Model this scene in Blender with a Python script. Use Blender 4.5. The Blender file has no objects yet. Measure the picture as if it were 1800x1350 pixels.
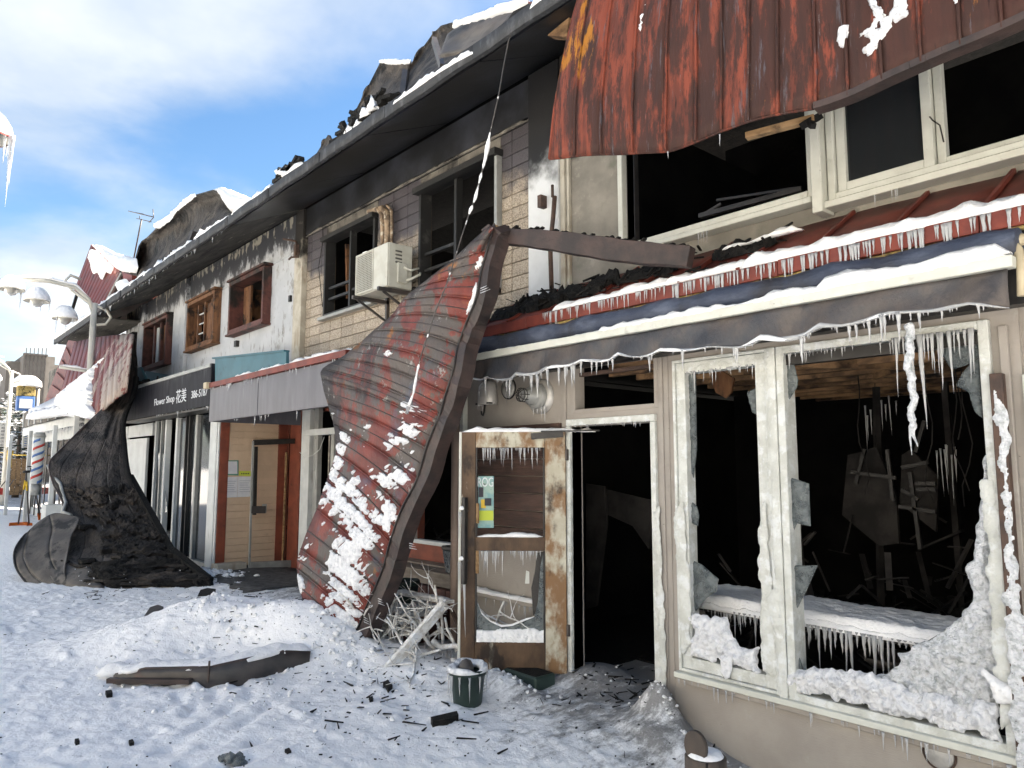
import bpy, math, random
import numpy as np
from mathutils import Vector, Matrix, noise

random.seed(7)
SC = bpy.context.scene
COL = SC.collection
R = math.radians

# ------------------------------------------------------------ camera
# The street runs along X; the shop row stands on Y >= 0; the photographer stands in the street.
F_PX = 1300.0
PITCH = math.atan(145 / F_PX)
HEAD = math.atan(1130 / math.hypot(F_PX, 145))
CAM = Vector((0.0, -4.37, 1.7))
cam_d = bpy.data.cameras.new("camera")
cam_d.sensor_width = 36.0
cam_d.lens = 36.0 * F_PX / 1800.0
cam_d.clip_start = 0.05
cam_d.clip_end = 2000
cam = bpy.data.objects.new("camera", cam_d)
COL.objects.link(cam)
cam.location = CAM
cam.rotation_euler = (math.pi / 2 + PITCH, 0, math.pi / 2 - HEAD)
SC.camera = cam

# ------------------------------------------------------------ sky
SUN_EL, SUN_AZ = R(35), R(10)
EXPOSURE = 3.35
w = bpy.data.worlds.new("World")
SC.world = w
w.use_nodes = True
nt = w.node_tree
nt.nodes.clear()
def wn(t, **k):
    n = nt.nodes.new(t)
    for a, b in k.items():
        setattr(n, a, b)
    return n
def wl(a, b):
    nt.links.new(a, b)
sky = wn('ShaderNodeTexSky', sky_type='NISHITA', sun_disc=False)
sky.sun_elevation = SUN_EL
sky.sun_rotation = SUN_AZ
sky.air_density = 1.0
sky.dust_density = 0.4
sky.ozone_density = 2.0
tc = wn('ShaderNodeTexCoord')
sep = wn('ShaderNodeSeparateXYZ')
wl(tc.outputs['Generated'], sep.inputs[0])
zz = wn('ShaderNodeMath', operation='MAXIMUM'); zz.inputs[1].default_value = 0.0
wl(sep.outputs['Z'], zz.inputs[0])
za = wn('ShaderNodeMath', operation='ADD'); za.inputs[1].default_value = 0.22
wl(zz.outputs[0], za.inputs[0])
comb = wn('ShaderNodeCombineXYZ')
for i, ax in enumerate('XY'):
    d = wn('ShaderNodeMath', operation='DIVIDE')
    wl(sep.outputs[ax], d.inputs[0]); wl(za.outputs[0], d.inputs[1])
    wl(d.outputs[0], comb.inputs[i])
comb.inputs[2].default_value = 3.7
n1 = wn('ShaderNodeTexNoise'); n1.inputs['Scale'].default_value = 1.15
n1.inputs['Detail'].default_value = 7; n1.inputs['Roughness'].default_value = 0.52
n1.inputs['Distortion'].default_value = 0.25
wl(comb.outputs[0], n1.inputs['Vector'])
rp = wn('ShaderNodeValToRGB')
rp.color_ramp.interpolation = 'EASE'
rp.color_ramp.elements[0].position = 0.37; rp.color_ramp.elements[0].color = (0, 0, 0, 1)
rp.color_ramp.elements[1].position = 0.63; rp.color_ramp.elements[1].color = (1, 1, 1, 1)
wl(n1.outputs['Fac'], rp.inputs[0])
n2 = wn('ShaderNodeTexNoise'); n2.inputs['Scale'].default_value = 2.6
n2.inputs['Detail'].default_value = 5
wl(comb.outputs[0], n2.inputs['Vector'])
cr = wn('ShaderNodeValToRGB')
cr.color_ramp.elements[0].position = 0.35; cr.color_ramp.elements[0].color = (0.58, 0.68, 0.82, 1)
cr.color_ramp.elements[1].position = 0.65; cr.color_ramp.elements[1].color = (0.90, 0.95, 1.0, 1)
wl(n2.outputs['Fac'], cr.inputs[0])
hs = wn('ShaderNodeHueSaturation')
hs.inputs['Saturation'].default_value = 1.2
wl(sky.outputs[0], hs.inputs['Color'])
SKY_BG = wn('ShaderNodeBackground'); SKY_BG.inputs['Strength'].default_value = 0.026
CLOUD_BG = wn('ShaderNodeBackground'); CLOUD_BG.inputs['Strength'].default_value = 0.130
wl(hs.outputs[0], SKY_BG.inputs[0]); wl(cr.outputs[0], CLOUD_BG.inputs[0])
mx = wn('ShaderNodeMixShader')
mf = wn('ShaderNodeMath', operation='MULTIPLY'); mf.inputs[1].default_value = 0.93
wl(rp.outputs[0], mf.inputs[0]); wl(mf.outputs[0], mx.inputs[0])
wl(SKY_BG.outputs[0], mx.inputs[1]); wl(CLOUD_BG.outputs[0], mx.inputs[2])
wo = wn('ShaderNodeOutputWorld')
wl(mx.outputs[0], wo.inputs[0])

sun_d = bpy.data.lights.new("sun", 'SUN')
sun_d.energy = 3.3
sun_d.angle = R(0.5)
sun_d.color = (1.0, 0.93, 0.84)
sun = bpy.data.objects.new("sun", sun_d)
COL.objects.link(sun)
sdir = Vector((math.sin(SUN_AZ) * math.cos(SUN_EL), math.cos(SUN_AZ) * math.cos(SUN_EL), math.sin(SUN_EL)))
sun.rotation_euler = sdir.to_track_quat('Z', 'Y').to_euler()
sun.location = sdir * 60

SC.view_settings.view_transform = 'Standard'
SC.view_settings.look = 'None'
SC.view_settings.gamma = 1.0
SC.view_settings.use_curve_mapping = False
SC.view_settings.exposure = EXPOSURE
SC.view_settings.use_white_balance = True
SC.view_settings.white_balance_temperature = 6950
SC.view_settings.white_balance_tint = 10
SC.cycles.max_bounces = 7
SC.cycles.diffuse_bounces = 4
SC.cycles.glossy_bounces = 3
SC.cycles.transmission_bounces = 5
SC.cycles.transparent_max_bounces = 6
SC.cycles.caustics_reflective = False
SC.cycles.caustics_refractive = False
SC.cycles.use_denoising = True

# ------------------------------------------------------------ survey helpers
CP, SP, CT, ST = math.cos(PITCH), math.sin(PITCH), math.cos(HEAD), math.sin(HEAD)
def ray(px, py):
    r = px - 900; u = 675 - py
    f = F_PX * CP - u * SP
    return Vector((-f * CT + r * ST, f * ST + r * CT, F_PX * SP + u * CP))
def pl(px, py, Y=0.0):            # where a sight line meets the upright plane Y
    d = ray(px, py); t = (Y - CAM.y) / d.y
    return CAM + d * t
def xp(px, py, X):                # ... the upright plane X
    d = ray(px, py); t = (X - CAM.x) / d.x
    return CAM + d * t
def gr(px, py, z=0.0):            # ... the level z
    d = ray(px, py); t = (z - CAM.z) / d.z
    return CAM + d * t
def PX(px, Y=0.0, py=800):
    return pl(px, py, Y).x

# ------------------------------------------------------------ mesh helpers
class MB:
    def __init__(s):
        s.v = []; s.f = []; s.sm = []
    def add(s, vs, fs, smooth=False):
        b = len(s.v)
        s.v += [tuple(p) for p in vs]
        s.f += [tuple(i + b for i in f) for f in fs]
        s.sm += [smooth] * len(fs)
        return s
    def box(s, x0, x1, y0, y1, z0, z1):
        if x0 > x1: x0, x1 = x1, x0
        if y0 > y1: y0, y1 = y1, y0
        if z0 > z1: z0, z1 = z1, z0
        return s.add([(x0,y0,z0),(x1,y0,z0),(x1,y1,z0),(x0,y1,z0),(x0,y0,z1),(x1,y0,z1),(x1,y1,z1),(x0,y1,z1)],
                     [(0,3,2,1),(4,5,6,7),(0,1,5,4),(1,2,6,5),(2,3,7,6),(3,0,4,7)])
    def beam(s, p, q, w, h, up=(0,0,1), w2=None, h2=None):
        p = Vector(p); q = Vector(q); d = (q - p).normalized(); up = Vector(up)
        a = d.cross(up)
        if a.length < 1e-4: a = d.cross(Vector((0,1,0)))
        a.normalize(); b = a.cross(d).normalized()
        w2 = w if w2 is None else w2; h2 = h if h2 is None else h2
        vs = []
        for c, ww, hh in ((p, w, h), (q, w2, h2)):
            for i, j in ((-1,-1),(1,-1),(1,1),(-1,1)):
                vs.append(c + a * (i * ww / 2) + b * (j * hh / 2))
        return s.add(vs, [(0,1,2,3),(7,6,5,4),(0,4,5,1),(1,5,6,2),(2,6,7,3),(3,7,4,0)])
    def tube(s, pts, rad, n=8, cap=True, smooth=True):
        pts = [Vector(p) for p in pts]; m = len(pts)
        if not hasattr(rad, '__len__'): rad = [rad] * m
        b0 = None; vs = []
        for i, p in enumerate(pts):
            d = (pts[min(i+1, m-1)] - pts[max(i-1, 0)]).normalized()
            if b0 is None:
                b0 = Vector((0,0,1)) if abs(d.z) < .9 else Vector((1,0,0))
            a = d.cross(b0).normalized(); b0 = a.cross(d).normalized()
            for k in range(n):
                t = 2 * math.pi * k / n
                vs.append(p + (a * math.cos(t) + b0 * math.sin(t)) * rad[i])
        fs = []
        for i in range(m - 1):
            for k in range(n):
                k2 = (k + 1) % n
                fs.append((i*n+k, (i+1)*n+k, (i+1)*n+k2, i*n+k2))
        s.add(vs, fs, smooth)
        if cap:
            base = len(s.v) - len(vs)
            s.f.append(tuple(base + k for k in range(n))); s.sm.append(False)
            s.f.append(tuple(base + (m-1)*n + k for k in reversed(range(n)))); s.sm.append(False)
        return s
    def sweep(s, pts, ws, hs, side=(1,0,0), smooth=False):
        """one continuous bar of rectangular section along pts; its width runs along side"""
        pts = [Vector(p) for p in pts]; m = len(pts); vs = []; sd = Vector(side)
        for i, p in enumerate(pts):
            d = (pts[min(i+1,m-1)]-pts[max(i-1,0)]).normalized()
            a = (sd - d*sd.dot(d)).normalized(); b = a.cross(d).normalized()
            for k, l in ((-1,-1),(1,-1),(1,1),(-1,1)): vs.append(p + a*(k*ws[i]/2) + b*(l*hs[i]/2))
        fs = [(0,3,2,1), tuple(4*(m-1)+k for k in range(4))]
        for i in range(m-1):
            for k in range(4):
                k2 = (k+1) % 4; fs.append((4*i+k, 4*i+k2, 4*i+4+k2, 4*i+4+k))
        return s.add(vs, fs, smooth)
    def lathe(s, c, prof, n=20, axis=(0,0,1), smooth=True):
        ax = Vector(axis).normalized()
        a = ax.cross(Vector((1,0,0)) if abs(ax.x) < .9 else Vector((0,1,0))).normalized()
        b = ax.cross(a)
        c = Vector(c); vs = []; fs = []
        for r_, h_ in prof:
            for k in range(n):
                t = 2*math.pi*k/n
                vs.append(c + ax*h_ + (a*math.cos(t) + b*math.sin(t))*r_)
        for i in range(len(prof)-1):
            for k in range(n):
                k2 = (k+1) % n
                fs.append((i*n+k, i*n+k2, (i+1)*n+k2, (i+1)*n+k))
        return s.add(vs, fs, smooth)
    def prism(s, pts, off):
        """closed polygon pts (3D, planar) thickened by vector off"""
        n = len(pts); off = Vector(off)
        a = [Vector(p) for p in pts]
        vs = a + [p + off for p in a]
        fs = [tuple(range(n)), tuple(reversed(range(n, 2*n)))]
        for i in range(n):
            j = (i+1) % n
            fs.append((i, i+n, j+n, j))
        return s.add(vs, fs)
    def sheet(s, grid, th, smooth=True, ndir=None):
        """grid [rows][cols] of points -> sheet of thickness th"""
        nr, nc = len(grid), len(grid[0])
        P = [[Vector(p) for p in row] for row in grid]
        N = [[None]*nc for _ in range(nr)]
        for i in range(nr):
            for j in range(nc):
                du = P[i][min(j+1,nc-1)] - P[i][max(j-1,0)]
                dv = P[min(i+1,nr-1)][j] - P[max(i-1,0)][j]
                nn = du.cross(dv)
                nn = nn.normalized() if nn.length > 1e-9 else Vector((0,-1,0))
                N[i][j] = nn
        vs = [P[i][j] for i in range(nr) for j in range(nc)] + [P[i][j] - N[i][j]*th for i in range(nr) for j in range(nc)]
        o = nr*nc; fs = []
        for i in range(nr-1):
            for j in range(nc-1):
                a = i*nc+j
                fs.append((a, a+1, a+nc+1, a+nc)); fs.append((o+a, o+a+nc, o+a+nc+1, o+a+1))
        s.add(vs, fs, smooth)
        base = len(s.v) - len(vs); sf = []
        for j in range(nc-1):
            sf.append((j, o+j, o+j+1, j+1)); a = (nr-1)*nc + j
            sf.append((a, a+1, o+a+1, o+a))
        for i in range(nr-1):
            a = i*nc; sf.append((a, a+nc, o+a+nc, o+a)); a += nc-1
            sf.append((a, o+a, o+a+nc, a+nc))
        for f in sf:
            s.f.append(tuple(base+k for k in f)); s.sm.append(False)
        return s
    def mesh(s, name):
        m = bpy.data.meshes.new(name)
        m.from_pydata(s.v, [], s.f)
        m.polygons.foreach_set('use_smooth', s.sm)
        m.update()
        return m

def link(name, me, mat, parent=None, label=None, kind=None, bevel=0):
    o = bpy.data.objects.new(name, me)
    COL.objects.link(o)
    if mat is not None and not me.materials: me.materials.append(mat)
    if parent is not None:
        o.parent = parent
        off = parent.location if parent.parent is None else Vector((0,0,0))   # parts carry world coordinates
        o.matrix_parent_inverse = Matrix.Translation(-off)
    if label: o['label'] = label
    if kind: o['kind'] = kind
    if bevel:
        b = o.modifiers.new('bevel', 'BEVEL'); b.width = bevel; b.segments = 1; b.limit_method = 'ANGLE'
        b.angle_limit = R(40)
    return o
def part(name, mb, mat, parent, label=None, kind=None, bevel=0):
    return link(name, mb.mesh(name), mat, parent, label, kind, bevel)
def tag(o, label, cat, group=None, kind=None):
    o['label'] = label; o['category'] = cat
    if group: o['group'] = group
    if kind: o['kind'] = kind
    return o
def thing(name, label, cat, loc=(0,0,0), group=None):
    o = bpy.data.objects.new(name, None)
    COL.objects.link(o); o.location = loc; o.empty_display_size = .1
    return tag(o, label, cat, group)
def single(name, mb, mat, label, cat, group=None, kind=None, bevel=0):
    v = np.array(mb.v); c = Vector(((v[:,0].min()+v[:,0].max())/2, (v[:,1].min()+v[:,1].max())/2, float(v[:,2].min())))
    mb.v = [tuple(Vector(p) - c) for p in mb.v]
    o = link(name, mb.mesh(name), mat, None, None, None, bevel)
    o.location = c
    return tag(o, label, cat, group, kind)
def struct(name, mb, mat):
    o = link(name, mb.mesh(name), mat); o['kind'] = 'structure'; return o
_unit = {}
def piece(name, mat, parent, x0, x1, y0, y1, z0, z1, ch=.004, key=None, rot=None, label=None):
    """one chamfered block; blocks of one size share their mesh"""
    dx, dy, dz = x1-x0, y1-y0, z1-z0
    k = (name, round(dx,3), round(dy,3), round(dz,3), mat.name)
    if k not in _unit:
        c = min(ch, dx*.3, dz*.3, dy*.3); a, b_, e = dx/2, dy/2, dz/2
        mb = MB()
        vs = []
        for (sx, sy, sz) in [(-1,-1,-1),(1,-1,-1),(1,1,-1),(-1,1,-1),(-1,-1,1),(1,-1,1),(1,1,1),(-1,1,1)]:
            vs.append((sx*a, sy*b_, sz*e))
        # chamfer only the street-side front face (-Y): inset front ring
        fr = [(-a+c,-b_,-e+c),(a-c,-b_,-e+c),(a-c,-b_,e-c),(-a+c,-b_,e-c)]
        mid = [(-a,-b_+c,-e),(a,-b_+c,-e),(a,-b_+c,e),(-a,-b_+c,e)]
        back = [(-a,b_,-e),(a,b_,-e),(a,b_,e),(-a,b_,e)]
        V = fr + mid + back
        Fs = [(0,1,2,3)]
        for i in range(4):
            j = (i+1) % 4
            Fs.append((i, i+4, j+4, j)); Fs.append((i+4, i+8, j+8, j+4))
        Fs.append((11,10,9,8))
        mb.add(V, Fs)
        me = mb.mesh(name); me.materials.append(mat); _unit[k] = me
    o = link(name, _unit[k], None, parent, label)
    o.location = ((x0+x1)/2, (y0+y1)/2, (z0+z1)/2)
    if rot: o.rotation_euler = rot
    return o

def wall_holes(x0, x1, z0, z1, y0, y1, holes):
    """upright wall slab with rectangular openings (hx0,hx1,hz0,hz1)"""
    xs = sorted({x0, x1} | {min(max(h[i], x0), x1) for h in holes for i in (0,1)})
    zs = sorted({z0, z1} | {min(max(h[i], z0), z1) for h in holes for i in (2,3)})
    nx, nz = len(xs)-1, len(zs)-1
    def solid(i, j):
        if i < 0 or j < 0 or i >= nx or j >= nz: return False
        cx, cz = (xs[i]+xs[i+1])/2, (zs[j]+zs[j+1])/2
        return not any(h[0] < cx < h[1] and h[2] < cz < h[3] for h in holes)
    mb = MB()
    for i in range(nx):
        for j in range(nz):
            if not solid(i, j): continue
            a, b, c, d = xs[i], xs[i+1], zs[j], zs[j+1]
            mb.add([(a,y0,c),(b,y0,c),(b,y0,d),(a,y0,d)], [(0,1,2,3)])
            mb.add([(a,y1,c),(b,y1,c),(b,y1,d),(a,y1,d)], [(3,2,1,0)])
            if not solid(i-1, j): mb.add([(a,y0,c),(a,y0,d),(a,y1,d),(a,y1,c)], [(0,1,2,3)])
            if not solid(i+1, j): mb.add([(b,y0,c),(b,y1,c),(b,y1,d),(b,y0,d)], [(0,1,2,3)])
            if not solid(i, j-1): mb.add([(a,y0,c),(a,y1,c),(b,y1,c),(b,y0,c)], [(0,1,2,3)])
            if not solid(i, j+1): mb.add([(a,y0,d),(b,y0,d),(b,y1,d),(a,y1,d)], [(0,1,2,3)])
    return mb
def frame_mb(x0, x1, z0, z1, y0, y1, w, mb=None, wb=None, wt=None):
    mb = mb or MB(); wb = wb or w; wt = wt or w
    mb.box(x0, x0+w, y0, y1, z0, z1); mb.box(x1-w, x1, y0, y1, z0, z1)
    mb.box(x0+w, x1-w, y0, y1, z0, z0+wb); mb.box(x0+w, x1-w, y0, y1, z1-wt, z1)
    return mb

# numpy value noise
_rs = np.random.RandomState(3)
_tab = _rs.rand(256, 256)
def vnoise(x, y):
    xi = np.floor(x).astype(int); yi = np.floor(y).astype(int)
    fx = x - xi; fy = y - yi
    fx = fx*fx*(3-2*fx); fy = fy*fy*(3-2*fy)
    a = _tab[xi & 255, yi & 255]; b = _tab[(xi+1) & 255, yi & 255]
    c = _tab[xi & 255, (yi+1) & 255]; d = _tab[(xi+1) & 255, (yi+1) & 255]
    return (a*(1-fx)+b*fx)*(1-fy) + (c*(1-fx)+d*fx)*fy
def fbm(x, y, o=4, g=.5):
    s = 0; a = 1; t = 0
    for i in range(o):
        s = s + a*vnoise(x*2**i + 17.3*i, y*2**i + 5.1*i); t += a; a *= g
    return s/t*2 - 1
def poly_sd(px, py, poly):
    """signed distance (>0 inside) of arrays to a polygon"""
    px = np.asarray(px, float); py = np.asarray(py, float)
    dmin = np.full(px.shape, 1e9); ins = np.zeros(px.shape, bool)
    n = len(poly)
    for i in range(n):
        ax, ay = poly[i]; bx, by = poly[(i+1) % n]
        ex, ey = bx-ax, by-ay
        t = np.clip(((px-ax)*ex + (py-ay)*ey)/(ex*ex+ey*ey+1e-12), 0, 1)
        d = np.hypot(px-ax-t*ex, py-ay-t*ey); dmin = np.minimum(dmin, d)
        cond = ((ay > py) != (by > py))
        with np.errstate(divide='ignore', invalid='ignore'):
            xx = ax + (py-ay)*ex/(ey if abs(ey) > 1e-12 else 1e-12)
        ins ^= cond & (px < xx)
    return np.where(ins, dmin, -dmin)
def crust(S, nu, nv, H, sink=.003, smooth=True, F=None):
    """lumps lying on a surface: S(u,v)->(point, normal) on a 0..1 grid, H[nv][nu] heights; only cells with H>0 are kept.
    F: the field whose zero line is the outline; rim points are pulled onto it so that the outline runs smooth"""
    mb = MB(); idx = {}
    if F is None: F = H
    for j in range(nv):
        for i in range(nu):
            near = H[max(j-1,0):j+2, max(i-1,0):i+2]
            if near.max() <= 0: continue
            h = H[j, i]; a, b = float(i), float(j)
            if h <= 0:
                sa = sb = 0.; n_ = 0
                for dj in (-1,0,1):
                    for di in (-1,0,1):
                        jj, i2 = j+dj, i+di
                        if 0 <= jj < nv and 0 <= i2 < nu and H[jj, i2] > 0:
                            fo, fi = min(F[j, i], -1e-4), max(F[jj, i2], 1e-4)
                            t = min(.9, -fo/(fi-fo)); sa += di*t; sb += dj*t; n_ += 1
                if n_: a += sa/n_; b += sb/n_
            p, n = S(a/(nu-1), b/(nv-1))
            idx[(i,j)] = len(mb.v)
            mb.v.append(tuple(Vector(p) + Vector(n)*(h if h > 0 else -sink)))
    for j in range(nv-1):
        for i in range(nu-1):
            k = [(i,j),(i+1,j),(i+1,j+1),(i,j+1)]
            if all(q in idx for q in k) and max(H[b,a] for a, b in k) > 0:
                mb.f.append(tuple(idx[q] for q in k)); mb.sm.append(smooth)
    return mb
def sampled(fn, nu, nv):
    """fn(u,v) tabulated once and read back between the samples"""
    G_ = [[fn(i/(nu-1), j/(nv-1)) for i in range(nu)] for j in range(nv)]
    def f(u, v):
        a = min(max(u,0),1)*(nu-1); b = min(max(v,0),1)*(nv-1); i = min(int(a), nu-2); j = min(int(b), nv-2); a -= i; b -= j
        return (G_[j][i]*(1-a)+G_[j][i+1]*a)*(1-b) + (G_[j+1][i]*(1-a)+G_[j+1][i+1]*a)*b
    return f
def plane_crust(poly, Y, h=.03, res=.012, edge=.03, ns=14, amp=.7, out=-1, jag=.02):
    """frost / snow clump on an upright plane Y inside polygon [(x,z)..]"""
    xs = [p[0] for p in poly]; zs = [p[1] for p in poly]
    x0, x1, z0, z1 = min(xs)-.02, max(xs)+.02, min(zs)-.02, max(zs)+.02
    nu = max(4, int((x1-x0)/res)); nv = max(4, int((z1-z0)/res))
    gx, gz = np.meshgrid(np.linspace(x0, x1, nu), np.linspace(z0, z1, nv))
    sd = poly_sd(gx, gz, poly) + jag*fbm(gx*18+3, gz*18, 3)
    H = np.clip(sd/edge, -1, 1)
    H = np.where(H > 0, np.sqrt(np.clip(H,0,1))*h*(1 + amp*fbm(gx*ns, gz*ns, 4, .6)), -1)
    return crust(lambda u, v: ((x0+(x1-x0)*u, Y, z0+(z1-z0)*v), (0, out, 0)), nu, nv, H, F=sd)
def snow_bar(path, w, h, seed=0, n=9, step=.05, lump=.45, bottom=True, side=None):
    """a ridge of snow lying along a path; w wide, h high, uneven"""
    P = [Vector(p) for p in path]; pts = []
    for a, b in zip(P, P[1:]):
        m = max(1, int((b-a).length/step))
        pts += [a.lerp(b, k/m) for k in range(m)]
    pts.append(P[-1])
    mb = MB(); vs = []; m = len(pts)
    for i, p in enumerate(pts):
        d = (pts[min(i+1,m-1)] - pts[max(i-1,0)]).normalized()
        s_ = Vector(side) if side else d.cross(Vector((0,0,1))).normalized()
        e = min(1, min(i, m-1-i)/2.5 + .15)
        q = noise.noise(Vector((i*step*3, seed, 0)))
        hh = h*(1 + lump*1.2*q + lump*.8*noise.noise(Vector((i*step*11, seed, 5))))*e
        ww = w*(1 + lump*.5*noise.noise(Vector((i*step*4, seed, 9))))*(.6+.4*e)
        for k in range(n):
            t = math.pi*k/(n-1)
            rr = 1 + lump*.5*noise.noise(Vector((i*step*14, k*.9, seed+3)))
            vs.append(p + s_*(math.cos(t)*ww/2*rr) + Vector((0,0,1))*(math.sin(t)**.7*max(hh,.004)*rr - .004))
    fs = []
    for i in range(m-1):
        for k in range(n-1):
            fs.append((i*n+k, i*n+k+1, (i+1)*n+k+1, (i+1)*n+k))
        fs.append((i*n, (i+1)*n, (i+1)*n+n-1, i*n+n-1))
    fs.append(tuple(range(n))); fs.append(tuple((m-1)*n + k for k in reversed(range(n))))
    return mb.add(vs, fs, True)
# ------------------------------------------------------------ materials
def mat(name, c, c2=None, sc=4, lo=.35, hi=.65, rough=.75, bump=.25, bsc=60, metal=0, spec=.4, layers=(),
        st=(1,1,1), jitter=0, trans=0, ior=1.45, bst=(1,1,1), bump2=0, b2sc=8, coat=0, alpha=1, dist=.01, sss=0):
    m = bpy.data.materials.new(name); m.use_nodes = True
    t = m.node_tree; b = t.nodes['Principled BSDF']
    N = lambda k, **a: (lambda n: ([setattr(n, x, y) for x, y in a.items()], n)[1])(t.nodes.new(k))
    L = t.links.new
    geo = N('ShaderNodeNewGeometry'); pos = geo.outputs['Position']
    sepn = N('ShaderNodeSeparateXYZ'); L(pos, sepn.inputs[0])
    def noise_(scale, stretch, seed=0, det=7, ro=.6, dist_=0.0):
        mp = N('ShaderNodeMapping'); mp.inputs['Scale'].default_value = stretch
        mp.inputs['Location'].default_value = (seed*7.3, seed*3.1, seed*5.7)
        L(pos, mp.inputs[0])
        n = N('ShaderNodeTexNoise'); n.inputs['Scale'].default_value = scale
        n.inputs['Detail'].default_value = det; n.inputs['Roughness'].default_value = ro
        n.inputs['Distortion'].default_value = dist_
        L(mp.outputs[0], n.inputs['Vector']); return n.outputs['Fac']
    def ramp(x, lo, hi):
        r = N('ShaderNodeMapRange'); r.interpolation_type = 'SMOOTHSTEP'
        r.inputs['From Min'].default_value = lo; r.inputs['From Max'].default_value = hi
        L(x, r.inputs['Value']); return r.outputs[0]
    def mixc(f, a, bb):
        x = N('ShaderNodeMix', data_type='RGBA')
        L(f, x.inputs['Factor'])
        for inp, v in ((x.inputs[6], a), (x.inputs[7], bb)):
            if isinstance(v, tuple): inp.default_value = (*v, 1)
            else: L(v, inp)
        return x.outputs[2]
    def math_(op, a, bb):
        x = N('ShaderNodeMath', operation=op)
        for inp, v in ((x.inputs[0], a), (x.inputs[1], bb)):
            if isinstance(v, (int, float)): inp.default_value = v
            else: L(v, inp)
        return x.outputs[0]
    col = c
    rgh = None
    if c2 is not None:
        col = mixc(ramp(noise_(sc, st), lo, hi), c, c2)
    for k, ly in enumerate(layers):
        f = noise_(ly.get('sc', 3), ly.get('st', (1,1,1)), k+1, ly.get('det', 7), ly.get('ro', .6), ly.get('dist', 0))
        for ax in 'XYZ':
            if ax.lower() in ly:
                za, zb, amt = ly[ax.lower()]
                r = N('ShaderNodeMapRange'); r.inputs['From Min'].default_value = za; r.inputs['From Max'].default_value = zb
                r.inputs['To Max'].default_value = amt
                L(sepn.outputs[ax], r.inputs['Value']); f = math_('ADD', f, r.outputs[0])
        f = ramp(f, ly.get('lo', .5), ly.get('hi', .6))
        if 'a' in ly: f = math_('MULTIPLY', f, ly['a'])
        col = mixc(f, col, ly['c'])
        if 'r' in ly:
            x = N('ShaderNodeMix', data_type='FLOAT'); L(f, x.inputs[0])
            if rgh is None: x.inputs[2].default_value = rough
            else: L(rgh, x.inputs[2])
            x.inputs[3].default_value = ly['r']; rgh = x.outputs[0]
    if jitter:
        oi = N('ShaderNodeObjectInfo')
        r = N('ShaderNodeMapRange'); r.inputs['To Min'].default_value = 1-jitter; r.inputs['To Max'].default_value = 1+jitter
        L(oi.outputs['Random'], r.inputs['Value'])
        h = N('ShaderNodeHueSaturation'); L(r.outputs[0], h.inputs['Value'])
        if isinstance(col, tuple): h.inputs['Color'].default_value = (*col, 1)
        else: L(col, h.inputs['Color'])
        col = h.outputs[0]
    if isinstance(col, tuple): b.inputs['Base Color'].default_value = (*col, 1)
    else: L(col, b.inputs['Base Color'])
    if rgh is None: b.inputs['Roughness'].default_value = rough
    else: L(rgh, b.inputs['Roughness'])
    b.inputs['Metallic'].default_value = metal
    b.inputs['Specular IOR Level'].default_value = spec
    b.inputs['IOR'].default_value = ior
    b.inputs['Transmission Weight'].default_value = trans
    b.inputs['Coat Weight'].default_value = coat
    b.inputs['Alpha'].default_value = alpha
    if sss:
        b.inputs['Subsurface Weight'].default_value = sss
        b.inputs['Subsurface Radius'].default_value = (.02, .025, .03)
        b.inputs['Subsurface Scale'].default_value = 1
    if bump:
        bn = N('ShaderNodeBump'); bn.inputs['Strength'].default_value = bump; bn.inputs['Distance'].default_value = dist
        L(noise_(bsc, bst, 11, 8, .65), bn.inputs['Height']); last = bn
        if bump2:
            b2 = N('ShaderNodeBump'); b2.inputs['Strength'].default_value = bump2; b2.inputs['Distance'].default_value = dist*4
            L(noise_(b2sc, bst, 13, 4, .5), b2.inputs['Height']); L(bn.outputs[0], b2.inputs['Normal']); last = b2
        L(last.outputs[0], b.inputs['Normal'])
    return m

SOOT = (.012, .012, .013)
M = {}
M['snow'] = mat('snow', (.88,.885,.89), (.82,.825,.835), sc=9, rough=.65, bump=.55, bsc=70, bump2=.3, b2sc=20, dist=.012, spec=.3)
M['snow_ground'] = mat('trodden_snow', (.93,.93,.93), (.90,.90,.905), sc=5, rough=.65, bump=.5, bsc=60, bump2=.25, b2sc=18, dist=.012, spec=.3,
    layers=[dict(c=(.45,.43,.41), sc=1.6, lo=.60, hi=.76, a=.28, det=11, ro=.78),
            dict(c=(.17,.16,.15), sc=13, st=(1,.45,1), lo=.645, hi=.71, a=.8, det=9, ro=.76),
            dict(c=(.05,.05,.05), sc=34, st=(1,.5,1), lo=.675, hi=.71, a=.9, det=4),
            dict(c=(.13,.125,.12), sc=5, st=(1.5,.6,1), lo=.84, hi=1.06, y=(-2.4,.4,.50), x=(-5.6,-3.7,.14), a=.85, det=11, ro=.8)])
M['frost'] = mat('frost', (.80,.82,.85), (.50,.53,.54), sc=32, lo=.44, hi=.68, rough=.32, bump=.9, bsc=70, bump2=.7, b2sc=28, dist=.016, spec=.5,
    layers=[dict(c=(.20,.24,.235), sc=9, lo=.56, hi=.68, a=.8, det=10, ro=.74)])
M['ice'] = mat('ice', (.94,.96,.98), rough=.10, bump=.25, bsc=30, trans=.62, ior=1.33, spec=.8, dist=.01, coat=.3)
M['beige'] = mat('beige_siding', (.35,.32,.285), (.305,.275,.245), sc=3, rough=.7, bump=.35, bsc=60, bst=(.4,1,3.0), dist=.006,
    layers=[dict(c=(.12,.105,.09), sc=2.2, lo=.6, hi=.8, a=.5), dict(c=(.06,.05,.045), sc=55, lo=.70, hi=.74, a=.7, det=3),
            dict(c=(.42,.40,.37), sc=6, lo=.62, hi=.75, a=.5)])
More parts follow.
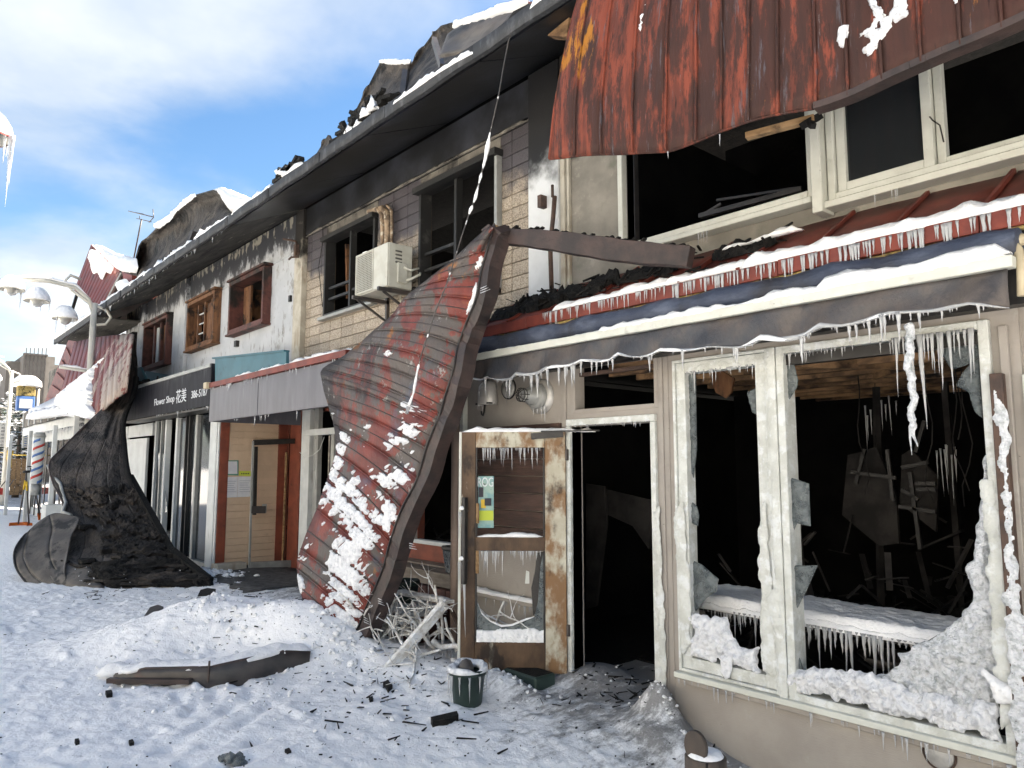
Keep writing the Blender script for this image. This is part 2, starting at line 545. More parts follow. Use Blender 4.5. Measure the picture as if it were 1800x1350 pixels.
M['cream'] = mat('cream_frame', (.60,.61,.55), (.53,.535,.48), sc=6, rough=.5, bump=.15, bsc=80, dist=.004,
    layers=[dict(c=(.30,.28,.23), sc=9, lo=.6, hi=.75, a=.5), dict(c=(.10,.08,.06), sc=40, lo=.68, hi=.73, a=.6, det=4)])
M['cream_icy'] = mat('iced_frame', (.62,.635,.60), (.50,.51,.47), sc=8, rough=.3, bump=.8, bsc=55, bump2=.3, b2sc=25, dist=.01, spec=.55,
    layers=[dict(c=(.74,.77,.78), sc=12, lo=.5, hi=.62, a=.6)])
M['black'] = mat('charred_black', (.010,.010,.011), (.022,.020,.019), sc=9, rough=.75, bump=.6, bsc=30, dist=.02, spec=.3)
M['room'] = mat('sooty_room', (.005,.005,.006), (.010,.0095,.0095), sc=2, rough=.9, bump=.4, bsc=12, dist=.02, spec=.15)
M['char'] = mat('charcoal', (.007,.007,.007), (.018,.017,.016), sc=25, rough=.75, bump=.9, bsc=45, dist=.02, spec=.25)
M['joist'] = mat('scorched_joist', (.42,.25,.13), (.05,.03,.02), sc=5, st=(.5,1,1), rough=.8, bump=.5, bsc=40, bst=(.2,1,1),
    layers=[dict(c=(.02,.015,.012), sc=4, lo=.56, hi=.70)])
M['wood'] = mat('raw_timber', (.36,.23,.12), (.22,.13,.06), sc=12, st=(.3,1,2), rough=.75, bump=.3, bsc=60,
    layers=[dict(c=(.02,.016,.012), sc=3, lo=.55, hi=.72)])
M['redwood'] = mat('brown_red_casing', (.115,.042,.034), (.075,.028,.023), sc=10, rough=.6, bump=.3, bsc=50,
    layers=[dict(c=(.015,.013,.012), sc=3, lo=.5, hi=.7, z=(4.4,5.1,.12)), dict(c=(.35,.32,.3), sc=20, lo=.68, hi=.75, a=.5)])
M['oldwood'] = mat('burnt_window_wood', (.20,.095,.045), (.10,.045,.022), sc=14, st=(1,1,.2), rough=.7, bump=.4, bsc=50, bst=(1,1,.2),
    layers=[dict(c=(.012,.01,.009), sc=4, lo=.50, hi=.64)])
M['plaster_white'] = mat('white_plaster', (.47,.49,.515), (.41,.43,.455), sc=2.5, rough=.8, bump=.3, bsc=30, dist=.01,
    layers=[dict(c=(.24,.235,.22), sc=4, st=(1,1,.5), lo=.56, hi=.62, a=.75, det=10, ro=.75), dict(c=(.13,.12,.115), sc=9, st=(1,1,.25), lo=.60, hi=.68, a=.75, det=9),
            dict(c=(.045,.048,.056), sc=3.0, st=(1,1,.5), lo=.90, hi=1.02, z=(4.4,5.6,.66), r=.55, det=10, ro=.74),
            dict(c=(.42,.39,.31), sc=7, st=(1,1,.5), lo=1.0, hi=1.06, z=(5.0,5.6,.50), a=.9)])
M['pillar'] = mat('beige_pillar', (.48,.45,.38), (.36,.33,.27), sc=5, rough=.75, bump=.3, bsc=30,
    layers=[dict(c=(.22,.16,.10), sc=4, st=(1,1,.4), lo=.52, hi=.7, a=.7), dict(c=(.02,.018,.016), sc=3, lo=.75, hi=1.0, z=(4.5,5.2,.6))])
M['pilaster_white'] = mat('white_pilaster', (.62,.64,.65), (.55,.565,.57), sc=3, rough=.6, bump=.15, bsc=40,
    layers=[dict(c=(.015,.015,.016), sc=2, lo=.8, hi=1.08, z=(4.0,5.0,.75), r=.5)])
M['tile'] = mat('speckled_wall_tile', (.43,.365,.285), (.20,.16,.12), sc=75, lo=.42, hi=.60, rough=.45, bump=.9, bsc=75, dist=.008, jitter=.13, spec=.5,
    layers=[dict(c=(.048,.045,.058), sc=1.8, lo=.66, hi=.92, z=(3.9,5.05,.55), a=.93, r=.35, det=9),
            dict(c=(.10,.075,.05), sc=3, lo=.62, hi=.8, a=.5)])
M['grout'] = mat('dark_grout', (.075,.058,.042), (.04,.034,.03), sc=4, rough=.9, bump=.3, bsc=30,
    layers=[dict(c=(.01,.01,.011), sc=2, lo=.8, hi=1.0, z=(4.2,5.15,.55))])
M['render_soot'] = mat('sooty_render', (.20,.185,.16), (.10,.092,.08), sc=3, rough=.8, bump=.5, bsc=25, dist=.015,
    layers=[dict(c=(.015,.014,.014), sc=2.5, st=(1,1,.6), lo=.45, hi=.66), dict(c=(.36,.32,.26), sc=8, lo=.64, hi=.7, a=.8)])
M['cement'] = mat('grey_cement_wall', (.27,.25,.215), (.18,.168,.145), sc=2.2, rough=.85, bump=.35, bsc=20, dist=.012, 
    layers=[dict(c=(.34,.32,.27), sc=4, lo=.55, hi=.64, a=.6, det=10, ro=.7), dict(c=(.12,.13,.10), sc=3, lo=.58, hi=.7, a=.6),
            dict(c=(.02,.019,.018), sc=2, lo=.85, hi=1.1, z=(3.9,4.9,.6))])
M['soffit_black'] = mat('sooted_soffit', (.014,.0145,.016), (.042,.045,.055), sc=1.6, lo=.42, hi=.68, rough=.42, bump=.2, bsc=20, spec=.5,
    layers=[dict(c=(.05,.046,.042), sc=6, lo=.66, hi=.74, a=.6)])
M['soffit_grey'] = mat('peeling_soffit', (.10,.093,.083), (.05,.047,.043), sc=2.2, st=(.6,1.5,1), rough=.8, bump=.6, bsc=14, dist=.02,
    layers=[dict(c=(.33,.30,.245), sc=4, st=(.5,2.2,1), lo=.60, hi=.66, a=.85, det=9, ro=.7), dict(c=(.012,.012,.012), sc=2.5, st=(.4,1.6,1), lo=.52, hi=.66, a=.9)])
M['eave_edge'] = mat('weathered_eave_edge', (.040,.042,.046), (.10,.105,.115), sc=10, st=(1,1,.4), lo=.5, hi=.75, rough=.7, bump=.8, bsc=25, dist=.015)
M['red_metal'] = mat('red_trim_metal', (.20,.046,.032), (.13,.032,.025), sc=6, rough=.5, bump=.12, bsc=40, spec=.3,
    layers=[dict(c=(.06,.03,.025), sc=5, lo=.6, hi=.75, a=.7), dict(c=(.30,.16,.05), sc=7, lo=.70, hi=.78, a=.6)])
M['red_roof'] = mat('scorched_red_roofing', (.20,.052,.032), (.105,.034,.024), sc=5, st=(2.2,1,.35), lo=.42, hi=.58, rough=.6, bump=.45, bsc=18, bst=(2,1,.4), dist=.012, spec=.18, bump2=.35, b2sc=5,
    layers=[dict(c=(.038,.023,.020), sc=3.4, st=(1.9,1,.38), lo=.485, hi=.575, a=.88, det=11, ro=.74, x=(-3.9,-.5,.12)),
            dict(c=(.095,.092,.105), sc=7, st=(3.2,1,.25), lo=.585, hi=.645, a=.8, det=10, ro=.74),
            dict(c=(.16,.15,.155), sc=10, st=(2.5,1,.3), lo=.64, hi=.68, a=.75, det=10, ro=.76),
            dict(c=(.37,.15,.022), sc=3.0, st=(1.8,1,.35), lo=.645, hi=.70, a=.9, det=10, ro=.72, x=(-3.0,-3.6,.07), z=(4.3,5.3,.09)),
            dict(c=(.014,.010,.010), sc=11, st=(3.5,1,.3), lo=.60, hi=.67, a=.85, det=10, ro=.72)])
M['red_roof2'] = mat('scorched_red_sheet', (.20,.043,.031), (.11,.029,.024), sc=3, rough=.5, bump=.5, bsc=16, dist=.014, spec=.3, bump2=.35, b2sc=5,
    layers=[dict(c=(.085,.08,.073), sc=2.1, lo=.515, hi=.54, a=.92, det=11, ro=.70, z=(1.5,3.0,.045)),
            dict(c=(.030,.028,.029), sc=1.7, lo=.60, hi=.74, a=.95, x=(-7.6,-5.9,-.2), z=(.6,2.8,.27), det=10, ro=.7, r=.6),
            dict(c=(.28,.28,.26), sc=6.2, lo=.635, hi=.65, a=.85, det=10, ro=.72, z=(1.6,3.4,.03)),
            dict(c=(.34,.13,.022), sc=3.0, lo=.66, hi=.74, a=.8, z=(2.0,3.6,.10), det=9),
            dict(c=(.075,.095,.135), sc=2.9, lo=.60, hi=.76, a=.7, z=(2.6,1.4,.03)),
            dict(c=(.016,.012,.012), sc=9, lo=.62, hi=.68, a=.8, det=10, ro=.72)])
M['red_roof3'] = mat('red_ribbed_roofing', (.17,.038,.032), (.105,.03,.026), sc=4, rough=.5, bump=.25, bsc=20,
    layers=[dict(c=(.33,.28,.235), sc=3, st=(1,1,.5), lo=.62, hi=.67, a=.85, det=10, ro=.7, x=(-19.5,-16.3,.16)), dict(c=(.03,.025,.025), sc=2, lo=.58, hi=.75, a=.8)])
M['dark_edge'] = mat('burnt_box_gutter', (.028,.022,.021), (.055,.036,.032), sc=7, rough=.5, bump=.4, bsc=25, spec=.45)
M['under'] = mat('charred_underside', (.036,.031,.028), (.085,.072,.062), sc=2.5, lo=.38, hi=.66, rough=.6, bump=1.0, bsc=11, bst=(1,1,.7), dist=.05, bump2=.5, b2sc=4, spec=.35,
    layers=[dict(c=(.15,.125,.10), sc=2.2, st=(1,1,1.8), lo=.54, hi=.68, a=.8, det=10, ro=.68, z=(.2,1.2,-.04)),
            dict(c=(.008,.008,.008), sc=3.2, lo=.52, hi=.62, a=.9)])
M['greysheet'] = mat('scorched_bare_sheet', (.13,.115,.10), (.06,.053,.048), sc=3, st=(1,.4,1), rough=.5, bump=.3, bsc=12, dist=.02,
    layers=[dict(c=(.01,.01,.01), sc=3, lo=.55, hi=.62, a=.9, det=9), dict(c=(.03,.028,.027), sc=1.4, lo=.5, hi=.7, a=.8)])
M['gutter_grey'] = mat('sooty_steel', (.040,.038,.038), (.075,.065,.060), sc=4, rough=.42, bump=.3, bsc=18, spec=.5,
    layers=[dict(c=(.09,.035,.03), sc=3, lo=.6, hi=.75, a=.6)])
M['valance'] = mat('frozen_awning_cloth', (.050,.053,.062), (.105,.088,.078), sc=2.6, lo=.4, hi=.66, rough=.45, bump=.6, bsc=9, bst=(1,1,.5), dist=.03, bump2=.3, b2sc=3, spec=.4,
    layers=[dict(c=(.155,.135,.12), sc=3.5, st=(1,1,.5), lo=.62, hi=.8, a=.5, x=(-4.6,-5.4,.2)), dict(c=(.022,.024,.032), sc=3, lo=.55, hi=.7, a=.8), dict(c=(.30,.31,.33), sc=9, st=(1.6,1,.3), lo=.64, hi=.74, a=.5, det=9, ro=.7)])
M['awning_roll'] = mat('blue_awning_roll', (.040,.052,.085), (.10,.12,.17), sc=4, st=(1,2,2), lo=.4, hi=.7, rough=.5, bump=.5, bsc=18, bst=(1,3,3), dist=.02,
    layers=[dict(c=(.03,.03,.035), sc=2, lo=.5, hi=.7, a=.9)])
M['grey_fascia'] = mat('grey_fascia_panel', (.115,.112,.13), (.085,.083,.098), sc=3, st=(2,1,.4), rough=.42, bump=.1, bsc=30, spec=.5,
    layers=[dict(c=(.20,.195,.20), sc=5, st=(3,1,.4), lo=.6, hi=.75, a=.5)])
M['sign_black'] = mat('black_sign_panel', (.008,.009,.013), (.018,.018,.024), sc=3, st=(3,1,.5), rough=.6, bump=.1, bsc=30, spec=.15,
    layers=[dict(c=(.11,.11,.12), sc=5, st=(3,1,.25), lo=.86, hi=1.15, a=.5, z=(2.8,3.3,.45))])
M['teal'] = mat('teal_panel', (.042,.13,.165), (.035,.105,.135), sc=3, rough=.5, bump=.1, bsc=30,
    layers=[dict(c=(.02,.03,.035), sc=6, lo=.62, hi=.7, a=.7)])
M['letter'] = mat('white_lettering', (.62,.64,.66), rough=.5, bump=0)
M['ink'] = mat('black_lettering', (.03,.03,.04), rough=.6, bump=0)
M['ink_blue'] = mat('grey_print', (.25,.27,.33), rough=.7, bump=0)
M['alu'] = mat('dull_aluminium', (.34,.345,.33), (.26,.265,.255), sc=5, rough=.45, bump=.1, bsc=40, metal=.2,
    layers=[dict(c=(.05,.048,.045), sc=4, lo=.6, hi=.72, a=.7)])
M['alu_dark'] = mat('sooty_window_frame', (.020,.020,.020), (.09,.085,.08), sc=5, lo=.56, hi=.78, rough=.5, bump=.3, bsc=30)
M['white_paint'] = mat('white_boards', (.60,.62,.61), (.52,.535,.53), sc=4, rough=.6, bump=.2, bsc=40,
    layers=[dict(c=(.26,.25,.23), sc=6, st=(1,1,.3), lo=.62, hi=.75, a=.7)])
M['tan'] = mat('tan_siding', (.60,.45,.32), (.53,.395,.28), sc=3, rough=.7, bump=.3, bsc=40, bst=(1,.5,3), jitter=.05,
    layers=[dict(c=(.18,.12,.08), sc=3, lo=.6, hi=.8, a=.5)])
M['red_board'] = mat('red_brown_board', (.23,.062,.035), (.16,.045,.028), sc=5, rough=.6, bump=.2, bsc=40,
    layers=[dict(c=(.03,.02,.018), sc=4, lo=.55, hi=.75, a=.7)])
M['glass_dark'] = mat('dirty_shop_glass', (.04,.045,.05), rough=.06, bump=.05, bsc=3, trans=.55, spec=.6, ior=1.5,
    layers=[dict(c=(.16,.16,.155), sc=3, st=(1,1,.5), lo=.6, hi=.8, a=.4, r=.4)])
M['shard'] = mat('iced_glass_shard', (.30,.34,.345), (.16,.19,.20), sc=16, rough=.22, bump=.8, bsc=50, bump2=.5, b2sc=20, dist=.012, trans=.55, spec=.8, ior=1.35)
M['blackframe'] = mat('burnt_black_frame', (.014,.013,.013), (.03,.027,.025), sc=6, rough=.4, bump=.3, bsc=30)
M['lamp_white'] = mat('cream_lamp_paint', (.56,.54,.48), (.48,.46,.40), sc=4, rough=.45, bump=.1, bsc=30,
    layers=[dict(c=(.30,.23,.15), sc=5, lo=.62, hi=.75, a=.5)])
M['lamp_glass'] = mat('frosted_globe', (.42,.42,.40), rough=.3, bump=0, trans=.3)
M['lamp_red'] = mat('red_lamp_rim', (.35,.03,.03), rough=.4, bump=0)
M['bannerw'] = mat('white_banner_board', (.56,.55,.52), (.48,.475,.45), sc=5, rough=.5, bump=.05)
M['ac'] = mat('cream_ac_casing', (.52,.52,.46), (.45,.44,.38), sc=6, rough=.45, bump=.1, bsc=50,
    layers=[dict(c=(.20,.16,.11), sc=8, lo=.62, hi=.78, a=.6)])
M['ac_dark'] = mat('dark_grille_cavity', (.10,.098,.09), rough=.6, bump=0)
M['pipewrap'] = mat('scorched_pipe_wrap', (.38,.28,.19), (.10,.07,.05), sc=10, rough=.7, bump=.5, bsc=40,
    layers=[dict(c=(.52,.47,.38), sc=14, lo=.55, hi=.62)])
M['rust'] = mat('rusty_iron', (.055,.038,.032), (.10,.06,.045), sc=12, rough=.7, bump=.4, bsc=40)
M['door_wood'] = mat('scorched_door', (.13,.078,.044), (.055,.032,.019), sc=4, st=(1,1,.6), rough=.6, bump=.3, bsc=35, bst=(2,2,.3),
    layers=[dict(c=(.50,.47,.38), sc=2.2, st=(2,2,.8), lo=.61, hi=.67, det=9, z=(.3,2.0,.02)), dict(c=(.022,.014,.010), sc=2.6, st=(2,2,1), lo=.55, hi=.66, a=.95, det=8)])
M['door_cream'] = mat('scorched_cream_stile', (.54,.52,.42), (.42,.38,.29), sc=5, rough=.55, bump=.2, bsc=40,
    layers=[dict(c=(.22,.12,.055), sc=3.5, st=(2,2,1.3), lo=.42, hi=.62, det=9, z=(1.9,.2,.07)), dict(c=(.035,.02,.012), sc=3.5, st=(2,2,1.3), lo=.54, hi=.72, det=9)])
M['plank'] = mat('charred_brown_plank', (.050,.030,.024), (.095,.055,.042), sc=6, st=(.6,1,4), rough=.6, bump=.5, bsc=40, bst=(.3,1,3), jitter=.15)
M['planter'] = mat('green_plastic', (.030,.052,.045), (.022,.038,.034), sc=6, rough=.45, bump=.1, bsc=30)
M['branch'] = mat('iced_twigs', (.78,.78,.77), (.52,.50,.46), sc=22, rough=.3, bump=.6, bsc=60, spec=.5,
    layers=[dict(c=(.74,.77,.80), sc=9, lo=.52, hi=.62)])
M['bollard'] = mat('brown_bollard', (.040,.033,.029), (.075,.058,.046), sc=8, st=(1,1,.3), rough=.55, bump=.3, bsc=40)
M['orange'] = mat('orange_plastic', (.62,.15,.02), (.50,.11,.015), sc=8, rough=.45, bump=.05)
M['pole_green'] = mat('green_shaft', (.03,.07,.04), rough=.5, bump=0)
M['yellow'] = mat('yellow_tape', (.62,.40,.03), rough=.5, bump=0)
M['blue'] = mat('blue_paint', (.07,.15,.35), rough=.5, bump=0)
M['red'] = mat('red_paint', (.42,.04,.03), rough=.5, bump=0)
M['paper'] = mat('paper', (.62,.63,.64), (.55,.56,.60), sc=8, rough=.8, bump=.1)
M['lime'] = mat('lime_paper', (.48,.55,.07), rough=.8, bump=0)
M['green_edge'] = mat('green_card', (.10,.26,.20), rough=.7, bump=0)
M['poster'] = mat('teal_poster', (.10,.27,.30), (.28,.40,.34), sc=9, rough=.4, bump=.05, layers=[dict(c=(.04,.05,.05), sc=14, lo=.62, hi=.65)])
M['brick'] = mat('brown_brick', (.095,.042,.033), (.065,.032,.026), sc=10, rough=.8, bump=.4, bsc=50, jitter=.25,
    layers=[dict(c=(.4,.4,.4), sc=9, lo=.66, hi=.75, a=.5)])
M['stepwood'] = mat('greyed_board', (.25,.21,.17), (.15,.125,.10), sc=8, st=(.4,1,2), rough=.75, bump=.4, bsc=50, bst=(.3,1,1))
M['vent'] = mat('sooted_vent_metal', (.52,.51,.49), (.36,.35,.33), sc=7, rough=.4, bump=.15, bsc=30, metal=.3,
    layers=[dict(c=(.05,.045,.04), sc=6, lo=.6, hi=.72, a=.7)])
M['greybuild'] = mat('brown_grey_facade', (.13,.12,.11), (.11,.10,.09), sc=2, rough=.8, bump=.1)
M['leaf'] = mat('dark_conifer', (.020,.032,.022), (.035,.05,.035), sc=6, rough=.8, bump=.2)
M['bark'] = mat('bark', (.06,.045,.035), rough=.9, bump=.3)
M['yellow_foam'] = mat('yellow_foam_edge', (.42,.31,.10), (.26,.20,.09), sc=14, rough=.9, bump=.5, bsc=50,
    layers=[dict(c=(.04,.035,.02), sc=8, lo=.5, hi=.65)])
M['pipe_cream'] = mat('cream_pipe', (.55,.47,.32), (.45,.38,.26), sc=5, rough=.45, bump=.1)
M['pinkpipe'] = mat('pink_beige_pipe', (.36,.27,.22), (.30,.22,.18), sc=5, rough=.55, bump=.15)
M['asphalt'] = mat('wet_dark_ground', (.035,.034,.034), (.09,.09,.09), sc=9, rough=.8, bump=.6, bsc=30)
M['dim_panel'] = mat('smoke_stained_board', (.040,.036,.034), (.015,.0135,.013), sc=4, rough=.8, bump=.3, bsc=20)
M['rime'] = mat('rime_crust', (.84,.855,.88), (.60,.62,.66), sc=22, lo=.45, hi=.70, rough=.6, bump=.9, bsc=65, bst=(1,1,.4), bump2=.6, b2sc=24, dist=.014)
M['char_mixed'] = mat('layered_char', (.012,.011,.011), (.060,.050,.043), sc=3, lo=.45, hi=.68, rough=.65, bump=1.0, bsc=22, dist=.04, spec=.3)
# ------------------------------------------------------------ snow-covered street
def dist_seg(x, y, ax, ay, bx, by):
    ex, ey = bx-ax, by-ay
    t = np.clip(((x-ax)*ex + (y-ay)*ey)/(ex*ex+ey*ey), 0, 1)
    return np.hypot(x-ax-t*ex, y-ay-t*ey)
def bump_(x, y, cx, cy, rx, ry, h, rot=0):
    c, s = math.cos(rot), math.sin(rot)
    dx, dy = x-cx, y-cy
    u = (dx*c + dy*s)/rx; v = (-dx*s + dy*c)/ry
    return h*np.exp(-(u*u+v*v)**1.3)
def ground_h(x, y):
    x = np.asarray(x, float); y = np.asarray(y, float)
    near = np.clip((14 - np.hypot(x+4, y+3))/6, .25, 1)
    h = .030*fbm(x*.9, y*.9, 3) + near*(.020*fbm(x*3.1, y*3.1, 3) + .012*np.abs(fbm(x*9, y*9, 4, .6)) + .006*fbm(x*30, y*30, 2))
    outside = np.clip((.15 - y)/.3, 0, 1)
    h = h*(.35 + .65*outside) 
    h += bump_(x, y, -7.15, -1.30, 1.0, .62, .31, .35)      # heap round the foot of the fallen sheet
    h += bump_(x, y, -6.55, -1.22, .55, .40, .20, .3)
    h += bump_(x, y, -7.9, -2.1, .75, .65, .20, .9)         # snow over the buried panel
    h += bump_(x, y, -7.35, -2.15, .60, .55, .10, .9)
    h += bump_(x, y, -8.6, -1.2, 1.4, .9, .10, .4)
    h += bump_(x, y, -3.36, -.12, .15, .12, .22)            # clods by the door jamb
    h += bump_(x, y, -3.2, -.30, .25, .2, .10)
    h += bump_(x, y, -4.25, .15, .35, .35, .12)
    h += bump_(x, y, -5.6, -.75, .8, .35, .07)
    h += bump_(x, y, -4.65, -.55, .45, .16, .09)
    h += bump_(x, y, -12.2, -.35, .7, .35, .06)
    h += bump_(x, y, -16.5, .5, 3.2, .5, .35)               # heap added behind the shop glass, standing in for its reflection of snow
    h += bump_(x, y, -38, -2.5, 9, 2.0, .35)
    h += np.where(x < -22, .02*(-22-x), 0)*np.clip((60+x)/40, 0, 1)*.5
    lumps = np.clip(fbm(x*6.5+9, y*6.5, 3) - .28, 0, 1)
    h += near*outside*.010*np.clip(fbm(x*14, y*14, 3, .6), 0, 1)*1.5
    for k in range(60):                                      # boot prints
        a = k*2.399; px_ = -9.5+6.8*((k*.618) % 1); py_ = -3.6+2.6*((k*.377+.2) % 1)
        h -= bump_(x, y, px_, py_, .14, .055, .028, a)
    h += lumps*.06*near*outside*np.clip((2.8 - np.abs(y+1.9))/1.0, .15, 1)*np.clip((-x-3.5)/1.5, .2, 1)
    t = np.clip((x+3.7)/1.3, 0, 1); h = h - .24*t*t*(3-2*t)
    return h - .01
def axis_pts(a, b, fine, lo, hi, g=1.09):
    p = list(np.arange(lo, hi, fine)); s = fine; q = lo
    L_ = []
    while q > a:
        s *= g; q -= s; L_.append(max(q, a))
    s = fine; q = p[-1]; H_ = []
    while q < b:
        s *= g; q += s; H_.append(min(q, b))
    return np.array(L_[::-1] + p + H_)
gx = axis_pts(-420, 260, .024, -10.5, -1.6, 1.035); gy = axis_pts(-200, 300, .024, -4.1, .9, 1.05)
GX, GY = np.meshgrid(gx, gy, indexing='ij')
GZ = ground_h(GX, GY)
nxg, nyg = GX.shape
co = np.stack([GX, GY, GZ], -1).reshape(-1, 3)
ii = np.arange(nxg*nyg).reshape(nxg, nyg)
fa = np.stack([ii[:-1,:-1], ii[1:,:-1], ii[1:,1:], ii[:-1,1:]], -1).reshape(-1, 4)
me = bpy.data.meshes.new('snow_ground')
me.vertices.add(len(co)); me.vertices.foreach_set('co', co.ravel())
me.loops.add(fa.size); me.loops.foreach_set('vertex_index', fa.ravel())
me.polygons.add(len(fa)); me.polygons.foreach_set('loop_start', np.arange(0, fa.size, 4))
me.polygons.foreach_set('loop_total', np.full(len(fa), 4)); me.polygons.foreach_set('use_smooth', np.ones(len(fa), bool))
me.update(calc_edges=True)
o = link('snow_ground', me, M['snow_ground']); o['kind'] = 'structure'
def gh(x, y): return float(ground_h(np.array([x]), np.array([y]))[0])

# ------------------------------------------------------------ icicles
_ice = []
for k in range(6):
    mb = MB(); rr = random.Random(k)
    pts, rad = [], []
    for i in range(8):
        t = i/7
        pts.append((rr.uniform(-.02,.02)*(t>0)*.5, rr.uniform(-.02,.02)*(t>0)*.5, -t))
        rad.append(max(.02, (1-t)**.8*(1 + .13*math.sin(i*2.4+k)))*.5 if i else .62)
    rad = [r*.07 for r in rad]; rad[-1] = .002
    pts = [(p[0]*.5, p[1]*.5, p[2]) for p in pts]
    mb.tube(pts, rad, 7)
    m_ = mb.mesh('icicle'); m_.materials.append(M['ice']); _ice.append(m_)
def icicle(p, L_, r, parent, lean=(0, 0)):
    """one icicle of length L_ and top radius r hanging at p"""
    o = link('icicle', random.choice(_ice), None, parent)
    o.location = p
    o.scale = (r/.034, r/.034, L_*1.22)
    o.rotation_euler = (lean[0]+random.uniform(-.03,.03), lean[1]+random.uniform(-.03,.03), random.uniform(0, 6.28))
    return o
def icicle_row(p, q, n, parent, lo=.02, hi=.1, seed=0, r=.006, clump=True):
    rr = random.Random(seed); p = Vector(p); q = Vector(q)
    for i in range(n):
        t = rr.random()
        f = rr.random()**2.2
        if clump: f *= .35 + .65*max(0, noise.noise(Vector((t*(q-p).length*4, seed, 2)))+.5)
        L_ = lo + (hi-lo)*f
        if rr.random() < .06: L_ *= 1.5
        icicle(p.lerp(q, t), L_, r*(.40+1.0*L_/hi+.35*rr.random()), parent)
        if rr.random() < .15: icicle(p.lerp(q, min(1, t+.004)), L_*.7, r*(.5+.6*L_/hi), parent)

# ============================================================ A: the beige shop on the right
A = thing('beige_shop_building', 'beige two storey shop gutted by fire with iced broken display windows and a frozen awning', 'building', (-3.3, 0, 0))
XL, XR = -5.72, -1.20
W1 = (-3.23, -2.47, .33, 2.42); W2 = (-2.435, -1.275, .33, 2.42)
DO = (-4.30, -3.47, -.2, 2.03); TR = (-4.27, -3.44, 2.145, 2.52)
mb = wall_holes(XL, -1.12, -.7, 2.86, .0, .12, [W1, W2, (DO[0], DO[1], -.3, DO[3]), TR])
part('wall', mb, M['beige'], A)
mb = MB()
mb.box(-3.40, -3.36, -.012, 0, -.2, 2.5); mb.box(-3.32, -3.31, -.008, 0, -.2, 2.5)
mb.box(-4.40, -4.36, -.014, 0, 2.02, 2.6)
part('wall_batten', mb, M['beige'], A, bevel=.003)
# right end pilaster with the scorched iced downpipe, and neighbour's shopfront frame
part('corner_board', MB().box(-1.205, -1.165, -.03, 0, -.6, 2.42), M['beige'], A, bevel=.004)
mb = MB().box(-1.243, -1.185, -.085, -.028, -.1, 2.17)
part('corner_downpipe', mb, M['rust'], A, label='rust brown square downpipe crusted with white ice', bevel=.004)
part('ice_crust', plane_crust([(-1.245,.2),(-1.183,.2),(-1.183,1.95),(-1.225,2.1),(-1.215,1.3),(-1.245,1.1)], -.084, .003, .006, .012, 60, 1.4, jag=.03), M['frost'], A)

# big window frames (cream), inner frames
def cream_window(p, x0, x1, z0, z1, y0, y1, w_, inner=None, m=None, name='window_frame'):
    o = part(name, frame_mb(x0, x1, z0, z1, y0, y1, w_), m or M['cream_icy'], p, bevel=.004)
    if inner:
        part('window_sash', frame_mb(x0+w_+.003, x1-w_-.003, z0+w_+.003, z1-w_-.003, y0+.015, y1-.02, inner), m or M['cream_icy'], o, bevel=.003)
    return o
f1 = cream_window(A, -3.255, -2.50, .30, 2.46, -.035, .10, .022, .075)
f2 = cream_window(A, -2.44, -1.245, .29, 2.46, -.04, .10, .05)
part('mullion', MB().box(-2.497, -2.443, -.05, .1, .29, 2.46), M['cream_icy'], A, bevel=.004)
part('window_sill', MB().box(-3.27, -1.20, -.075, -.002, .262, .298), M['cream'], A, bevel=.004)
part('window_sill', MB().box(-3.27, -1.20, -.05, -.002, .225, .259), M['beige'], A, bevel=.004)
part('fanlight_rail', MB().box(-2.39, -1.30, .0, .06, 2.34, 2.405), M['blackframe'], f2)
icicle_row((-3.25,-.075,.26), (-1.25,-.075,.26), 46, A, .02, .13, 5, .005)
icicle_row((-3.14,-.02,2.37), (-2.60,-.02,2.37), 34, A, .02, .12, 6, .004)
icicle_row((-2.38,-.045,2.41), (-1.7,-.045,2.41), 30, A, .02, .14, 7, .005)
icicle_row((-1.72,-.055,2.42), (-1.30,-.055,2.42), 34, A, .08, .30, 8, .007, False)

# iced shards left in the frames
def shard(px, Y, parent, m='shard', th=.008, amp=.006):
    P = [(pl(a, b, Y).x, pl(a, b, Y).z) for a, b in px]
    part('glass_shard', plane_crust(P, Y, .010, .012, .010, 40, 1.0, jag=.004), M[m], parent)
    part('glass_shard', MB().prism([(x, Y+.004, z) for x, z in P], (0, .006, 0)), M['shard'], parent)
shard([(1368,625),(1395,640),(1402,668),(1400,680),(1385,705),(1380,730),(1378,745),(1368,742)], .02, f2)
shard([(1372,835),(1398,842),(1421,850),(1424,925),(1400,920),(1385,955),(1374,985)], .01, f2)
shard([(1376,995),(1436,994),(1418,1035),(1398,1075),(1388,1105),(1380,1110)], .01, f2)
shard([(1692,655),(1705,640),(1722,628),(1726,735),(1712,722),(1703,690),(1680,678)], .02, f2)
shard([(1652,618),(1668,600),(1722,590),(1724,625),(1704,640),(1672,650)], .03, f2)
shard([(1216,985),(1232,992),(1262,1018),(1258,1040),(1240,1052),(1222,1075),(1216,1060)], .03, f1)
shard([(1213,880),(1224,890),(1228,905),(1226,925),(1215,920)], .03, f1)
shard([(1206,660),(1222,655),(1224,790),(1218,840),(1213,830)], .04, f1)
shard([(1312,690),(1330,680),(1332,730),(1322,725)], .04, f1)
shard([(1372,740),(1386,735),(1384,830),(1376,828)], .06, f2)
shard([(1378,1130),(1392,1140),(1404,1155),(1412,1180),(1395,1195),(1382,1192)], .01, f2)
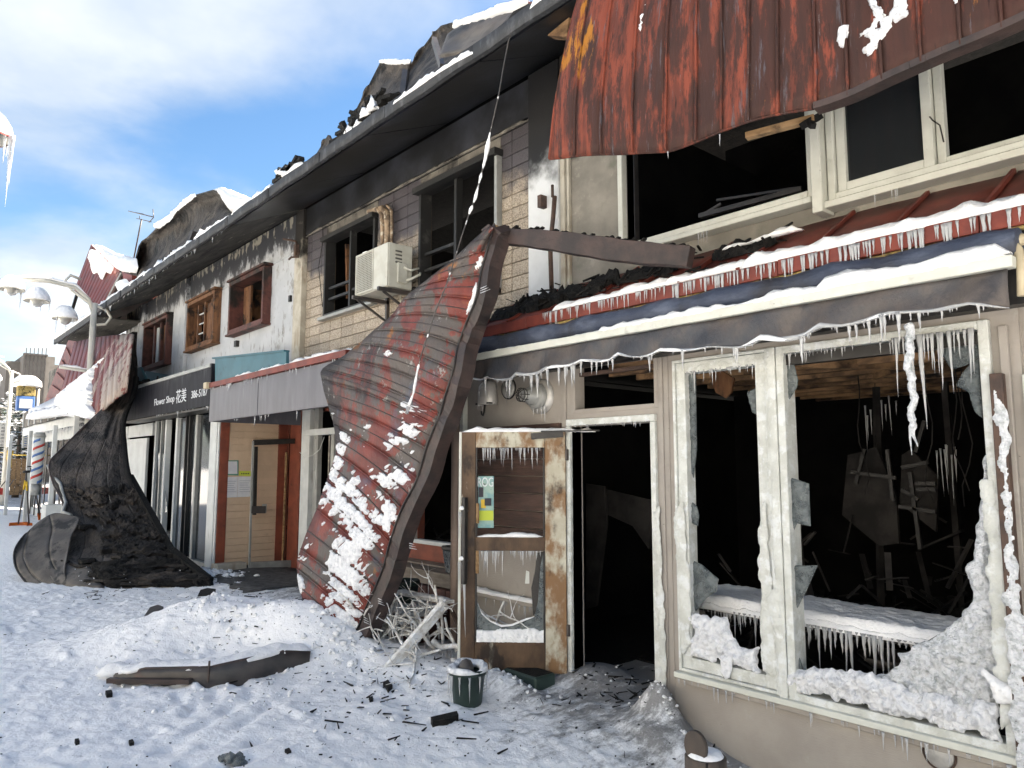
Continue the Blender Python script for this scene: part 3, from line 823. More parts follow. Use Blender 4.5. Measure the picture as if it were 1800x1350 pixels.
# frozen spray: thick frost on the remaining pane, lower right, and along the sill
def frost(px, Y, h, parent, m='frost', res=.011, edge=.04, ns=16, amp=.8, jag=.025, name='frost'):
    P = [(pl(a, b, Y).x, pl(a, b, Y).z) for a, b in px]
    return part(name, plane_crust(P, Y, h, res, edge, ns, amp, jag=jag), M[m], parent)
frost([(1735,560+180),(1727,860),(1712,985),(1700,990),(1698,1010),(1712,1050),(1705,1062),(1695,1070),(1690,1085),(1660,1110),(1600,1140),(1580,1150),(1582,1162),(1560,1185),(1500,1190),(1495,1178),(1488,1185),(1495,1210),(1560,1240),(1640,1270),(1758,1292)], .035, .055, f2, 'frost', .009, .10, 22, 1.1, .02)
part('glass_pane', MB().prism([(pl(a,b,.05).x, .05, pl(a,b,.05).z) for a, b in [(1733,840),(1722,985),(1708,1060),(1690,1090),(1600,1145),(1580,1190),(1490,1190),(1500,1235),(1755,1290)]], (0,.006,0)), M['shard'], f2)
frost([(1383,1180),(1420,1172),(1470,1180),(1500,1175),(1580,1205),(1700,1240),(1758,1225),(1762,1300),(1600,1262),(1500,1236),(1383,1208)], -.015, .045, f2, 'rime', .008, .05, 38, 1.1, .04, 'snow_heap')
frost([(1216,1082),(1225,1080),(1245,1086),(1262,1082),(1278,1090),(1285,1120),(1300,1135),(1332,1140),(1334,1182),(1216,1150)], .0, .042, f1, 'rime', .008, .05, 38, 1.1, .04, 'snow_heap')
frost([(1268,1150),(1290,1148),(1286,1180),(1276,1195),(1268,1180)], -.036, .018, f1, 'rime', .008, .02, 34, .8, .02, 'snow_heap')
frost([(1336,890),(1346,880),(1352,980),(1360,1075),(1366,1190),(1338,1182),(1334,1000)], -.036, .0045, f1, 'cream_icy', .008, .02, 55, 1.2, .022)
frost([(1345,1050),(1366,1030),(1374,1080),(1372,1130),(1360,1110)], -.05, .007, A, 'cream_icy', .008, .02, 55, 1.2, .02)
frost([(1722,840),(1748,830),(1768,1000),(1782,1170),(1784,1260),(1758,1290),(1745,1100),(1735,950)], -.041, .006, f2, 'cream_icy', .008, .02, 50, 1.2, .03)
frost([(1185,900),(1200,880),(1210,1000),(1214,1130),(1200,1150),(1190,1020)], -.035, .005, f1, 'cream_icy', .008, .02, 50, 1.2, .025)
frost([(1728,1180),(1760,1200),(1798,1215),(1798,1232),(1750,1240)], -.06, .03, A, 'snow', .008, .03, 30, .9, .02, 'snow_heap')

# the thick twisted ice column hanging from the awning edge
mb = MB(); pts = []; rad = []
for i in range(46):
    t = i/45; q = pl(1596+12*t+3*math.sin(t*14)+2*math.sin(t*33), 570+215*t, -.33)
    pts.append(q); rad.append(.021*(1.05-.3*t)*(1+.12*math.sin(i*1.7)+.10*math.sin(i*2.9)) if t < .86 else .02*(1-t)*3.4+.002)
mb.tube(pts, rad, 10); 
mb.tube([pl(1608,735,-.33), pl(1600,750,-.33), pl(1600,770,-.33), pl(1603,800,-.33)], [.010,.008,.006,.001], 7)
part('ice_column', mb, M['frost'], A, label='thick knobbly column of ice hanging from the awning edge')

# door opening, transom
part('door_frame', MB().box(-4.345, -4.30, -.03, .11, -.05, 2.03).box(-3.47, -3.425, -.03, .11, -.05, 2.03).box(-4.345, -3.425, -.03, .11, 2.033, 2.085), M['cream_icy'], A, bevel=.004)
part('transom_frame', MB().box(-4.29, -4.255, -.01, .1, 2.13, 2.54).box(-3.44, -3.40, -.01, .1, 2.13, 2.54).box(-4.255, -3.44, -.01, .1, 2.13, 2.165), M['beige'], A, bevel=.003)
part('transom_bar', MB().box(-4.25, -3.45, .04, .08, 2.44, 2.47), M['rust'], A)
frost([(1150,900),(1158,890),(1163,1000),(1168,1100),(1172,1240),(1160,1245),(1156,1100)], -.031, .007, A, 'cream_icy', .008, .02, 50, 1.1, .02)
icicle_row((-4.30,-.03,2.035), (-3.47,-.03,2.035), 34, A, .01, .05, 15, .003)

# ---- fascia: dark frozen valance with a wavy hem, white bar with snow, roll, red edge
def val_z(x):   # hem of the cloth
    s = (x+5.3)/4.2
    return 2.475 - .035*abs(math.sin((x+.12)*math.pi/.37))*(.6+.4*math.sin(x*5)) + .02*math.sin(x*3.1)
g = []
NX = 150
for j in range(9):
    row = []
    for i in range(NX):
        x = -5.30 + (4.24)*i/(NX-1); t = j/8
        z = 2.635*(1-t) + val_z(x)*t
        row.append((x, -.335 + .022*t*math.sin(x*17) - .03*t + .008*math.sin(x*9+t*4), z))
    g.append(row)
part('awning_valance', MB().sheet(g, .004), M['valance'], A)
hem = [(-5.30+4.24*i/80, -.368+.022*math.sin((-5.3+4.24*i/80)*17), val_z(-5.30+4.24*i/80)) for i in range(81)]
mb = snow_bar(hem, .026, .018, 31, 8, .03, .8); part('snow_rim', mb, M['ice'], A)
for a_, b_ in ((0,8),(20,34),(40,46),(52,60),(66,71)):
    part('snow_rim', snow_bar(hem[a_:b_+1], .03, .020, a_+2, 8, .03, .7), M['snow'], A)
rr = random.Random(4)
for i in range(95):
    x = rr.uniform(-5.2, -1.12); c = abs(math.sin((x+.12)*math.pi/.37))
    if c < .45 and rr.random() < .5: continue
    big = rr.random()**3
    if -4.6 < x < -3.4: big = rr.random()**1.4
    L_ = .02 + .13*big + (.06 if -4.3 < x < -3.5 else 0)*rr.random()
    icicle((x, -.368+.022*math.sin(x*17), val_z(x)+.004), L_, .004+.010*L_/.15, A)
icicle(pl(895+105,655,-.35)+Vector((-.35,0,.0)), .15, .010, A)
icicle(pl(963,640,-.35), .16, .011, A)
part('fascia_bar', MB().box(-5.27, -1.03, -.37, -.30, 2.637, 2.695), M['cream'], A, bevel=.004)
part('snow_strip', snow_bar([(-5.25,-.335,2.693), (-4.2,-.335,2.693), (-3.6,-.335,2.693)], .05, .012, 2, 9, .04, .8), M['snow'], A)
part('snow_strip', snow_bar([(-3.7,-.335,2.69), (-2.9,-.335,2.69), (-2.2,-.335,2.69), (-1.04,-.335,2.69)], .07, .042, 8, 11, .03, .6), M['snow'], A)
part('snow_strip', snow_bar([(-2.0,-.335,2.71), (-1.04,-.335,2.71)], .08, .055, 18, 11, .03, .45), M['snow'], A)
mb = MB(); pts = [(-5.28+4.25*i/60, -.22+.01*math.sin(i*.5), 2.782+.008*math.sin(i*.7)) for i in range(61)]
mb.tube(pts, [.078*(1+.06*math.sin(i*1.1)+.04*math.sin(i*2.3)) for i in range(61)], 14)
part('awning_roll', mb, M['awning_roll'], A)
part('awning_arm', MB().tube([pl(1775,425,-.24), pl(1790,440,-.26), pl(1796,470,-.3), pl(1797,520,-.3)], .022, 10).tube([pl(1762,430,-.24), pl(1800,420,-.2)], .03, 10), M['pipe_cream'], A)
part('fascia_board', MB().box(-5.4, -.2, -.12, -.02, 2.5, 2.87), M['blackframe'], A)
# pent roof: sheets, red edge, foam, snow, burnt debris
for i, x0 in enumerate(np.arange(-5.35, 1.4, .46)):
    g = [[(x0+.02+ (.42)*a, -.2+.7*b, 2.955+.43*b + .006*math.sin(a*3+i)) for a in (0,.33,.66,1)] for b in (0,.33,.66,1)]
    part('roof_sheet', MB().sheet(g, .01), M['red_metal'], A)
    part('roof_seam', MB().beam((x0,-.2,2.965), (x0,.495,3.392), .022, .03), M['red_metal'], A)
part('roof_deck', MB().add([(-5.38,-.17,2.90),(1.9,-.17,2.90),(1.9,.49,3.33),(-5.38,.49,3.33),(-5.38,-.17,2.87),(1.9,-.17,2.87),(1.9,.49,2.87),(-5.38,.49,2.87)],
     [(0,1,2,3),(0,4,5,1),(1,5,6,2),(2,6,7,3),(3,7,4,0),(4,7,6,5)]), M['blackframe'], A)
mb = MB()
for k, (a_, b_) in enumerate([(-5.34,-4.62),(-4.615,-3.3),(-3.295,-2.3),(-2.295,-1.2),(-1.195,0.6),(.605,1.9)]):
    part('red_edge_trim', MB().box(a_, b_, -.225, -.19, 2.868+.004*(k%2), 2.962+.004*(k%2)), M['red_metal'], A, bevel=.003)
part('foam_strip', snow_bar([(-5.3,-.19,2.855),(1.8,-.19,2.855)], .035, .022, 77, 7, .06, .6), M['yellow_foam'], A)
part('snow_strip', snow_bar([(-4.75,-.14,2.965), (-4.2,-.13,2.968)], .09, .02, 41, 9, .04, .9), M['snow'], A)
part('snow_strip', snow_bar([(-4.35,-.13,2.968), (-3.9,-.13,2.97), (-3.1,-.12,2.975), (-2.4,-.12,2.975)], .17, .065, 42, 13, .035, .55), M['snow'], A)
part('snow_strip', snow_bar([(-2.6,-.12,2.965), (-1.9,-.13,2.965), (-1.2,-.13,2.965), (1.4,-.12,2.96)], .19, .088, 47, 13, .035, .42), M['snow'], A)
icicle_row((-4.4,-.232,2.965), (-3.1,-.232,2.965), 52, A, .03, .16, 21, .006)
icicle_row((-3.1,-.232,2.955), (-2.0,-.232,2.955), 66, A, .05, .20, 22, .007)
icicle_row((-2.0,-.232,2.955), (-.8,-.232,2.955), 66, A, .06, .25, 23, .008)
icicle_row((-5.2,-.21,2.865), (-3.4,-.21,2.865), 18, A, .02, .06, 24, .004)
def crumple(x0, x1, b0, b1, lift, seed, hole=.1):
    """a torn crumpled layer lying on the sloping awning roof"""
    nu, nv = int((x1-x0)/.028), 22
    Ug, Vg = np.meshgrid(np.linspace(0,1,nu), np.linspace(0,1,nv))
    f = fbm(Ug*(x1-x0)*4+seed, Vg*4, 4, .65); r_ = np.abs(fbm(Ug*(x1-x0)*9+seed*2, Vg*9+Ug*4, 3))
    edge = np.minimum(np.minimum(Ug, 1-Ug)*6, np.minimum(Vg, 1-Vg)*3)
    F_ = f + edge*.9 - hole - .25
    H_ = np.where(F_ > 0, .012 + lift*np.clip(f+.4,0,1.2) + .06*r_, -1)
    return crust(lambda u, v: ((x0+(x1-x0)*u, -.2+.7*(b0+(b1-b0)*v), 2.968+.43*(b0+(b1-b0)*v)), (0,-.25,1)), nu, nv, H_, .0, False, F_)
part('burnt_layer', crumple(-5.34, -4.35, .1, .9, .025, 3, .18), M['char'], A)
part('burnt_layer', crumple(-4.85, -3.9, .15, .75, .06, 9, .12), M['char'], A)
part('burnt_layer', crumple(-3.95, -3.3, .35, .8, .03, 15, .2), M['char'], A)
part('burnt_layer', crumple(-3.1, -2.5, .4, .8, .03, 21, .2), M['char'], A)
mb = MB(); rr = random.Random(9)
for i in range(70):
    t = rr.random(); x = -5.3+2.9*t; b = rr.uniform(.05, .85)
    p = Vector((x, -.2+.7*b, 3.0+.43*b+rr.uniform(0,.03)))
    mb.beam(p, p+Vector((rr.uniform(-.16,.16), rr.uniform(-.1,.1), rr.uniform(-.01,.05))), rr.uniform(.008,.022), rr.uniform(.006,.014))
part('burnt_debris', mb, M['char'], A, kind='stuff')
part('snow_strip', snow_bar([(-2.95,.2,3.25),(-2.35,.22,3.27)], .08, .03, 90, 9, .03, .9), M['snow'], A)

# upper storey wall (cement) with three window openings
U1 = (-4.06, -2.39, 3.60, 4.92); U2 = (-2.24, 1.4, 3.53, 4.92)
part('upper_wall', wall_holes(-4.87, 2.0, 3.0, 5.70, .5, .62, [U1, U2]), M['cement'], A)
fu1 = part('window_frame', frame_mb(-4.115, -2.345, 3.545, 4.97, .40, .55, .052), M['cream'], A, bevel=.005)
part('window_sash', frame_mb(-4.055, -3.975, 3.61, 4.91, .46, .52, .075), M['blackframe'], fu1)
part('window_sill', MB().box(-4.14, -2.36, .37, .50, 3.50, 3.542), M['cream'], fu1, bevel=.006)
fu2 = part('window_frame', frame_mb(-2.255, 1.45, 3.475, 4.97, .40, .55, .05), M['cream'], A, bevel=.005)
part('window_sill', MB().box(-2.27, 1.5, .36, .50, 3.425, 3.472), M['cream'], fu2, bevel=.006)
part('window_sash', frame_mb(-2.20, -1.60, 3.53, 4.92, .43, .50, .06), M['cream'], fu2, bevel=.004)
part('window_sash', frame_mb(-1.595, .0, 3.53, 4.92, .47, .53, .05), M['cream'], fu2, bevel=.004)
part('glass_pane', MB().box(-2.14, -1.66, .465, .471, 3.59, 4.86), M['glass_dark'], fu2)
part('wall_post', MB().box(-2.337, -2.263, .33, .50, 3.40, 4.95), M['cream'], A, bevel=.006)
part('wall_cable', MB().tube([pl(1634,205,.38), pl(1640,212,.38), pl(1652,220,.38), pl(1659,250,.42)], .005, 6), M['blackframe'], A)
part('fallen_sash', MB().beam(pl(1230,380,.52), pl(1410,332,.52), .04, .035).beam(pl(1232,380,.60), pl(1268,358,.60), .02, .02).beam(pl(1260,352,.9), pl(1405,330,.9), .02, .02), M['blackframe'], A)
icicle_row((-3.3,.37,3.50), (-3.15,.37,3.50), 4, A, .06, .16, 61, .004)
icicle_row((-1.95,.37,3.43), (-1.80,.37,3.43), 5, A, .06, .14, 62, .004)
# white pilaster between A and B
part('side_strip', MB().box(-4.868, -4.81, .44, .50, 3.3, 5.68).box(-4.80,-4.77,.46,.50,3.3,5.68), M['pillar'], A, bevel=.004)
part('corner_pilaster', MB().box(-5.30, -4.87, .42, .60, 2.9, 5.66), M['pilaster_white'], A, bevel=.006)
part('gas_pipe', MB().tube([pl(970,520,.36), pl(967,430,.36), pl(972,385,.36), pl(975,345,.36)], .022, 8).tube([pl(975,345,.36)+Vector((-.03,0,0)), pl(975,345,.36)+Vector((-.03,0,.12))], .014, 8).box(*(lambda q: (q.x-.02,q.x+.03,.34,.42,q.z-.06,q.z+.06))(pl(955,356,.4))), M['rust'], A)

# inside the beige shop
for bb in ((-5.7,2.0,4.6,4.7,-.1,6.2),(-5.75,-5.70,.13,4.6,-.1,2.6),(-5.29,-5.24,.63,4.6,2.81,5.7),(2.0,2.05,.13,4.7,-.1,5.7)): part('interior_wall', MB().box(*bb), M['room'], A)
part('interior_floor', MB().box(-5.69, 1.99, .63, 4.59, 2.66, 2.80), M['room'], A)
part('ground_floor', MB().box(-5.69, -3.42-1.0, .5, 4.59, -.1, .02).box(-3.42,1.99,.14,4.59,-.1,.02).box(-4.415,-3.425,.9,4.59,-.1,.015), M['char'], A)
for i in range(11):
    y = .35+.36*i
    part('ceiling_joist', MB().box(-4.2, -.6, y, y+.06, 2.46, 2.64), M['joist'], A)
part('ceiling_beam', MB().beam((-2.9,.3,2.44),(-1.5,2.4,2.44), .04, .06).beam((-3.3,1.0,2.48),(-1.2,1.1,2.46),.04,.07).beam((-2.6,1.8,2.43),(-1.4,.5,2.45),.03,.05), M['joist'], A)
part('hanging_board', MB().prism([pl(a,b,.5) for a,b in [(1247,660),(1262,648),(1290,665),(1285,690),(1275,700),(1258,690)]], (0,.02,0)), M['oldwood'], A)
part('partition_panel', MB().prism([pl(a,b,1.2) for a,b in [(1030,850),(1062,855),(1066,920),(1048,1065),(1030,1070)]], (0,.03,0)).prism([pl(a,b,1.4) for a,b in [(1064,860),(1148,880),(1140,965),(1112,925),(1068,905)]], (0,.03,0)), M['dim_panel'], A)
rr = random.Random(12); mb = MB()
for i in range(150):
    x = rr.uniform(-4.3,-.6); y = rr.uniform(1.2, 3.6); z = rr.uniform(.03,.55)*(1-abs(x+2.2)/4)
    v = Vector((rr.uniform(-1,1), rr.uniform(-1,1), rr.uniform(-.4,.8))).normalized()*rr.uniform(.1,.45)
    mb.beam(Vector((x,y,z)), Vector((x,y,z))+v, rr.uniform(.02,.09), rr.uniform(.01,.03))
part('rubble', mb, M['char'], A, kind='stuff')
rr = random.Random(33)
for k in range(5):
    x = -3.9+.72*k; part('charred_stud', MB().beam((x,3.0,.03),(x+.12*((k*5)%3-1),2.9,2.5),.05,.05), M['dim_panel'], A)
for k in range(6):
    x = rr.uniform(-3.6,-1.0); y = rr.uniform(1.2,2.6)
    part('dangling_wire', MB().tube([Vector((x+.015*math.sin(t*2+k)*t, y, 2.5-t*.25)) for t in np.linspace(0, rr.uniform(1.5,4.5), 8)], .005, 5), M['dim_panel'], A)
mb = MB()
for k in range(110):
    x = rr.uniform(-3.9,-.9); y = rr.uniform(1.3,3.2); z = rr.uniform(.1,1.5)*rr.random()**.6
    v = Vector((rr.uniform(-1,1), rr.uniform(-.5,.5), rr.uniform(-.7,1))).normalized()*rr.uniform(.08,.45)
    mb.beam((x,y,z), Vector((x,y,z))+v, rr.uniform(.015,.06), rr.uniform(.006,.02))
part('fallen_lath', mb, M['dim_panel'], A, kind='stuff')
part('inner_partition', MB().prism([pl(a,b,2.6) for a,b in [(1490,800),(1480,905),(1545,960),(1580,955),(1575,870),(1540,785),(1510,795)]], (0,.04,0)).prism([pl(a,b,2.6) for a,b in [(1585,800),(1582,885),(1645,935),(1650,840),(1600,790)]], (0,.04,0)), M['dim_panel'], A)
mb = MB()
for a_, b_ in [((1585,822),(1632,812)),((1600,830),(1618,965)),((1585,860),(1615,878)),((1610,850),(1645,850)),((1612,860),(1645,860)),((1580,890),(1645,900)),((1610,795),(1625,740)),((1560,790),(1570,880)),((1520,790),(1505,850)),((1495,830),(1575,840))]:
    mb.beam(pl(*a_,2.4), pl(*b_,2.4), .03, .03)
part('charred_lath', mb, M['blackframe'], A)

# wall fittings beside the door
def W0(px, py, y=0): return pl(px, py, y)
q = W0(862, 693); s = .115
mb = MB(); prof = []
mb.lathe((q.x, -.003, q.z+.01), [(.118,0),(.118,.05),(.108,.085),(.0,.10)], 24, (0,-1,0))
vh = thing('vent_hood', 'domed metal vent hood with icicles, left of the round blank cover on the beige wall', 'vent', (q.x, 0, q.z))
mb = MB(); g = []
for j in range(8):
    t = j/7*math.pi/2
    g.append([(q.x + .105*math.cos(math.pi*i/16)*1.0, -.11*math.sin(math.pi*i/16)*(math.sin(t)*.4+.6)*(1 if j else .3), q.z + .02 + .10*math.cos(t)**.8) for i in range(17)])
g2 = []
for j in range(9):
    h = [.125,.122,.112,.095,.07,.0,-.05,-.10,-.105][j]; r_ = [.004,.035,.062,.082,.098,.108,.108,.108,.106][j]
    g2.append([(q.x + r_*math.cos(math.pi*i/16), -.006-r_*1.05*math.sin(math.pi*i/16), q.z + h) for i in range(17)])
part('hood', MB().sheet(g2, -.003), M['vent'], vh)
part('mouth', MB().box(q.x-.10, q.x+.10, -.10, -.005, q.z-.10, q.z-.085), M['blackframe'], vh)
part('hook', MB().tube([(q.x-.02,-.05,q.z-.10),(q.x-.02,-.06,q.z-.17),(q.x-.035,-.06,q.z-.20),(q.x-.055,-.06,q.z-.19),(q.x-.06,-.06,q.z-.16)], .008, 6), M['blackframe'], vh)
icicle((q.x+.02,-.11,q.z-.08), .07, .006, vh); icicle((q.x-.06,-.10,q.z-.08), .06, .005, vh); icicle((q.x-.02,-.12,q.z+.02), .15, .006, vh)
q = W0(895, 683)
rc = thing('round_wall_cover', 'small pale round blank cover plate between the vent hood and the flue outlet', 'cover', (q.x, 0, q.z))
part('plate', MB().lathe((q.x,-.001,q.z), [(.088,0),(.088,.012),(.078,.022),(.0,.026)], 24, (0,-1,0)), M['vent'], rc)
part('rim', MB().lathe((q.x,-.0,q.z), [(.100,0),(.100,.010),(.090,.012),(.088,.0)], 24, (0,-1,0)), M['blackframe'], rc)
icicle((q.x,-.03,q.z+.05), .18, .005, rc)
q = W0(952, 697)
fl = thing('flue_outlet', 'round stepped metal flue outlet with wire cage sticking out of the beige wall', 'flue', (q.x, 0, q.z))
part('wall_plate', MB().lathe((q.x,-.001,q.z), [(.155,0),(.155,.02),(.120,.04),(.112,.04)], 28, (0,-1,0)), M['vent'], fl)
part('pipe', MB().lathe((q.x,-.02,q.z), [(.110,0),(.110,.06),(.09,.07),(.075,.07),(.075,.13),(.055,.14),(.052,.20),(.04,.20),(.04,.14),(.0,.14)], 24, (0,-1,0)), M['alu'], fl)
mb = MB()
for k in range(8):
    t = k*math.pi/4; c, s_ = math.cos(t), math.sin(t)
    mb.tube([(q.x+.056*c,-.19,q.z+.056*s_),(q.x+.056*c,-.25,q.z+.056*s_),(q.x+.03*c,-.268,q.z+.03*s_),(q.x,-.27,q.z)], .0035, 5)
for yy, r_ in ((-.215,.058),(-.245,.058),(-.266,.035)):
    mb.tube([(q.x+r_*math.cos(t*math.pi/8), yy, q.z+r_*math.sin(t*math.pi/8)) for t in range(17)], .0035, 5, False)
part('wire_cage', mb, M['blackframe'], fl)
for dx, L_ in ((.09,.13),(.05,.10),(-.05,.08),(.0,.07)): icicle((q.x+dx,-.05,q.z-.08), L_, .006, fl)
# round meter lid low on the wall, right
q = W0(1652, 1325)
rl = thing('round_access_lid', 'grey round access lid low on the beige wall under the big window', 'cover', (q.x, 0, q.z))
part('lid', MB().lathe((q.x,-.002,q.z), [(.072,0),(.072,.008),(.066,.014),(.0,.016)], 28, (0,-1,0)), M['vent'], rl)
part('ring', MB().lathe((q.x,-.001,q.z), [(.084,0),(.084,.008),(.075,.012),(.074,.0)], 28, (0,-1,0)), M['rust'], rl)
# charred boards and ledge behind the open door leaf
for i in range(7):
    z0 = 1.02+.15*i
    piece('charred_plank', M['plank'], A, -5.56, -4.42, -.028, -.003, z0, z0+.147-.004)
part('wall_ledge', MB().box(-5.62, -4.42, -.10, -.002, .53, .57), M['beige'], A, bevel=.004)
part('snow_strip', snow_bar([(-5.6,-.07,.568),(-4.44,-.07,.568)], .08, .03, 12, 8, .04, .5), M['snow'], A)
icicle_row((-5.6,-.10,.53), (-4.5,-.10,.53), 30, A, .03, .14, 77, .004)
part('side_pipe', MB().tube([(-5.83,-.06,-.05),(-5.83,-.06,2.45)], .04, 10), M['pinkpipe'], A)
part('side_trim', MB().box(-5.78,-5.725,-.05,.10,-.1,2.6), M['cream'], A, bevel=.004)

# neighbour on the far right (only its shopfront edge shows)
NB = thing('neighbour_shop', 'pale framed shopfront edge right of the iced window', 'shop', (0, 0, 0))
part('wall', wall_holes(-1.12, 3.4, -.7, 2.86, .03, .14, [(-1.02,3.2,.35,2.05)]), M['beige'], NB)
part('window_frame', frame_mb(-1.115, 3.25, .30, 2.16, -.03, .08, .05), M['cream'], NB, bevel=.005)
part('window_sash', frame_mb(-1.06, 3.2, .355, 2.10, -.005, .06, .045), M['cream'], NB, bevel=.004)
part('window_rail', MB().box(-1.01, 3.15, .0, .05, 1.72, 1.80), M['cream'], NB, bevel=.004)
part('glass_pane', MB().box(-1.01, 3.15, .055, .06, .4, 2.05), M['glass_dark'], NB)
part('curtain', MB().box(-1.0, 3.1, .2, .21, .4, 2.05), M['paper'], NB)
# ============================================================ shared roof geometry
def eave(p, x0, x1, soffit_mat, z=5.25, step=None):
    ns = max(1, int((x1-x0)/1.75)); w_ = (x1-x0)/ns
    for k in range(ns):                      # sloping soffit boards with open joints between them
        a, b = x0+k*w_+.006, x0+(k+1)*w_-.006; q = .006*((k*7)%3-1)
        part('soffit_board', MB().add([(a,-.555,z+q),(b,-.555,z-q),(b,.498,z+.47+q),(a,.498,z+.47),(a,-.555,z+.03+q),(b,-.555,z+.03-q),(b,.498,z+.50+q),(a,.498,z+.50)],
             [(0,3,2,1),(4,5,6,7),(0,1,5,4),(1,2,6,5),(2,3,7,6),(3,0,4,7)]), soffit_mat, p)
    n = max(1, int((x1-x0)/1.2)); L_ = (x1-x0)/n
    rr = random.Random(int(x0*10))
    for i in range(n):
        dz = rr.uniform(-.008, .008)
        a, b = x0+i*L_+.003, x0+(i+1)*L_-.003
        g = [[(a+(b-a)*k/6, -.60 + .008*math.sin(k*1.7+i) , z-.02+dz+.135*t) for k in range(7)] for t in (0,.5,1)]
        part('eave_board', MB().sheet(g, -.045), M['eave_edge'], p)
    part('ragged_edge', snow_bar([(x0,-.57,z+.105),(x1,-.57,z+.105)], .05, .035, int(-x0*3), 7, .07, 1.3), M['char'], p)
    g = [[(x, -.55, z+.09), (x, .6, z+.62), (x, 4.2, 6.6), (x, 8.6, 5.2)] for x in (x0, x1)]
    part('roof', MB().sheet(g, .08, False), M['black'], p)
def room(p, x0, x1, zf=2.66, back=8.5, name='interior_wall', m='room', gz=-.1, front=.63):
    part('back_wall', MB().box(x0, x1, back, back+.1, -.1, 5.3), M[m], p)
    part('floor_slab', MB().box(x0+.01, x1-.01, front, back-.01, zf, zf+.14), M[m], p)
    part('ground_floor', MB().box(x0+.01, x1-.01, front+.75, back-.01, -.2, .03), M['char'], p)

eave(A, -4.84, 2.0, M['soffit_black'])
# ============================================================ B: the tiled shop in the middle
B = thing('tiled_shop_building', 'two storey shop with speckled beige wall tiles and sooty windows, behind the leaning sheet', 'building', (-8, .5, 0))
BL, BR = -10.46, -5.30
WB1 = (-9.78, -8.40, 3.88, 5.00); WB2 = (-7.30, -5.86, 3.55, 5.02)
part('upper_wall', wall_holes(BL, BR-.002, 2.85, 5.70, .525, .64, [WB1, WB2]), M['grout'], B)
tw, th_, gp = .333, .1465, .008
n = 0
for r_ in range(17):
    for c in range(16):
        x0 = BR-.01-tw*(c+1)+gp; x1 = BR-.01-tw*c; z0 = 2.90+th_*r_+gp; z1 = 2.90+th_*(r_+1)
        x0 = max(x0, BL+.005)
        if x1 < BL+.02: continue
        if z1 > 5.24: z1 = 5.24
        sub = [(x0, x1, z0, z1)]
        for (a, b, c0, d) in (WB1, WB2):
            a -= .045; b += .045; c0 -= .05; d = 5.4
            out = []
            for (p0, p1, q0, q1) in sub:
                if p1 <= a or p0 >= b or q1 <= c0 or q0 >= d: out.append((p0,p1,q0,q1)); continue
                if p0 < a: out.append((p0, a, q0, q1))
                if p1 > b: out.append((b, p1, q0, q1))
                if q0 < c0: out.append((max(p0,a), min(p1,b), q0, c0))
            sub = out
        for (p0,p1,q0,q1) in sub:
            if p1-p0 < .025 or q1-q0 < .025: continue
            dy = random.uniform(-.002, .002)
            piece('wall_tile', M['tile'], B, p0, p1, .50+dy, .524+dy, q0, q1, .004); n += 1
part('render_panel', MB().box(WB1[0]-.04, WB1[1]+.04, .495, .524, 5.005, 5.248), M['render_soot'], B)
part('render_panel', MB().box(WB2[0]-.04, WB2[1]+.04, .495, .524, 5.025, 5.248), M['render_soot'], B)
part('sooted_band', MB().box(BL, BR-.01, .47, .523, 5.255, 5.66), M['soffit_black'], B)
part('crumbling_edge', snow_bar([(BL,.47,5.215),(BR,.47,5.215)], .05, .03, 55, 7, .07, .9), M['render_soot'], B)
def black_window(p, W, y0=.46, mull=(), sill=True, m='blackframe', w_=.045, rails=()):
    a, b, c, d = W
    f = part('window_frame', frame_mb(a-.03, b+.03, c-.03, d+.03, y0, .62, w_), M[m], p, bevel=.004)
    for x in mull: part('mullion', MB().box(x-.022, x+.022, y0+.03, .58, c+.02, d-.02), M['alu_dark'], f)
    for (x0, x1, z) in rails: part('window_rail', MB().box(x0, x1, y0+.05, .56, z, z+.035), M['alu_dark'], f)
    return f
w1 = black_window(B, WB1, mull=(-9.08,), rails=((-9.74,-9.11,4.10),(-9.74,-9.11,4.26),(-9.05,-8.44,4.12)), m='alu_dark')
part('window_sill', MB().box(-9.86, -8.33, .40, .50, 3.80, 3.845), M['alu'], w1, bevel=.004)
part('curtain_pole', MB().beam(pl(610,430,.75), pl(612,525,.75), .05, .04), M['oldwood'], w1)
w2 = black_window(B, WB2, mull=(-6.62,), rails=((-7.26,-6.65,4.02),(-7.26,-6.65,4.22)), m='alu_dark')
part('window_rail', MB().box(-5.845, -5.80, .43, .50, 3.55, 5.02), M['alu'], w2)
part('window_head', MB().box(-7.36, -5.78, .38, .50, 4.985, 5.06), M['alu_dark'], w2, bevel=.004)
part('window_head', MB().box(-9.84, -8.34, .40, .50, 4.975, 5.04), M['alu_dark'], w1, bevel=.004)
# scorched pipe bundle over the air conditioner
pb = [pl(655,370,.44), pl(672,366,.42), pl(680,375,.42), pl(681,400,.42), pl(680,440,.42)]
mb = MB().tube(pb, [.03,.04,.045,.04,.035], 9).tube([v+Vector((-.09,-.02,.01)) for v in pb], [.02,.03,.03,.028,.02], 8).tube([v+Vector((.09,.01,.02)) for v in pb[1:]], .02, 8)
part('pipe_bundle', mb, M['pipewrap'], B)
part('wall_bracket', MB().beam(pl(858,560,.45), pl(870,512,.2), .03, .03).beam(pl(858,560,.45), pl(878,505,.45), .02, .02), M['blackframe'], B)
part('corner_pillar', MB().box(-10.74, -10.462, .42, .60, 2.9, 5.66), M['pillar'], B, bevel=.006)
part('loose_wire', MB().tube([pl(566,360,.48), pl(568,420,.47), pl(560,470,.46), pl(567,540,.47)], .006, 5), M['blackframe'], B)
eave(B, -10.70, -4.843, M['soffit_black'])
room(B, -10.75, -5.76)
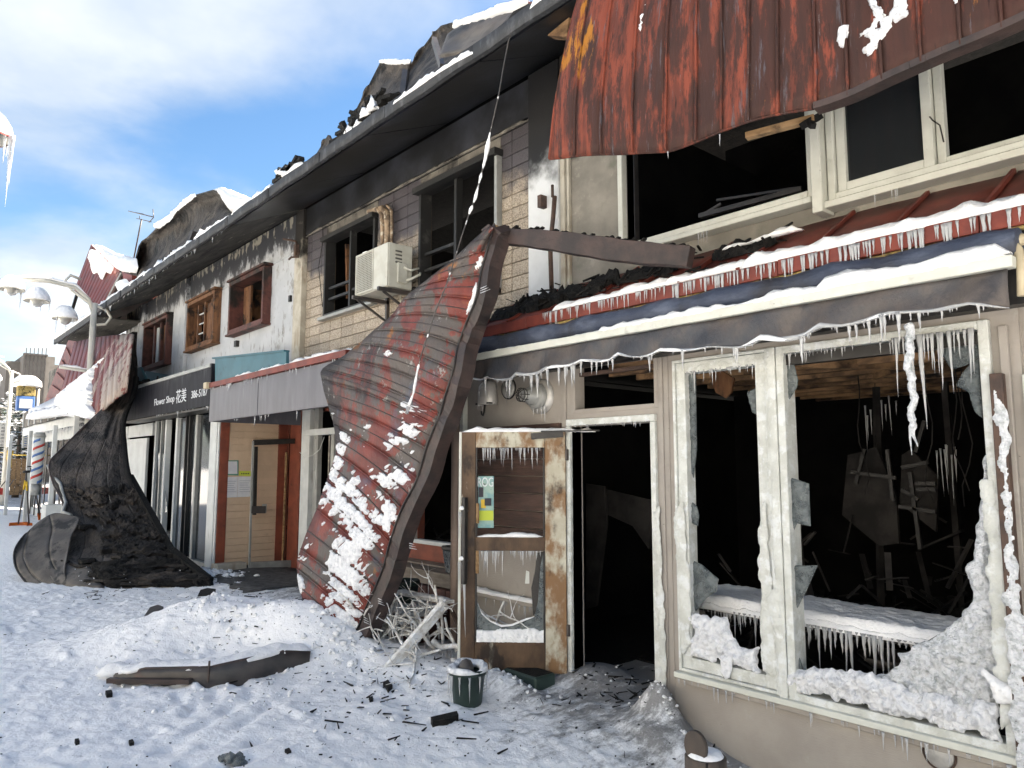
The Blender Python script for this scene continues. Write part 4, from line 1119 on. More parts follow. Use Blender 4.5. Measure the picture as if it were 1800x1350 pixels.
part('party_wall', MB().box(-10.80, -10.755, .64, 8.4, 2.81, 5.6), M['room'], B)
# ground storey of B: recessed front at Y = 1.2
part('lower_wall', wall_holes(-12.42, -5.85, -.1, 2.66, 1.2, 1.3, [(-12.0,-9.0,.05,2.6), (-8.35,-7.40,.74,2.6), (-9.0,-8.35,2.5,2.6)]), M['red_board'], B)
part('lintel_board', MB().box(-12.4, -5.85, .52, .60, 2.66, 3.05), M['blackframe'], B)
part('window_frame', frame_mb(-8.42, -7.36, .70, 2.62, 1.14, 1.24, .05), M['white_paint'], B, bevel=.004)
for a_, b_ in ((528,549),(551,558)):
    pass
part('door_post', MB().box(PX(531,1.1), PX(545,1.1), 1.08, 1.18, -.05, 2.65), M['white_paint'], B, bevel=.004)
part('door_post', MB().box(PX(553,1.1), PX(560,1.1), 1.08, 1.16, -.05, 2.65), M['alu'], B, bevel=.004)
part('door_post', MB().box(PX(583,1.1), PX(588,1.1), 1.08, 1.16, 1.3, 2.2), M['alu'], B, bevel=.004)
part('transom_bar', MB().box(PX(533,1.05), PX(592,1.05), 1.02, 1.14, 2.20, 2.30), M['white_paint'], B, bevel=.004)
part('loose_wire', MB().tube([pl(527,795,1.0), pl(535,805,.98), pl(550,800,.96), pl(562,790,.96), pl(570,768,.98)], .006, 5).tube([pl(555,772,1.0), pl(556,820,1.0), pl(552,860,1.0)], .006, 5), M['white_paint'], B)
# steps and bricks seen under the leaning sheet
st = thing('entrance_steps', 'weathered wooden step boards on brown bricks beneath the dark window', 'steps', (-7.9, .8, 0))
part('step_board', MB().box(-8.6, -6.9, .72, .98, .44, .475), M['stepwood'], st, bevel=.004)
part('step_board', MB().box(-8.6, -6.9, .99, 1.19, .455, .49), M['stepwood'], st, bevel=.004)
part('step_riser', MB().box(-8.58, -6.92, .74, .78, .31, .437), M['stepwood'], st, bevel=.004)
for r_ in range(3):
    for c in range(9):
        x0 = -8.55+.19*c+.05*(r_%2)
        piece('brick', M['brick'], st, x0, x0+.18, .70, .80, .005+.10*r_, .005+.10*r_+.092, .004)
bn = thing('waste_bin', 'small dark lidded bin on the wooden step by the pale door post', 'bin', (pl(798,1005,.85).x, .85, .48))
q = pl(799,1000,.80)
part('bin_body', MB().add([(q.x-.11,.75,.48),(q.x+.11,.75,.48),(q.x+.11,.92,.48),(q.x-.11,.92,.48),(q.x-.14,.72,.74),(q.x+.14,.72,.74),(q.x+.14,.95,.74),(q.x-.14,.95,.74)],
     [(0,3,2,1),(4,5,6,7),(0,1,5,4),(1,2,6,5),(2,3,7,6),(3,0,4,7)]), M['shard'], bn, bevel=.01)
part('bin_lid', MB().box(q.x-.15, q.x+.15, .71, .96, .742, .79), M['blackframe'], bn, bevel=.012)

# grey fascia of B with red cap, drain pipe
GL, GR_ = -11.94, -7.45
for a_, b_ in ((GL, -10.02), (-10.0, GR_)):
    part('fascia_panel', MB().box(a_, b_, -.37, -.33, 2.40, 2.925), M['grey_fascia'], B, bevel=.003)
part('fascia_back', MB().box(GL+.01, GR_, -.325, .50, 2.93, 2.97), M['blackframe'], B)
part('fascia_side', MB().box(GL, GL+.03, -.325, 1.15, 2.40, 2.925), M['grey_fascia'], B)
part('ceiling_board', MB().box(GL+.04, GR_, -.32, 1.19, 2.64, 2.66), M['blackframe'], B)
part('red_cap', MB().box(GL-.02, GR_, -.41, -.30, 2.93, 3.01), M['red_metal'], B, bevel=.003)
part('roof_sheet', MB().sheet([[(GL,-.30,3.01),(GR_,-.30,3.01)],[(GL,.5,3.16),(GR_,.5,3.16)]], .02), M['red_metal'], B)
part('snow_strip', snow_bar([(-11.0,-.33,3.01),(-9.5,-.33,3.01),(-7.7,-.33,3.015)], .10, .035, 60, 9, .05, .9), M['snow'], B)
part('snow_strip', snow_bar([(-10.7,.1,3.1),(-7.9,.1,3.1)], .5, .05, 61, 9, .06, .8), M['snow'], B)
icicle_row((-11.9,-.40,2.93), (-7.6,-.40,2.93), 34, B, .03, .14, 31, .007)
icicle_row((-11.9,-.35,2.40), (-8.4,-.35,2.40), 9, B, .03, .20, 33, .008)
dp = [pl(371,682,-.42), pl(371,742,-.42), pl(374,757,-.3), pl(389,772,.02), pl(391,800,.02), pl(388,1000,.0)]
part('drain_pipe', MB().tube(dp[:1]+dp[:2]+dp[2:], .032, 9), M['pipe_cream'], B)
part('drain_box', MB().box(GL-.07, GL+.06, -.46, -.38, 2.92, 3.02), M['pipe_cream'], B, bevel=.01)

# tan alcove wall: runs back from the flower shop corner at X = -12.5
AX = -12.5
part('alcove_wall', MB().box(AX-.15, AX-.028, .17, 1.19, -.1, 2.63), M['tan'], B)
z = -.04; k = 0
while z < 2.6:
    bd = piece('siding_board', M['tan'], B, AX-.027, AX, .17, 1.19, z, min(z+.105, 2.63)); z += .111; k += 1
part('corner_strip', MB().box(AX-.02, AX+.012, .02, .165, -.1, 2.63), M['red_board'], B, bevel=.004)
part('back_strip', MB().box(AX+.003, AX+.05, 1.19, 1.199, -.1, 2.63).box(AX-.02, AX+.012, 1.02, 1.188, -.1, 2.63), M['red_board'], B, bevel=.004)
part('stone_sill', MB().box(AX-.1, AX+.25, -.02, .45, -.05, .13), M['pillar'], B, bevel=.01)
# papers
def paper(name, px, m, label, cat='notice', grp=None, X=AX+.003, th=.004):
    pts = [xp(a, b, X) for a, b in px]
    return single(name, MB().prism(pts, (th,0,0)), m, label, cat, grp)
paper('framed_notice', [(399,809),(419,809),(419,836),(399,835)], M['green_edge'], 'small framed notice with green edge, top left on the tan siding')
paper('notice_sheet', [(401,811),(417,811),(417,833),(401,833)], M['paper'], 'white paper with a small drawing inside the green edged frame', X=AX+.008)
lm = paper('lime_notice', [(420,828),(442,828),(442,837),(420,836)], M['lime'], 'narrow yellow green notice beside the green edged frame')
paper('paper_notice', [(393,839),(418,838),(417,874),(392,875)], M['paper'], 'left one of the two white paper notices on tan siding')
paper('paper_notice', [(418.5,838),(443,838),(442,873),(417.5,874)], M['paper'], 'right one of the two white paper notices on tan siding')
for (x0, x1, y0, y1, n_) in ((395,415,846,868,6),(421,440,845,868,6)):
    mb = MB()
    for i in range(n_):
        yy = y0+(y1-y0)*i/n_
        a, b = xp(x0, yy, AX+.0075), xp(x1-(i*7%5), yy, AX+.0075)
        mb.beam(a, b, .001, .006, up=(0,0,1))
    single('notice_print', mb, M['ink_blue'], 'faint printed lines on the ' + ('left' if x0 < 400 else 'right') + ' white paper notice', 'print')
mb = MB()
for i in range(5): mb.beam(xp(424+3*i,833,AX+.0075), xp(425.6+3*i,832,AX+.0075), .001, .02)
single('lime_notice_print', mb, M['ink'], 'dark marks printed on the narrow yellow green notice', 'print')
# open aluminium door frame standing in front of the tan wall
dl = thing('open_door_leaf', 'glassless metal door leaf hinged open against the tan siding, scorched at its top', 'door', (-12.2, .85, 0))
DX = AX+.26
def D_(a, b): return xp(a, b, DX)
oj = [D_(445,775), D_(526,772), D_(524,1000), D_(438,1003)]
part('door_stile', MB().beam(oj[0], oj[3]+(oj[0]-oj[3])*0, .03, .035, up=(1,0,0)), M['alu'], dl)
part('door_stile', MB().beam(oj[1], oj[2], .05, .06, up=(1,0,0)), M['alu'], dl)
part('top_rail', MB().beam(D_(446,778), D_(525,775), .05, .09, up=(0,0,1)), M['blackframe'], dl, label='blackened top rail')
part('scorched_stile', MB().beam(D_(450,785), D_(447,905), .05, .05, up=(1,0,0)), M['blackframe'], dl)
part('bottom_rail', MB().beam(D_(439,994), D_(522,990), .05, .11, up=(0,0,1)), M['alu'], dl)
part('inner_batten', MB().beam(xp(503,795,AX+.03), xp(496,990,AX+.03), .02, .06, up=(1,0,0)), M['wood'], dl)
part('lock_box', MB().beam(D_(441,896), D_(466,896), .06, .12, up=(0,0,1)), M['gutter_grey'], dl, bevel=.005)
part('lock_plate', MB().beam(D_(461,894), D_(468,894), .03, .15, up=(0,0,1)), M['alu'], dl)

# air conditioner on the tiled wall
acx0, acx1 = pl(629,450,.08).x, pl(685,430,.08).x
ac = thing('air_conditioner', 'cream outdoor air conditioner unit on brackets beneath the tiled wall window', 'air conditioner', ((acx0+acx1)/2, .25, 3.8))
AZ0, AZ1, AY0, AY1 = 3.80, 4.33, .06, .40
part('casing', MB().box(acx0, acx1, AY0+.012, AY1, AZ0, AZ1), M['ac'], ac, bevel=.008)
gx1 = acx0+.55*(acx1-acx0)
part('fan_opening', MB().box(acx0+.015, gx1, AY0+.004, AY0+.013, AZ0+.03, AZ1-.03), M['ac_dark'], ac)
mb = MB()
for i in range(22):
    zz_ = AZ0+.035+(AZ1-AZ0-.07)*i/21; mb.box(acx0+.012, gx1+.003, AY0-.004, AY0+.002, zz_-.003, zz_+.003)
for i in range(13):
    xx = acx0+.015+(gx1-acx0-.015)*i/12; mb.box(xx-.003, xx+.003, AY0-.007, AY0-.002, AZ0+.03, AZ1-.03)
part('grille', mb, M['ac'], ac)
part('grille_frame', frame_mb(acx0+.002, gx1+.012, AZ0+.012, AZ1-.012, AY0-.010, AY0+.010, .018), M['ac'], ac, bevel=.003)
part('front_panel', MB().box(gx1+.018, acx1-.003, AY0-.004, AY0+.010, AZ0+.006, AZ1-.006), M['ac'], ac, bevel=.003)
for i in range(4): part('side_louvre', MB().box(acx1, acx1+.006, AY0+.10, AY0+.19, AZ1-.10-.045*i, AZ1-.08-.045*i), M['ac_dark'], ac)
part('valve_cover', MB().box(acx1, acx1+.03, AY0+.12, AY0+.26, AZ0+.06, AZ0+.30), M['ac'], ac, bevel=.008)
part('coolant_pipe', MB().tube([(acx1+.02,AY0+.25,AZ0+.10),(acx1+.07,AY0+.29,AZ0+.12),(acx1+.09,AY1+.05,AZ0+.18),(acx1+.05,.48,AZ0+.22)], .016, 7).tube([(acx1+.03,AY0+.2,AZ0+.25),(acx1+.06,AY0+.28,AZ0+.22),(acx1+.08,AY1+.04,AZ0+.26)], .014, 7), M['ac'], ac)
for xx in (acx0+.07, acx1-.08):
    part('bracket', MB().beam((xx, -.02, AZ0-.028), (xx, .49, AZ0-.028), .04, .045).beam((xx, .46, AZ0-.27), (xx, .05, AZ0-.05), .025, .025).box(xx-.02, xx+.02, .455, .495, AZ0-.32, AZ0+.06), M['gutter_grey'], ac)
part('snow_cap', snow_bar([(acx0+.02,.22,AZ1),(acx1-.02,.22,AZ1)], .28, .012, 3, 7, .05, .6), M['snow'], ac)
part('drain_hose', MB().tube([(acx0+.5,.4,AZ0-.02),(acx0+.5,.44,3.4),(acx0+.5,.46,3.05)], .010, 6), M['ac'], ac)

# ============================================================ C: the flower shop with white plaster
Cc = thing('flower_shop_building', 'white plastered two storey shop with a black sign board and burnt wooden windows', 'building', (-15, 0, 0))
WC1 = (-13.35, -11.80, 4.10, 5.00); WC2 = (-15.72, -14.15, 4.08, 5.02); WC3 = (-18.95, -17.15, 4.0, 5.02); WC4 = (-20.9,-19.9,3.9,4.95)
CL = -21.2
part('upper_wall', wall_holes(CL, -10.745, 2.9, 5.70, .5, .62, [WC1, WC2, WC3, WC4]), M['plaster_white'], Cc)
part('wall_pier', MB().box(-16.83, -16.05, .42, .498, 2.95, 5.66), M['plaster_white'], Cc, bevel=.006)
part('wall_pier', MB().box(-19.75, -19.25, .42, .498, 2.95, 5.66), M['plaster_white'], Cc, bevel=.006)
part('wall_band', MB().box(-16.0, -10.75, .485, .499, 5.06, 5.09).box(CL, -16.85, .485, .499, 5.06, 5.09), M['plaster_white'], Cc)
def casing_window(W, m='redwood', d=.14, w_=.07, proj=.36):
    a, b, c, d_ = W
    f = part('window_casing', frame_mb(a-.02, b+.02, c-.03, d_+.03, proj, .62, w_), M[m], Cc, bevel=.005)
    part('window_hood', MB().box(a-.08, b+.08, proj-.03, .5, d_+.035, d_+.075), M[m], f, bevel=.004)
    part('window_ledge', MB().box(a-.05, b+.05, proj-.03, .5, c-.07, c-.035), M[m], f, bevel=.004)
    return f
c1 = casing_window(WC1)
part('window_leaf', MB().box(-13.27, -13.22, .63, 1.25, 4.14, 4.95), M['oldwood'], c1)
part('inner_lining', MB().box(-13.27, -12.95, .60, .64, 4.14, 4.95), M['oldwood'], c1)
part('inner_wall', MB().box(-13.3, -11.0, 2.2, 2.25, 3.0, 5.2), M['cement'], Cc)
c2 = casing_window(WC2, 'oldwood')
for x in (-15.35, -14.95, -14.55): part('mullion', MB().box(x-.03, x+.03, .46, .54, 4.13, 4.96), M['oldwood'], c2)
for z in (4.35, 4.55, 4.75): part('glazing_bar', MB().box(-15.32, -14.98, .48, .51, z, z+.02), M['white_paint'], c2)
part('hanging_sash', MB().box(-14.92, -14.58, .50, .52, 4.2, 4.92), M['oldwood'], c2)
c3 = casing_window(WC3)
for x in (-18.35, -17.85): part('mullion', MB().box(x-.05, x+.05, .44, .54, 4.06, 4.96), M['redwood'], c3)
part('hanging_sash', MB().box(-18.28, -18.1, .48, .50, 4.1, 4.9), M['white_paint'], c3)
part('hanging_sash', MB().box(-17.78, -17.4, .5, .52, 4.1, 4.9), M['oldwood'], c3)
c4 = casing_window(WC4, 'black')
eave(Cc, -19.3, -10.703, M['soffit_grey'])
room(Cc, CL, -10.81, back=6.5)
part('party_wall', MB().box(CL-.1, CL, .64, 6.4, -.1, 5.7), M['room'], Cc)
# sign bracket, fixings
part('bracket_arm', MB().tube([pl(498,420,.30), pl(520,424,.36), pl(522,430,.40)], .018, 6).box(*(lambda q: (q.x-.035,q.x+.035,.36,.42,q.z-.12,q.z+.06))(pl(522,437,.4))).tube([pl(526,440,.38), pl(524,452,.36), pl(512,452,.3), pl(508,456,.3)], .016, 6), M['rust'], Cc)
part('wall_fixing', MB().box(*(lambda q: (q.x-.03,q.x+.03,.46,.499,q.z-.05,q.z+.05))(pl(510,525,.48))).box(*(lambda q: (q.x-.06,q.x+.05,.44,.499,q.z-.06,q.z+.05))(pl(417,604,.48))), M['blackframe'], Cc)
# sign board
SL, SR_ = -17.4, -11.96
nb = 5
for i in range(nb):
    a = SL+(SR_-SL)*i/nb; b = SL+(SR_-SL)*(i+1)/nb
    part('sign_panel', MB().box(a+.002, b-.002, -.37, -.33, 2.66, 3.27), M['sign_black'], Cc, bevel=.003)
part('sign_cap', MB().box(SL, SR_, -.39, -.30, 3.27, 3.33), M['alu'], Cc, bevel=.003)
part('sign_return', MB().box(SR_, SR_+.03, -.37, -.01, 2.60, 3.33), M['sign_black'], Cc)
part('sign_return', MB().box(SR_+.035, SR_+.06, -.02, .49, 2.75, 3.33), M['white_paint'], Cc)
part('canopy_deck', MB().box(SL, SR_, -.33, .49, 3.22, 3.26), M['blackframe'], Cc)
part('canopy_soffit', MB().box(SL, SR_, -.33, -.01, 2.62, 2.655), M['blackframe'], Cc)
def text_part(s, x0, x1, z0, z1, Y, m, parent, name='lettering', label=None, axis='x', X=None):
    cu = bpy.data.curves.new(name, 'FONT'); cu.body = s; cu.extrude = .002
    ob = bpy.data.objects.new(name, cu); COL.objects.link(ob)
    dg = bpy.context.evaluated_depsgraph_get(); dg.update()
    me = bpy.data.meshes.new_from_object(ob.evaluated_get(dg))
    bpy.data.objects.remove(ob)
    n = len(me.vertices); co = np.empty(n*3); me.vertices.foreach_get('co', co); co = co.reshape(-1,3)
    mn, mx_ = co.min(0), co.max(0)
    u = (co[:,0]-mn[0])/(mx_[0]-mn[0]); v = (co[:,1]-mn[1])/(mx_[1]-mn[1]); d = co[:,2]
    out = np.empty_like(co)
    if X is None:
        out[:,0] = x0+(x1-x0)*u; out[:,1] = Y - d; out[:,2] = z0+(z1-z0)*v
    else:                                # on a plate facing +X: reading direction is +Y
        out[:,1] = x0+(x1-x0)*u; out[:,0] = X + d; out[:,2] = z0+(z1-z0)*v
    me.vertices.foreach_set('co', out.ravel()); me.update(); me.name = name
    me.materials.clear()
    return link(name, me, m, parent, label)
q0, q1 = pl(271,714,-.375), pl(306,710,-.375)
text_part('Flower Shop', q0.x, q1.x, 2.80, 2.965, -.374, M['letter'], Cc)
q0, q1 = pl(309,706,-.375), pl(327,703,-.375)
text_part('花美', q0.x, q1.x, 2.80, 3.035, -.374, M['letter'], Cc)
q0, q1 = pl(336,702,-.375), pl(364,698,-.375)
text_part('386-5187', q0.x, q1.x, 2.83, 2.955, -.374, M['letter'], Cc)
icicle_row((-14.9,-.36,2.66), (-12.0,-.36,2.66), 18, Cc, .02, .09, 40, .006)
# teal panels and burnt debris over the sign
tp = [pl(378,631,-.33), pl(503,618,-.33), pl(503,658,-.33), pl(378,680,-.33)]
part('teal_panel', MB().prism(tp, (0,.04,0)), M['teal'], Cc)
part('teal_panel_cap', MB().beam(pl(377,630,-.31), pl(504,617,-.31), .08, .025), M['teal'], Cc)
part('teal_panel', MB().prism([pl(a,b,-.1) for a,b in [(228,690),(229,655),(246,645),(262,682)]], (0,.05,0)), M['teal'], Cc, label='crumpled teal panel at the left end of the sign')
part('teal_panel', MB().prism([pl(a,b,.3) for a,b in [(255,652),(300,660),(300,680),(262,682)]], (0,.05,0)), M['teal'], Cc)
rr = random.Random(21); mb = MB()
for i in range(200):
    t = rr.random(); x = -17.2+5.6*t; y = rr.uniform(-.30, .45); z = 3.27+rr.uniform(0,.13)*(.45+.9*(t<.3))
    v = Vector((rr.uniform(-1,1), rr.uniform(-.5,.5), rr.uniform(-.2,.35)))*rr.uniform(.05,.22)
    mb.beam((x,y,z), Vector((x,y,z))+v, rr.uniform(.03,.09), rr.uniform(.02,.06))
part('burnt_debris', mb, M['char'], Cc, kind='stuff')
# ground storey front of C at Y=0
part('corner_post', MB().box(-12.87, -12.56, -.03, .10, -.1, 2.615), M['white_paint'], Cc, bevel=.006)
part('corner_post', MB().box(-12.555, -12.50, -.01, .015, -.1, 2.615), M['white_paint'], Cc, bevel=.004)
for px_, w_, mname in ((345,.10,'alu'),(332,.03,'alu_dark'),(326,.03,'alu_dark'),(310,.10,'white_paint'),(291,.09,'white_paint'),(283,.05,'alu'),(273,.09,'white_paint')):
    x = PX(px_, 0, 800)
    part('mullion', MB().box(x-w_/2, x+w_/2, -.02, .08, .02, 2.615), M[mname], Cc, bevel=.004)
part('white_board', MB().box(-18.3, -16.75, -.01, .04, -.1, 2.30), M['white_paint'], Cc, bevel=.004)
part('white_board', MB().box(-18.3, -16.4, .0, .05, 2.34, 2.60), M['white_paint'], Cc, bevel=.004)
part('white_board', MB().box(-21.2, -18.32, -.01, .04, -.1, 2.60), M['white_paint'], Cc, bevel=.004)
part('base_rail', MB().box(-16.7, -12.88, -.03, .08, -.03, .10), M['alu'], Cc, bevel=.004)
xs_ = [PX(k,0,800) for k in (273,291,310,345)] + [-12.88]
for a_, b_ in ((xs_[0], xs_[1]), (xs_[2]+.06, xs_[3]-.06), (xs_[3]+.06, xs_[4])):
    part('glass_pane', MB().box(a_+.02, b_-.01, .03, .036, .11, 2.6), M['glass_dark'], Cc)
part('glass_shard', MB().prism([(PX(a,0,b), .02, pl(a,b,0).z) for a,b in [(282,790),(291,812),(288,850),(292,900),(279,905),(276,800)]], (0,.006,0)), M['shard'], Cc)
part('hanging_card', MB().prism([pl(a,b,.1) for a,b in [(280,858),(296,862),(294,878),(280,876)]], (0,.01,0)), M['tan'], Cc)
mb = MB(); rr = random.Random(3)
for i in range(70):
    x = rr.uniform(-20.5,-11.2); y = rr.uniform(2,5.5)
    v = Vector((rr.uniform(-1,1), rr.uniform(-1,1), rr.uniform(0,1.4))).normalized()*rr.uniform(.2,1.0)
    mb.beam((x,y,0), Vector((x,y,0))+v, rr.uniform(.03,.1), .03)
part('rubble', mb, M['char'], Cc, kind='stuff')

# snow along the eaves
def eave_snow(p, xa, xb, h, w_, seed):
    part('snow_strip', snow_bar([(xa,-.55,5.345),(xb,-.55,5.345)], w_, h, seed, 9, .06, .7), M['snow'], p)
eave_snow(Cc, -19.3, -10.8, .11, .16, 50)
eave_snow(B, -10.68, -9.2, .10, .16, 51)
eave_snow(B, -9.3, -6.9, .06, .12, 52)
part('snow_strip', snow_bar([pl(693,190,-.6), pl(760,142,-.6), pl(842,94,-.6)], .12, .07, 53, 9, .05, .5), M['snow'], B)
part('snow_strip', snow_bar([pl(927,30,-.6)+Vector((0,0,.0)), pl(950,10,-.6), pl(985,-18,-.6)], .1, .06, 54, 9, .05, .5), M['snow'], A)
icicle_row((-19,-.60,5.235), (-11,-.60,5.235), 42, Cc, .03, .13, 44, .008)

# ============================================================ wrecked roof pieces along the skyline
def bent(name, bottom, top, yb, yt, m, label, cat='roof sheet', th=.03, mid=.35, bow=.3, rows=9, snow=None, noise_=.05, seed=1, parent=None):
    """a buckled sheet standing on the eave: bottom and top outlines, leaning from depth yb to yt"""
    def interp(pts, t):
        s_ = t*(len(pts)-1); i = min(int(s_), len(pts)-2); f = s_-i
        return (pts[i][0]*(1-f)+pts[i+1][0]*f, pts[i][1]*(1-f)+pts[i+1][1]*f)
    nc = 28; g = []
    for r_ in range(rows):
        v = r_/(rows-1); row = []
        for c in range(nc):
            t = c/(nc-1); a = interp(bottom, t); b = interp(top, t)
            x = a[0]*(1-v)+b[0]*v; y = a[1]*(1-v)+b[1]*v
            Y = yb*(1-v)+yt*v + bow*math.sin(math.pi*v) + noise_*noise.noise(Vector((t*7, v*4, seed)))
            row.append(pl(x, y, Y))
        g.append(row)
    mb = MB().sheet(g, th)
    if parent is not None: return part(name, mb, m, parent, label), g
    return single(name, mb, m, label, cat), g
# big curled sheet over the flower shop
cur, g = bent('curled_roof_sheet', [(230,512),(262,492),(300,466),(340,440),(380,412),(410,392),(436,378)],
     [(236,470),(247,428),(276,402),(308,370),(345,344),(378,335),(420,376)], -.45, .25, M['under'],
     'big charred curled roof sheet topped with snow above the flower shop', 'roof sheet', bow=.55, noise_=.12)
part('snow_cap', snow_bar([g[-1][k] + Vector((0,.06,0)) for k in range(4, 14)], .3, .10, 5, 9, .06, .8), M['snow'], cur) if False else None
sn = MB(); 
single('snow_drift', plane_crust([(pl(a,b,.35).x, pl(a,b,.35).z) for a,b in [(374,338),(390,329),(412,336),(445,350),(440,362),(428,374),(416,378),(404,362),(392,344)]], .35, .25, .06, .25, 3, .4, jag=.02), M['snow'], 'smooth snow drift on the top of the curled sheet over the flower shop', 'snow')
single('snow_drift', plane_crust([(pl(a,b,.2).x, pl(a,b,.2).z) for a,b in [(270,400),(280,402),(300,388),(310,372),(345,345),(342,340),(325,352),(300,378),(276,392)]], .2, .12, .04, .12, 5, .5, jag=.03), M['snow'], 'ragged snow ridge on the left shoulder of the curled sheet', 'snow')
for a_, b_ in (((292,462),(300,440)), ((330,437),(341,406))):
    single('stub_post', MB().beam(pl(*a_,-.35), pl(*b_,-.30), .09, .07), M['gutter_grey'], 'short snow dusted post stub standing on the eave, ' + ('left' if a_[0] < 300 else 'right') + ' one under the curled sheet', 'post')
# pieces along B's eave
bent('torn_roof_sheet', [(545,296),(562,284),(590,266)], [(545,288),(577,236),(589,262)], -.4, -.1, M['under'], 'small pointed charred sheet sticking up left on the eave', bow=.1, noise_=.03)
bent('torn_roof_sheet', [(523,308),(535,302),(548,294)], [(524,292),(528,284),(541,288)], -.3, 0, M['under'], 'stubby charred sheet scrap beside snow lumps on the eave', bow=.1, noise_=.03)
bent('fallen_roof_panel', [(607,250),(640,225),(680,196),(712,172)], [(610,222),(640,165),(668,110),(720,108)], -.3, .6, M['under'], 'dark tilted roof panel left of the gable shaped wreck, snow on its rim', bow=.35, noise_=.05)
bent('fallen_roof_panel', [(690,190),(740,150),(790,118),(830,94)], [(722,112),(760,60),(775,45),(812,40)], -.25, .8, M['under'], 'dark hollow roof panel between the snow rims above the tiled shop', bow=.4, noise_=.05)
bent('roof_soffit_board', [(772,97),(815,90),(850,80),(868,72)], [(786,60),(812,40),(850,30),(885,20),(935,2)], -.42, -.1, M['greysheet'], 'pale scorched board hanging under the snow cap near the eave', bow=.02, noise_=.03, th=.03)
rp = thing('ridge_cap_piece', 'red ridge cap end with burnt timber beside the snow cap', 'ridge cap', pl(940,20,-.3))
part('cap', MB().prism([pl(a,b,-.3) for a,b in [(928,2),(955,14),(950,26),(930,22)]], (0,.12,0)), M['red_metal'], rp)
part('timber_end', MB().prism([pl(a,b,-.35) for a,b in [(902,20),(930,6),(932,34),(915,42),(885,46)]], (0,.15,0)), M['black'], rp)
def sky_snow(pxs, Y, h, label, seed=0, th=.1, res=.03):
    single('snow_drift', plane_crust([(pl(a,b,Y).x, pl(a,b,Y).z) for a,b in pxs], Y, th, res, th*.8, 6, .5, jag=.015), M['snow'], label, 'snow')
sky_snow([(797,50),(806,36),(850,22),(890,6),(925,-4),(932,4),(915,16),(880,26),(850,34),(812,44)], -.28, 0, 'thick snow cap along the top of the pale scorched board')
sky_snow([(665,110),(672,104),(722,105),(720,112),(690,114)], .5, 0, 'thin snow rim on the top of the left dark roof panel', th=.06, res=.02)
sky_snow([(490,312),(487,300),(500,296),(512,300),(520,290),(532,284),(536,292),(522,306),(505,316)], -.4, 0, 'rounded snow lump on rubble far left along the tiled shop eave', th=.1, res=.02)
single('roof_post', MB().beam(pl(707,172,-.1), pl(712,128,.1), .06, .09), M['gutter_grey'], 'bent grey post holding up the left dark roof panel', 'post')
single('roof_post', MB().beam(pl(777,118,-.1), pl(763,70,.1), .05, .07), M['gutter_grey'], 'bent grey post inside the hollow dark roof panel', 'post')
rr = random.Random(8)
mb = MB()
for i in range(60):
    t = rr.random(); q = pl(605+62*t, 245-50*t-rr.random()*18*(.5+t), -.45)
    mb.beam(q, q+Vector((rr.uniform(-.3,.3), rr.uniform(-.1,.1), rr.uniform(-.1,.12))), rr.uniform(.03,.09), rr.uniform(.02,.07))
for i in range(30):
    q = pl(490+30*rr.random(), 312-rr.random()*14, -.42); mb.beam(q, q+Vector((rr.uniform(-.3,.3), 0, rr.uniform(-.1,.12))), .07, .05)
single('eave_rubble', mb, M['char'], 'heap of charred scraps on the tiled shop eave under lumps of snow', 'rubble', kind='stuff')
for k, (pa, pb_, h_) in enumerate([((607,240),(640,222),.10),((632,214),(652,200),.10),((648,198),(662,190),.16),((600,262),(665,215),.06)]):
    single('snow_ridge', snow_bar([pl(*pa,-.5), pl(*pb_,-.5)], .1, h_, 70+k, 9, .04, .8), M['snow'],
        ['snow ridge on the lower left part of the eave rubble','snow ridge midway up the eave rubble','rounded snow knob topping the eave rubble','thin snow line along the eave edge below the rubble'][k], 'snow')

# antenna
an = thing('tv_antenna', 'thin television antenna standing on the roof against the sky', 'antenna', pl(234,452,1.2))
a0, a1 = pl(234,460,1.2), pl(249,385,1.2)
part('mast', MB().tube([a0, a1], .022, 6), M['gutter_grey'], an)
part('boom', MB().tube([pl(226,371,1.2), pl(268,381,1.2)], .016, 5), M['gutter_grey'], an)
part('element', MB().tube([pl(226,371,1.2), pl(252,376,1.0)], .009, 5).tube([pl(240,384,1.2), pl(266,390,1.2)], .012, 5).tube([pl(269,368,1.2), pl(270,382,1.2), pl(262,391,1.2)], .014, 5).tube([pl(245,385,1.2), pl(246,379,1.2)], .012, 5), M['gutter_grey'], an)
# ============================================================ D: red roofed shop beyond the curled sheet
D = thing('red_roof_building', 'collapsed red metal roofed shop with snow sliding over its low shopfront, far left', 'building', (-25, 0, 0))
part('wall', MB().box(-32, -21.32, .45, .55, 2.6, 5.2).box(-32,-31.9,.56,6.5,-.1,5.2).box(-21.42,-21.32,.56,6.5,-.1,5.2), M['render_soot'], D)
part('back_wall', MB().box(-32, -21.32, 6.5, 6.6, -.1, 5.2), M['room'], D)
part('floor_slab', MB().box(-31.89,-21.43,.56,6.49,2.62,2.75), M['room'], D)
g = [[(x,-.55,5.32),(x,.6,5.80),(x,4.2,6.5),(x,8.6,5.2)] for x in (-24.6,-19.35)]
part('roof', MB().sheet(g, .08, False), M['red_roof3'], D)
part('soffit', MB().box(-24.6, -19.5, -.50, .45, 5.22, 5.25), M['soffit_grey'], D)
part('eave_board', MB().box(-24.6, -19.4, -.60, -.555, 5.20, 5.34), M['eave_edge'], D)
part('snow_strip', snow_bar([(-24.5,-.56,5.34),(-19.5,-.56,5.34)], .16, .08, 9, 9, .08, .6), M['snow'], D)
def lerp2(A_, B_, t): return (A_[0]*(1-t)+B_[0]*t, A_[1]*(1-t)+B_[1]*t)
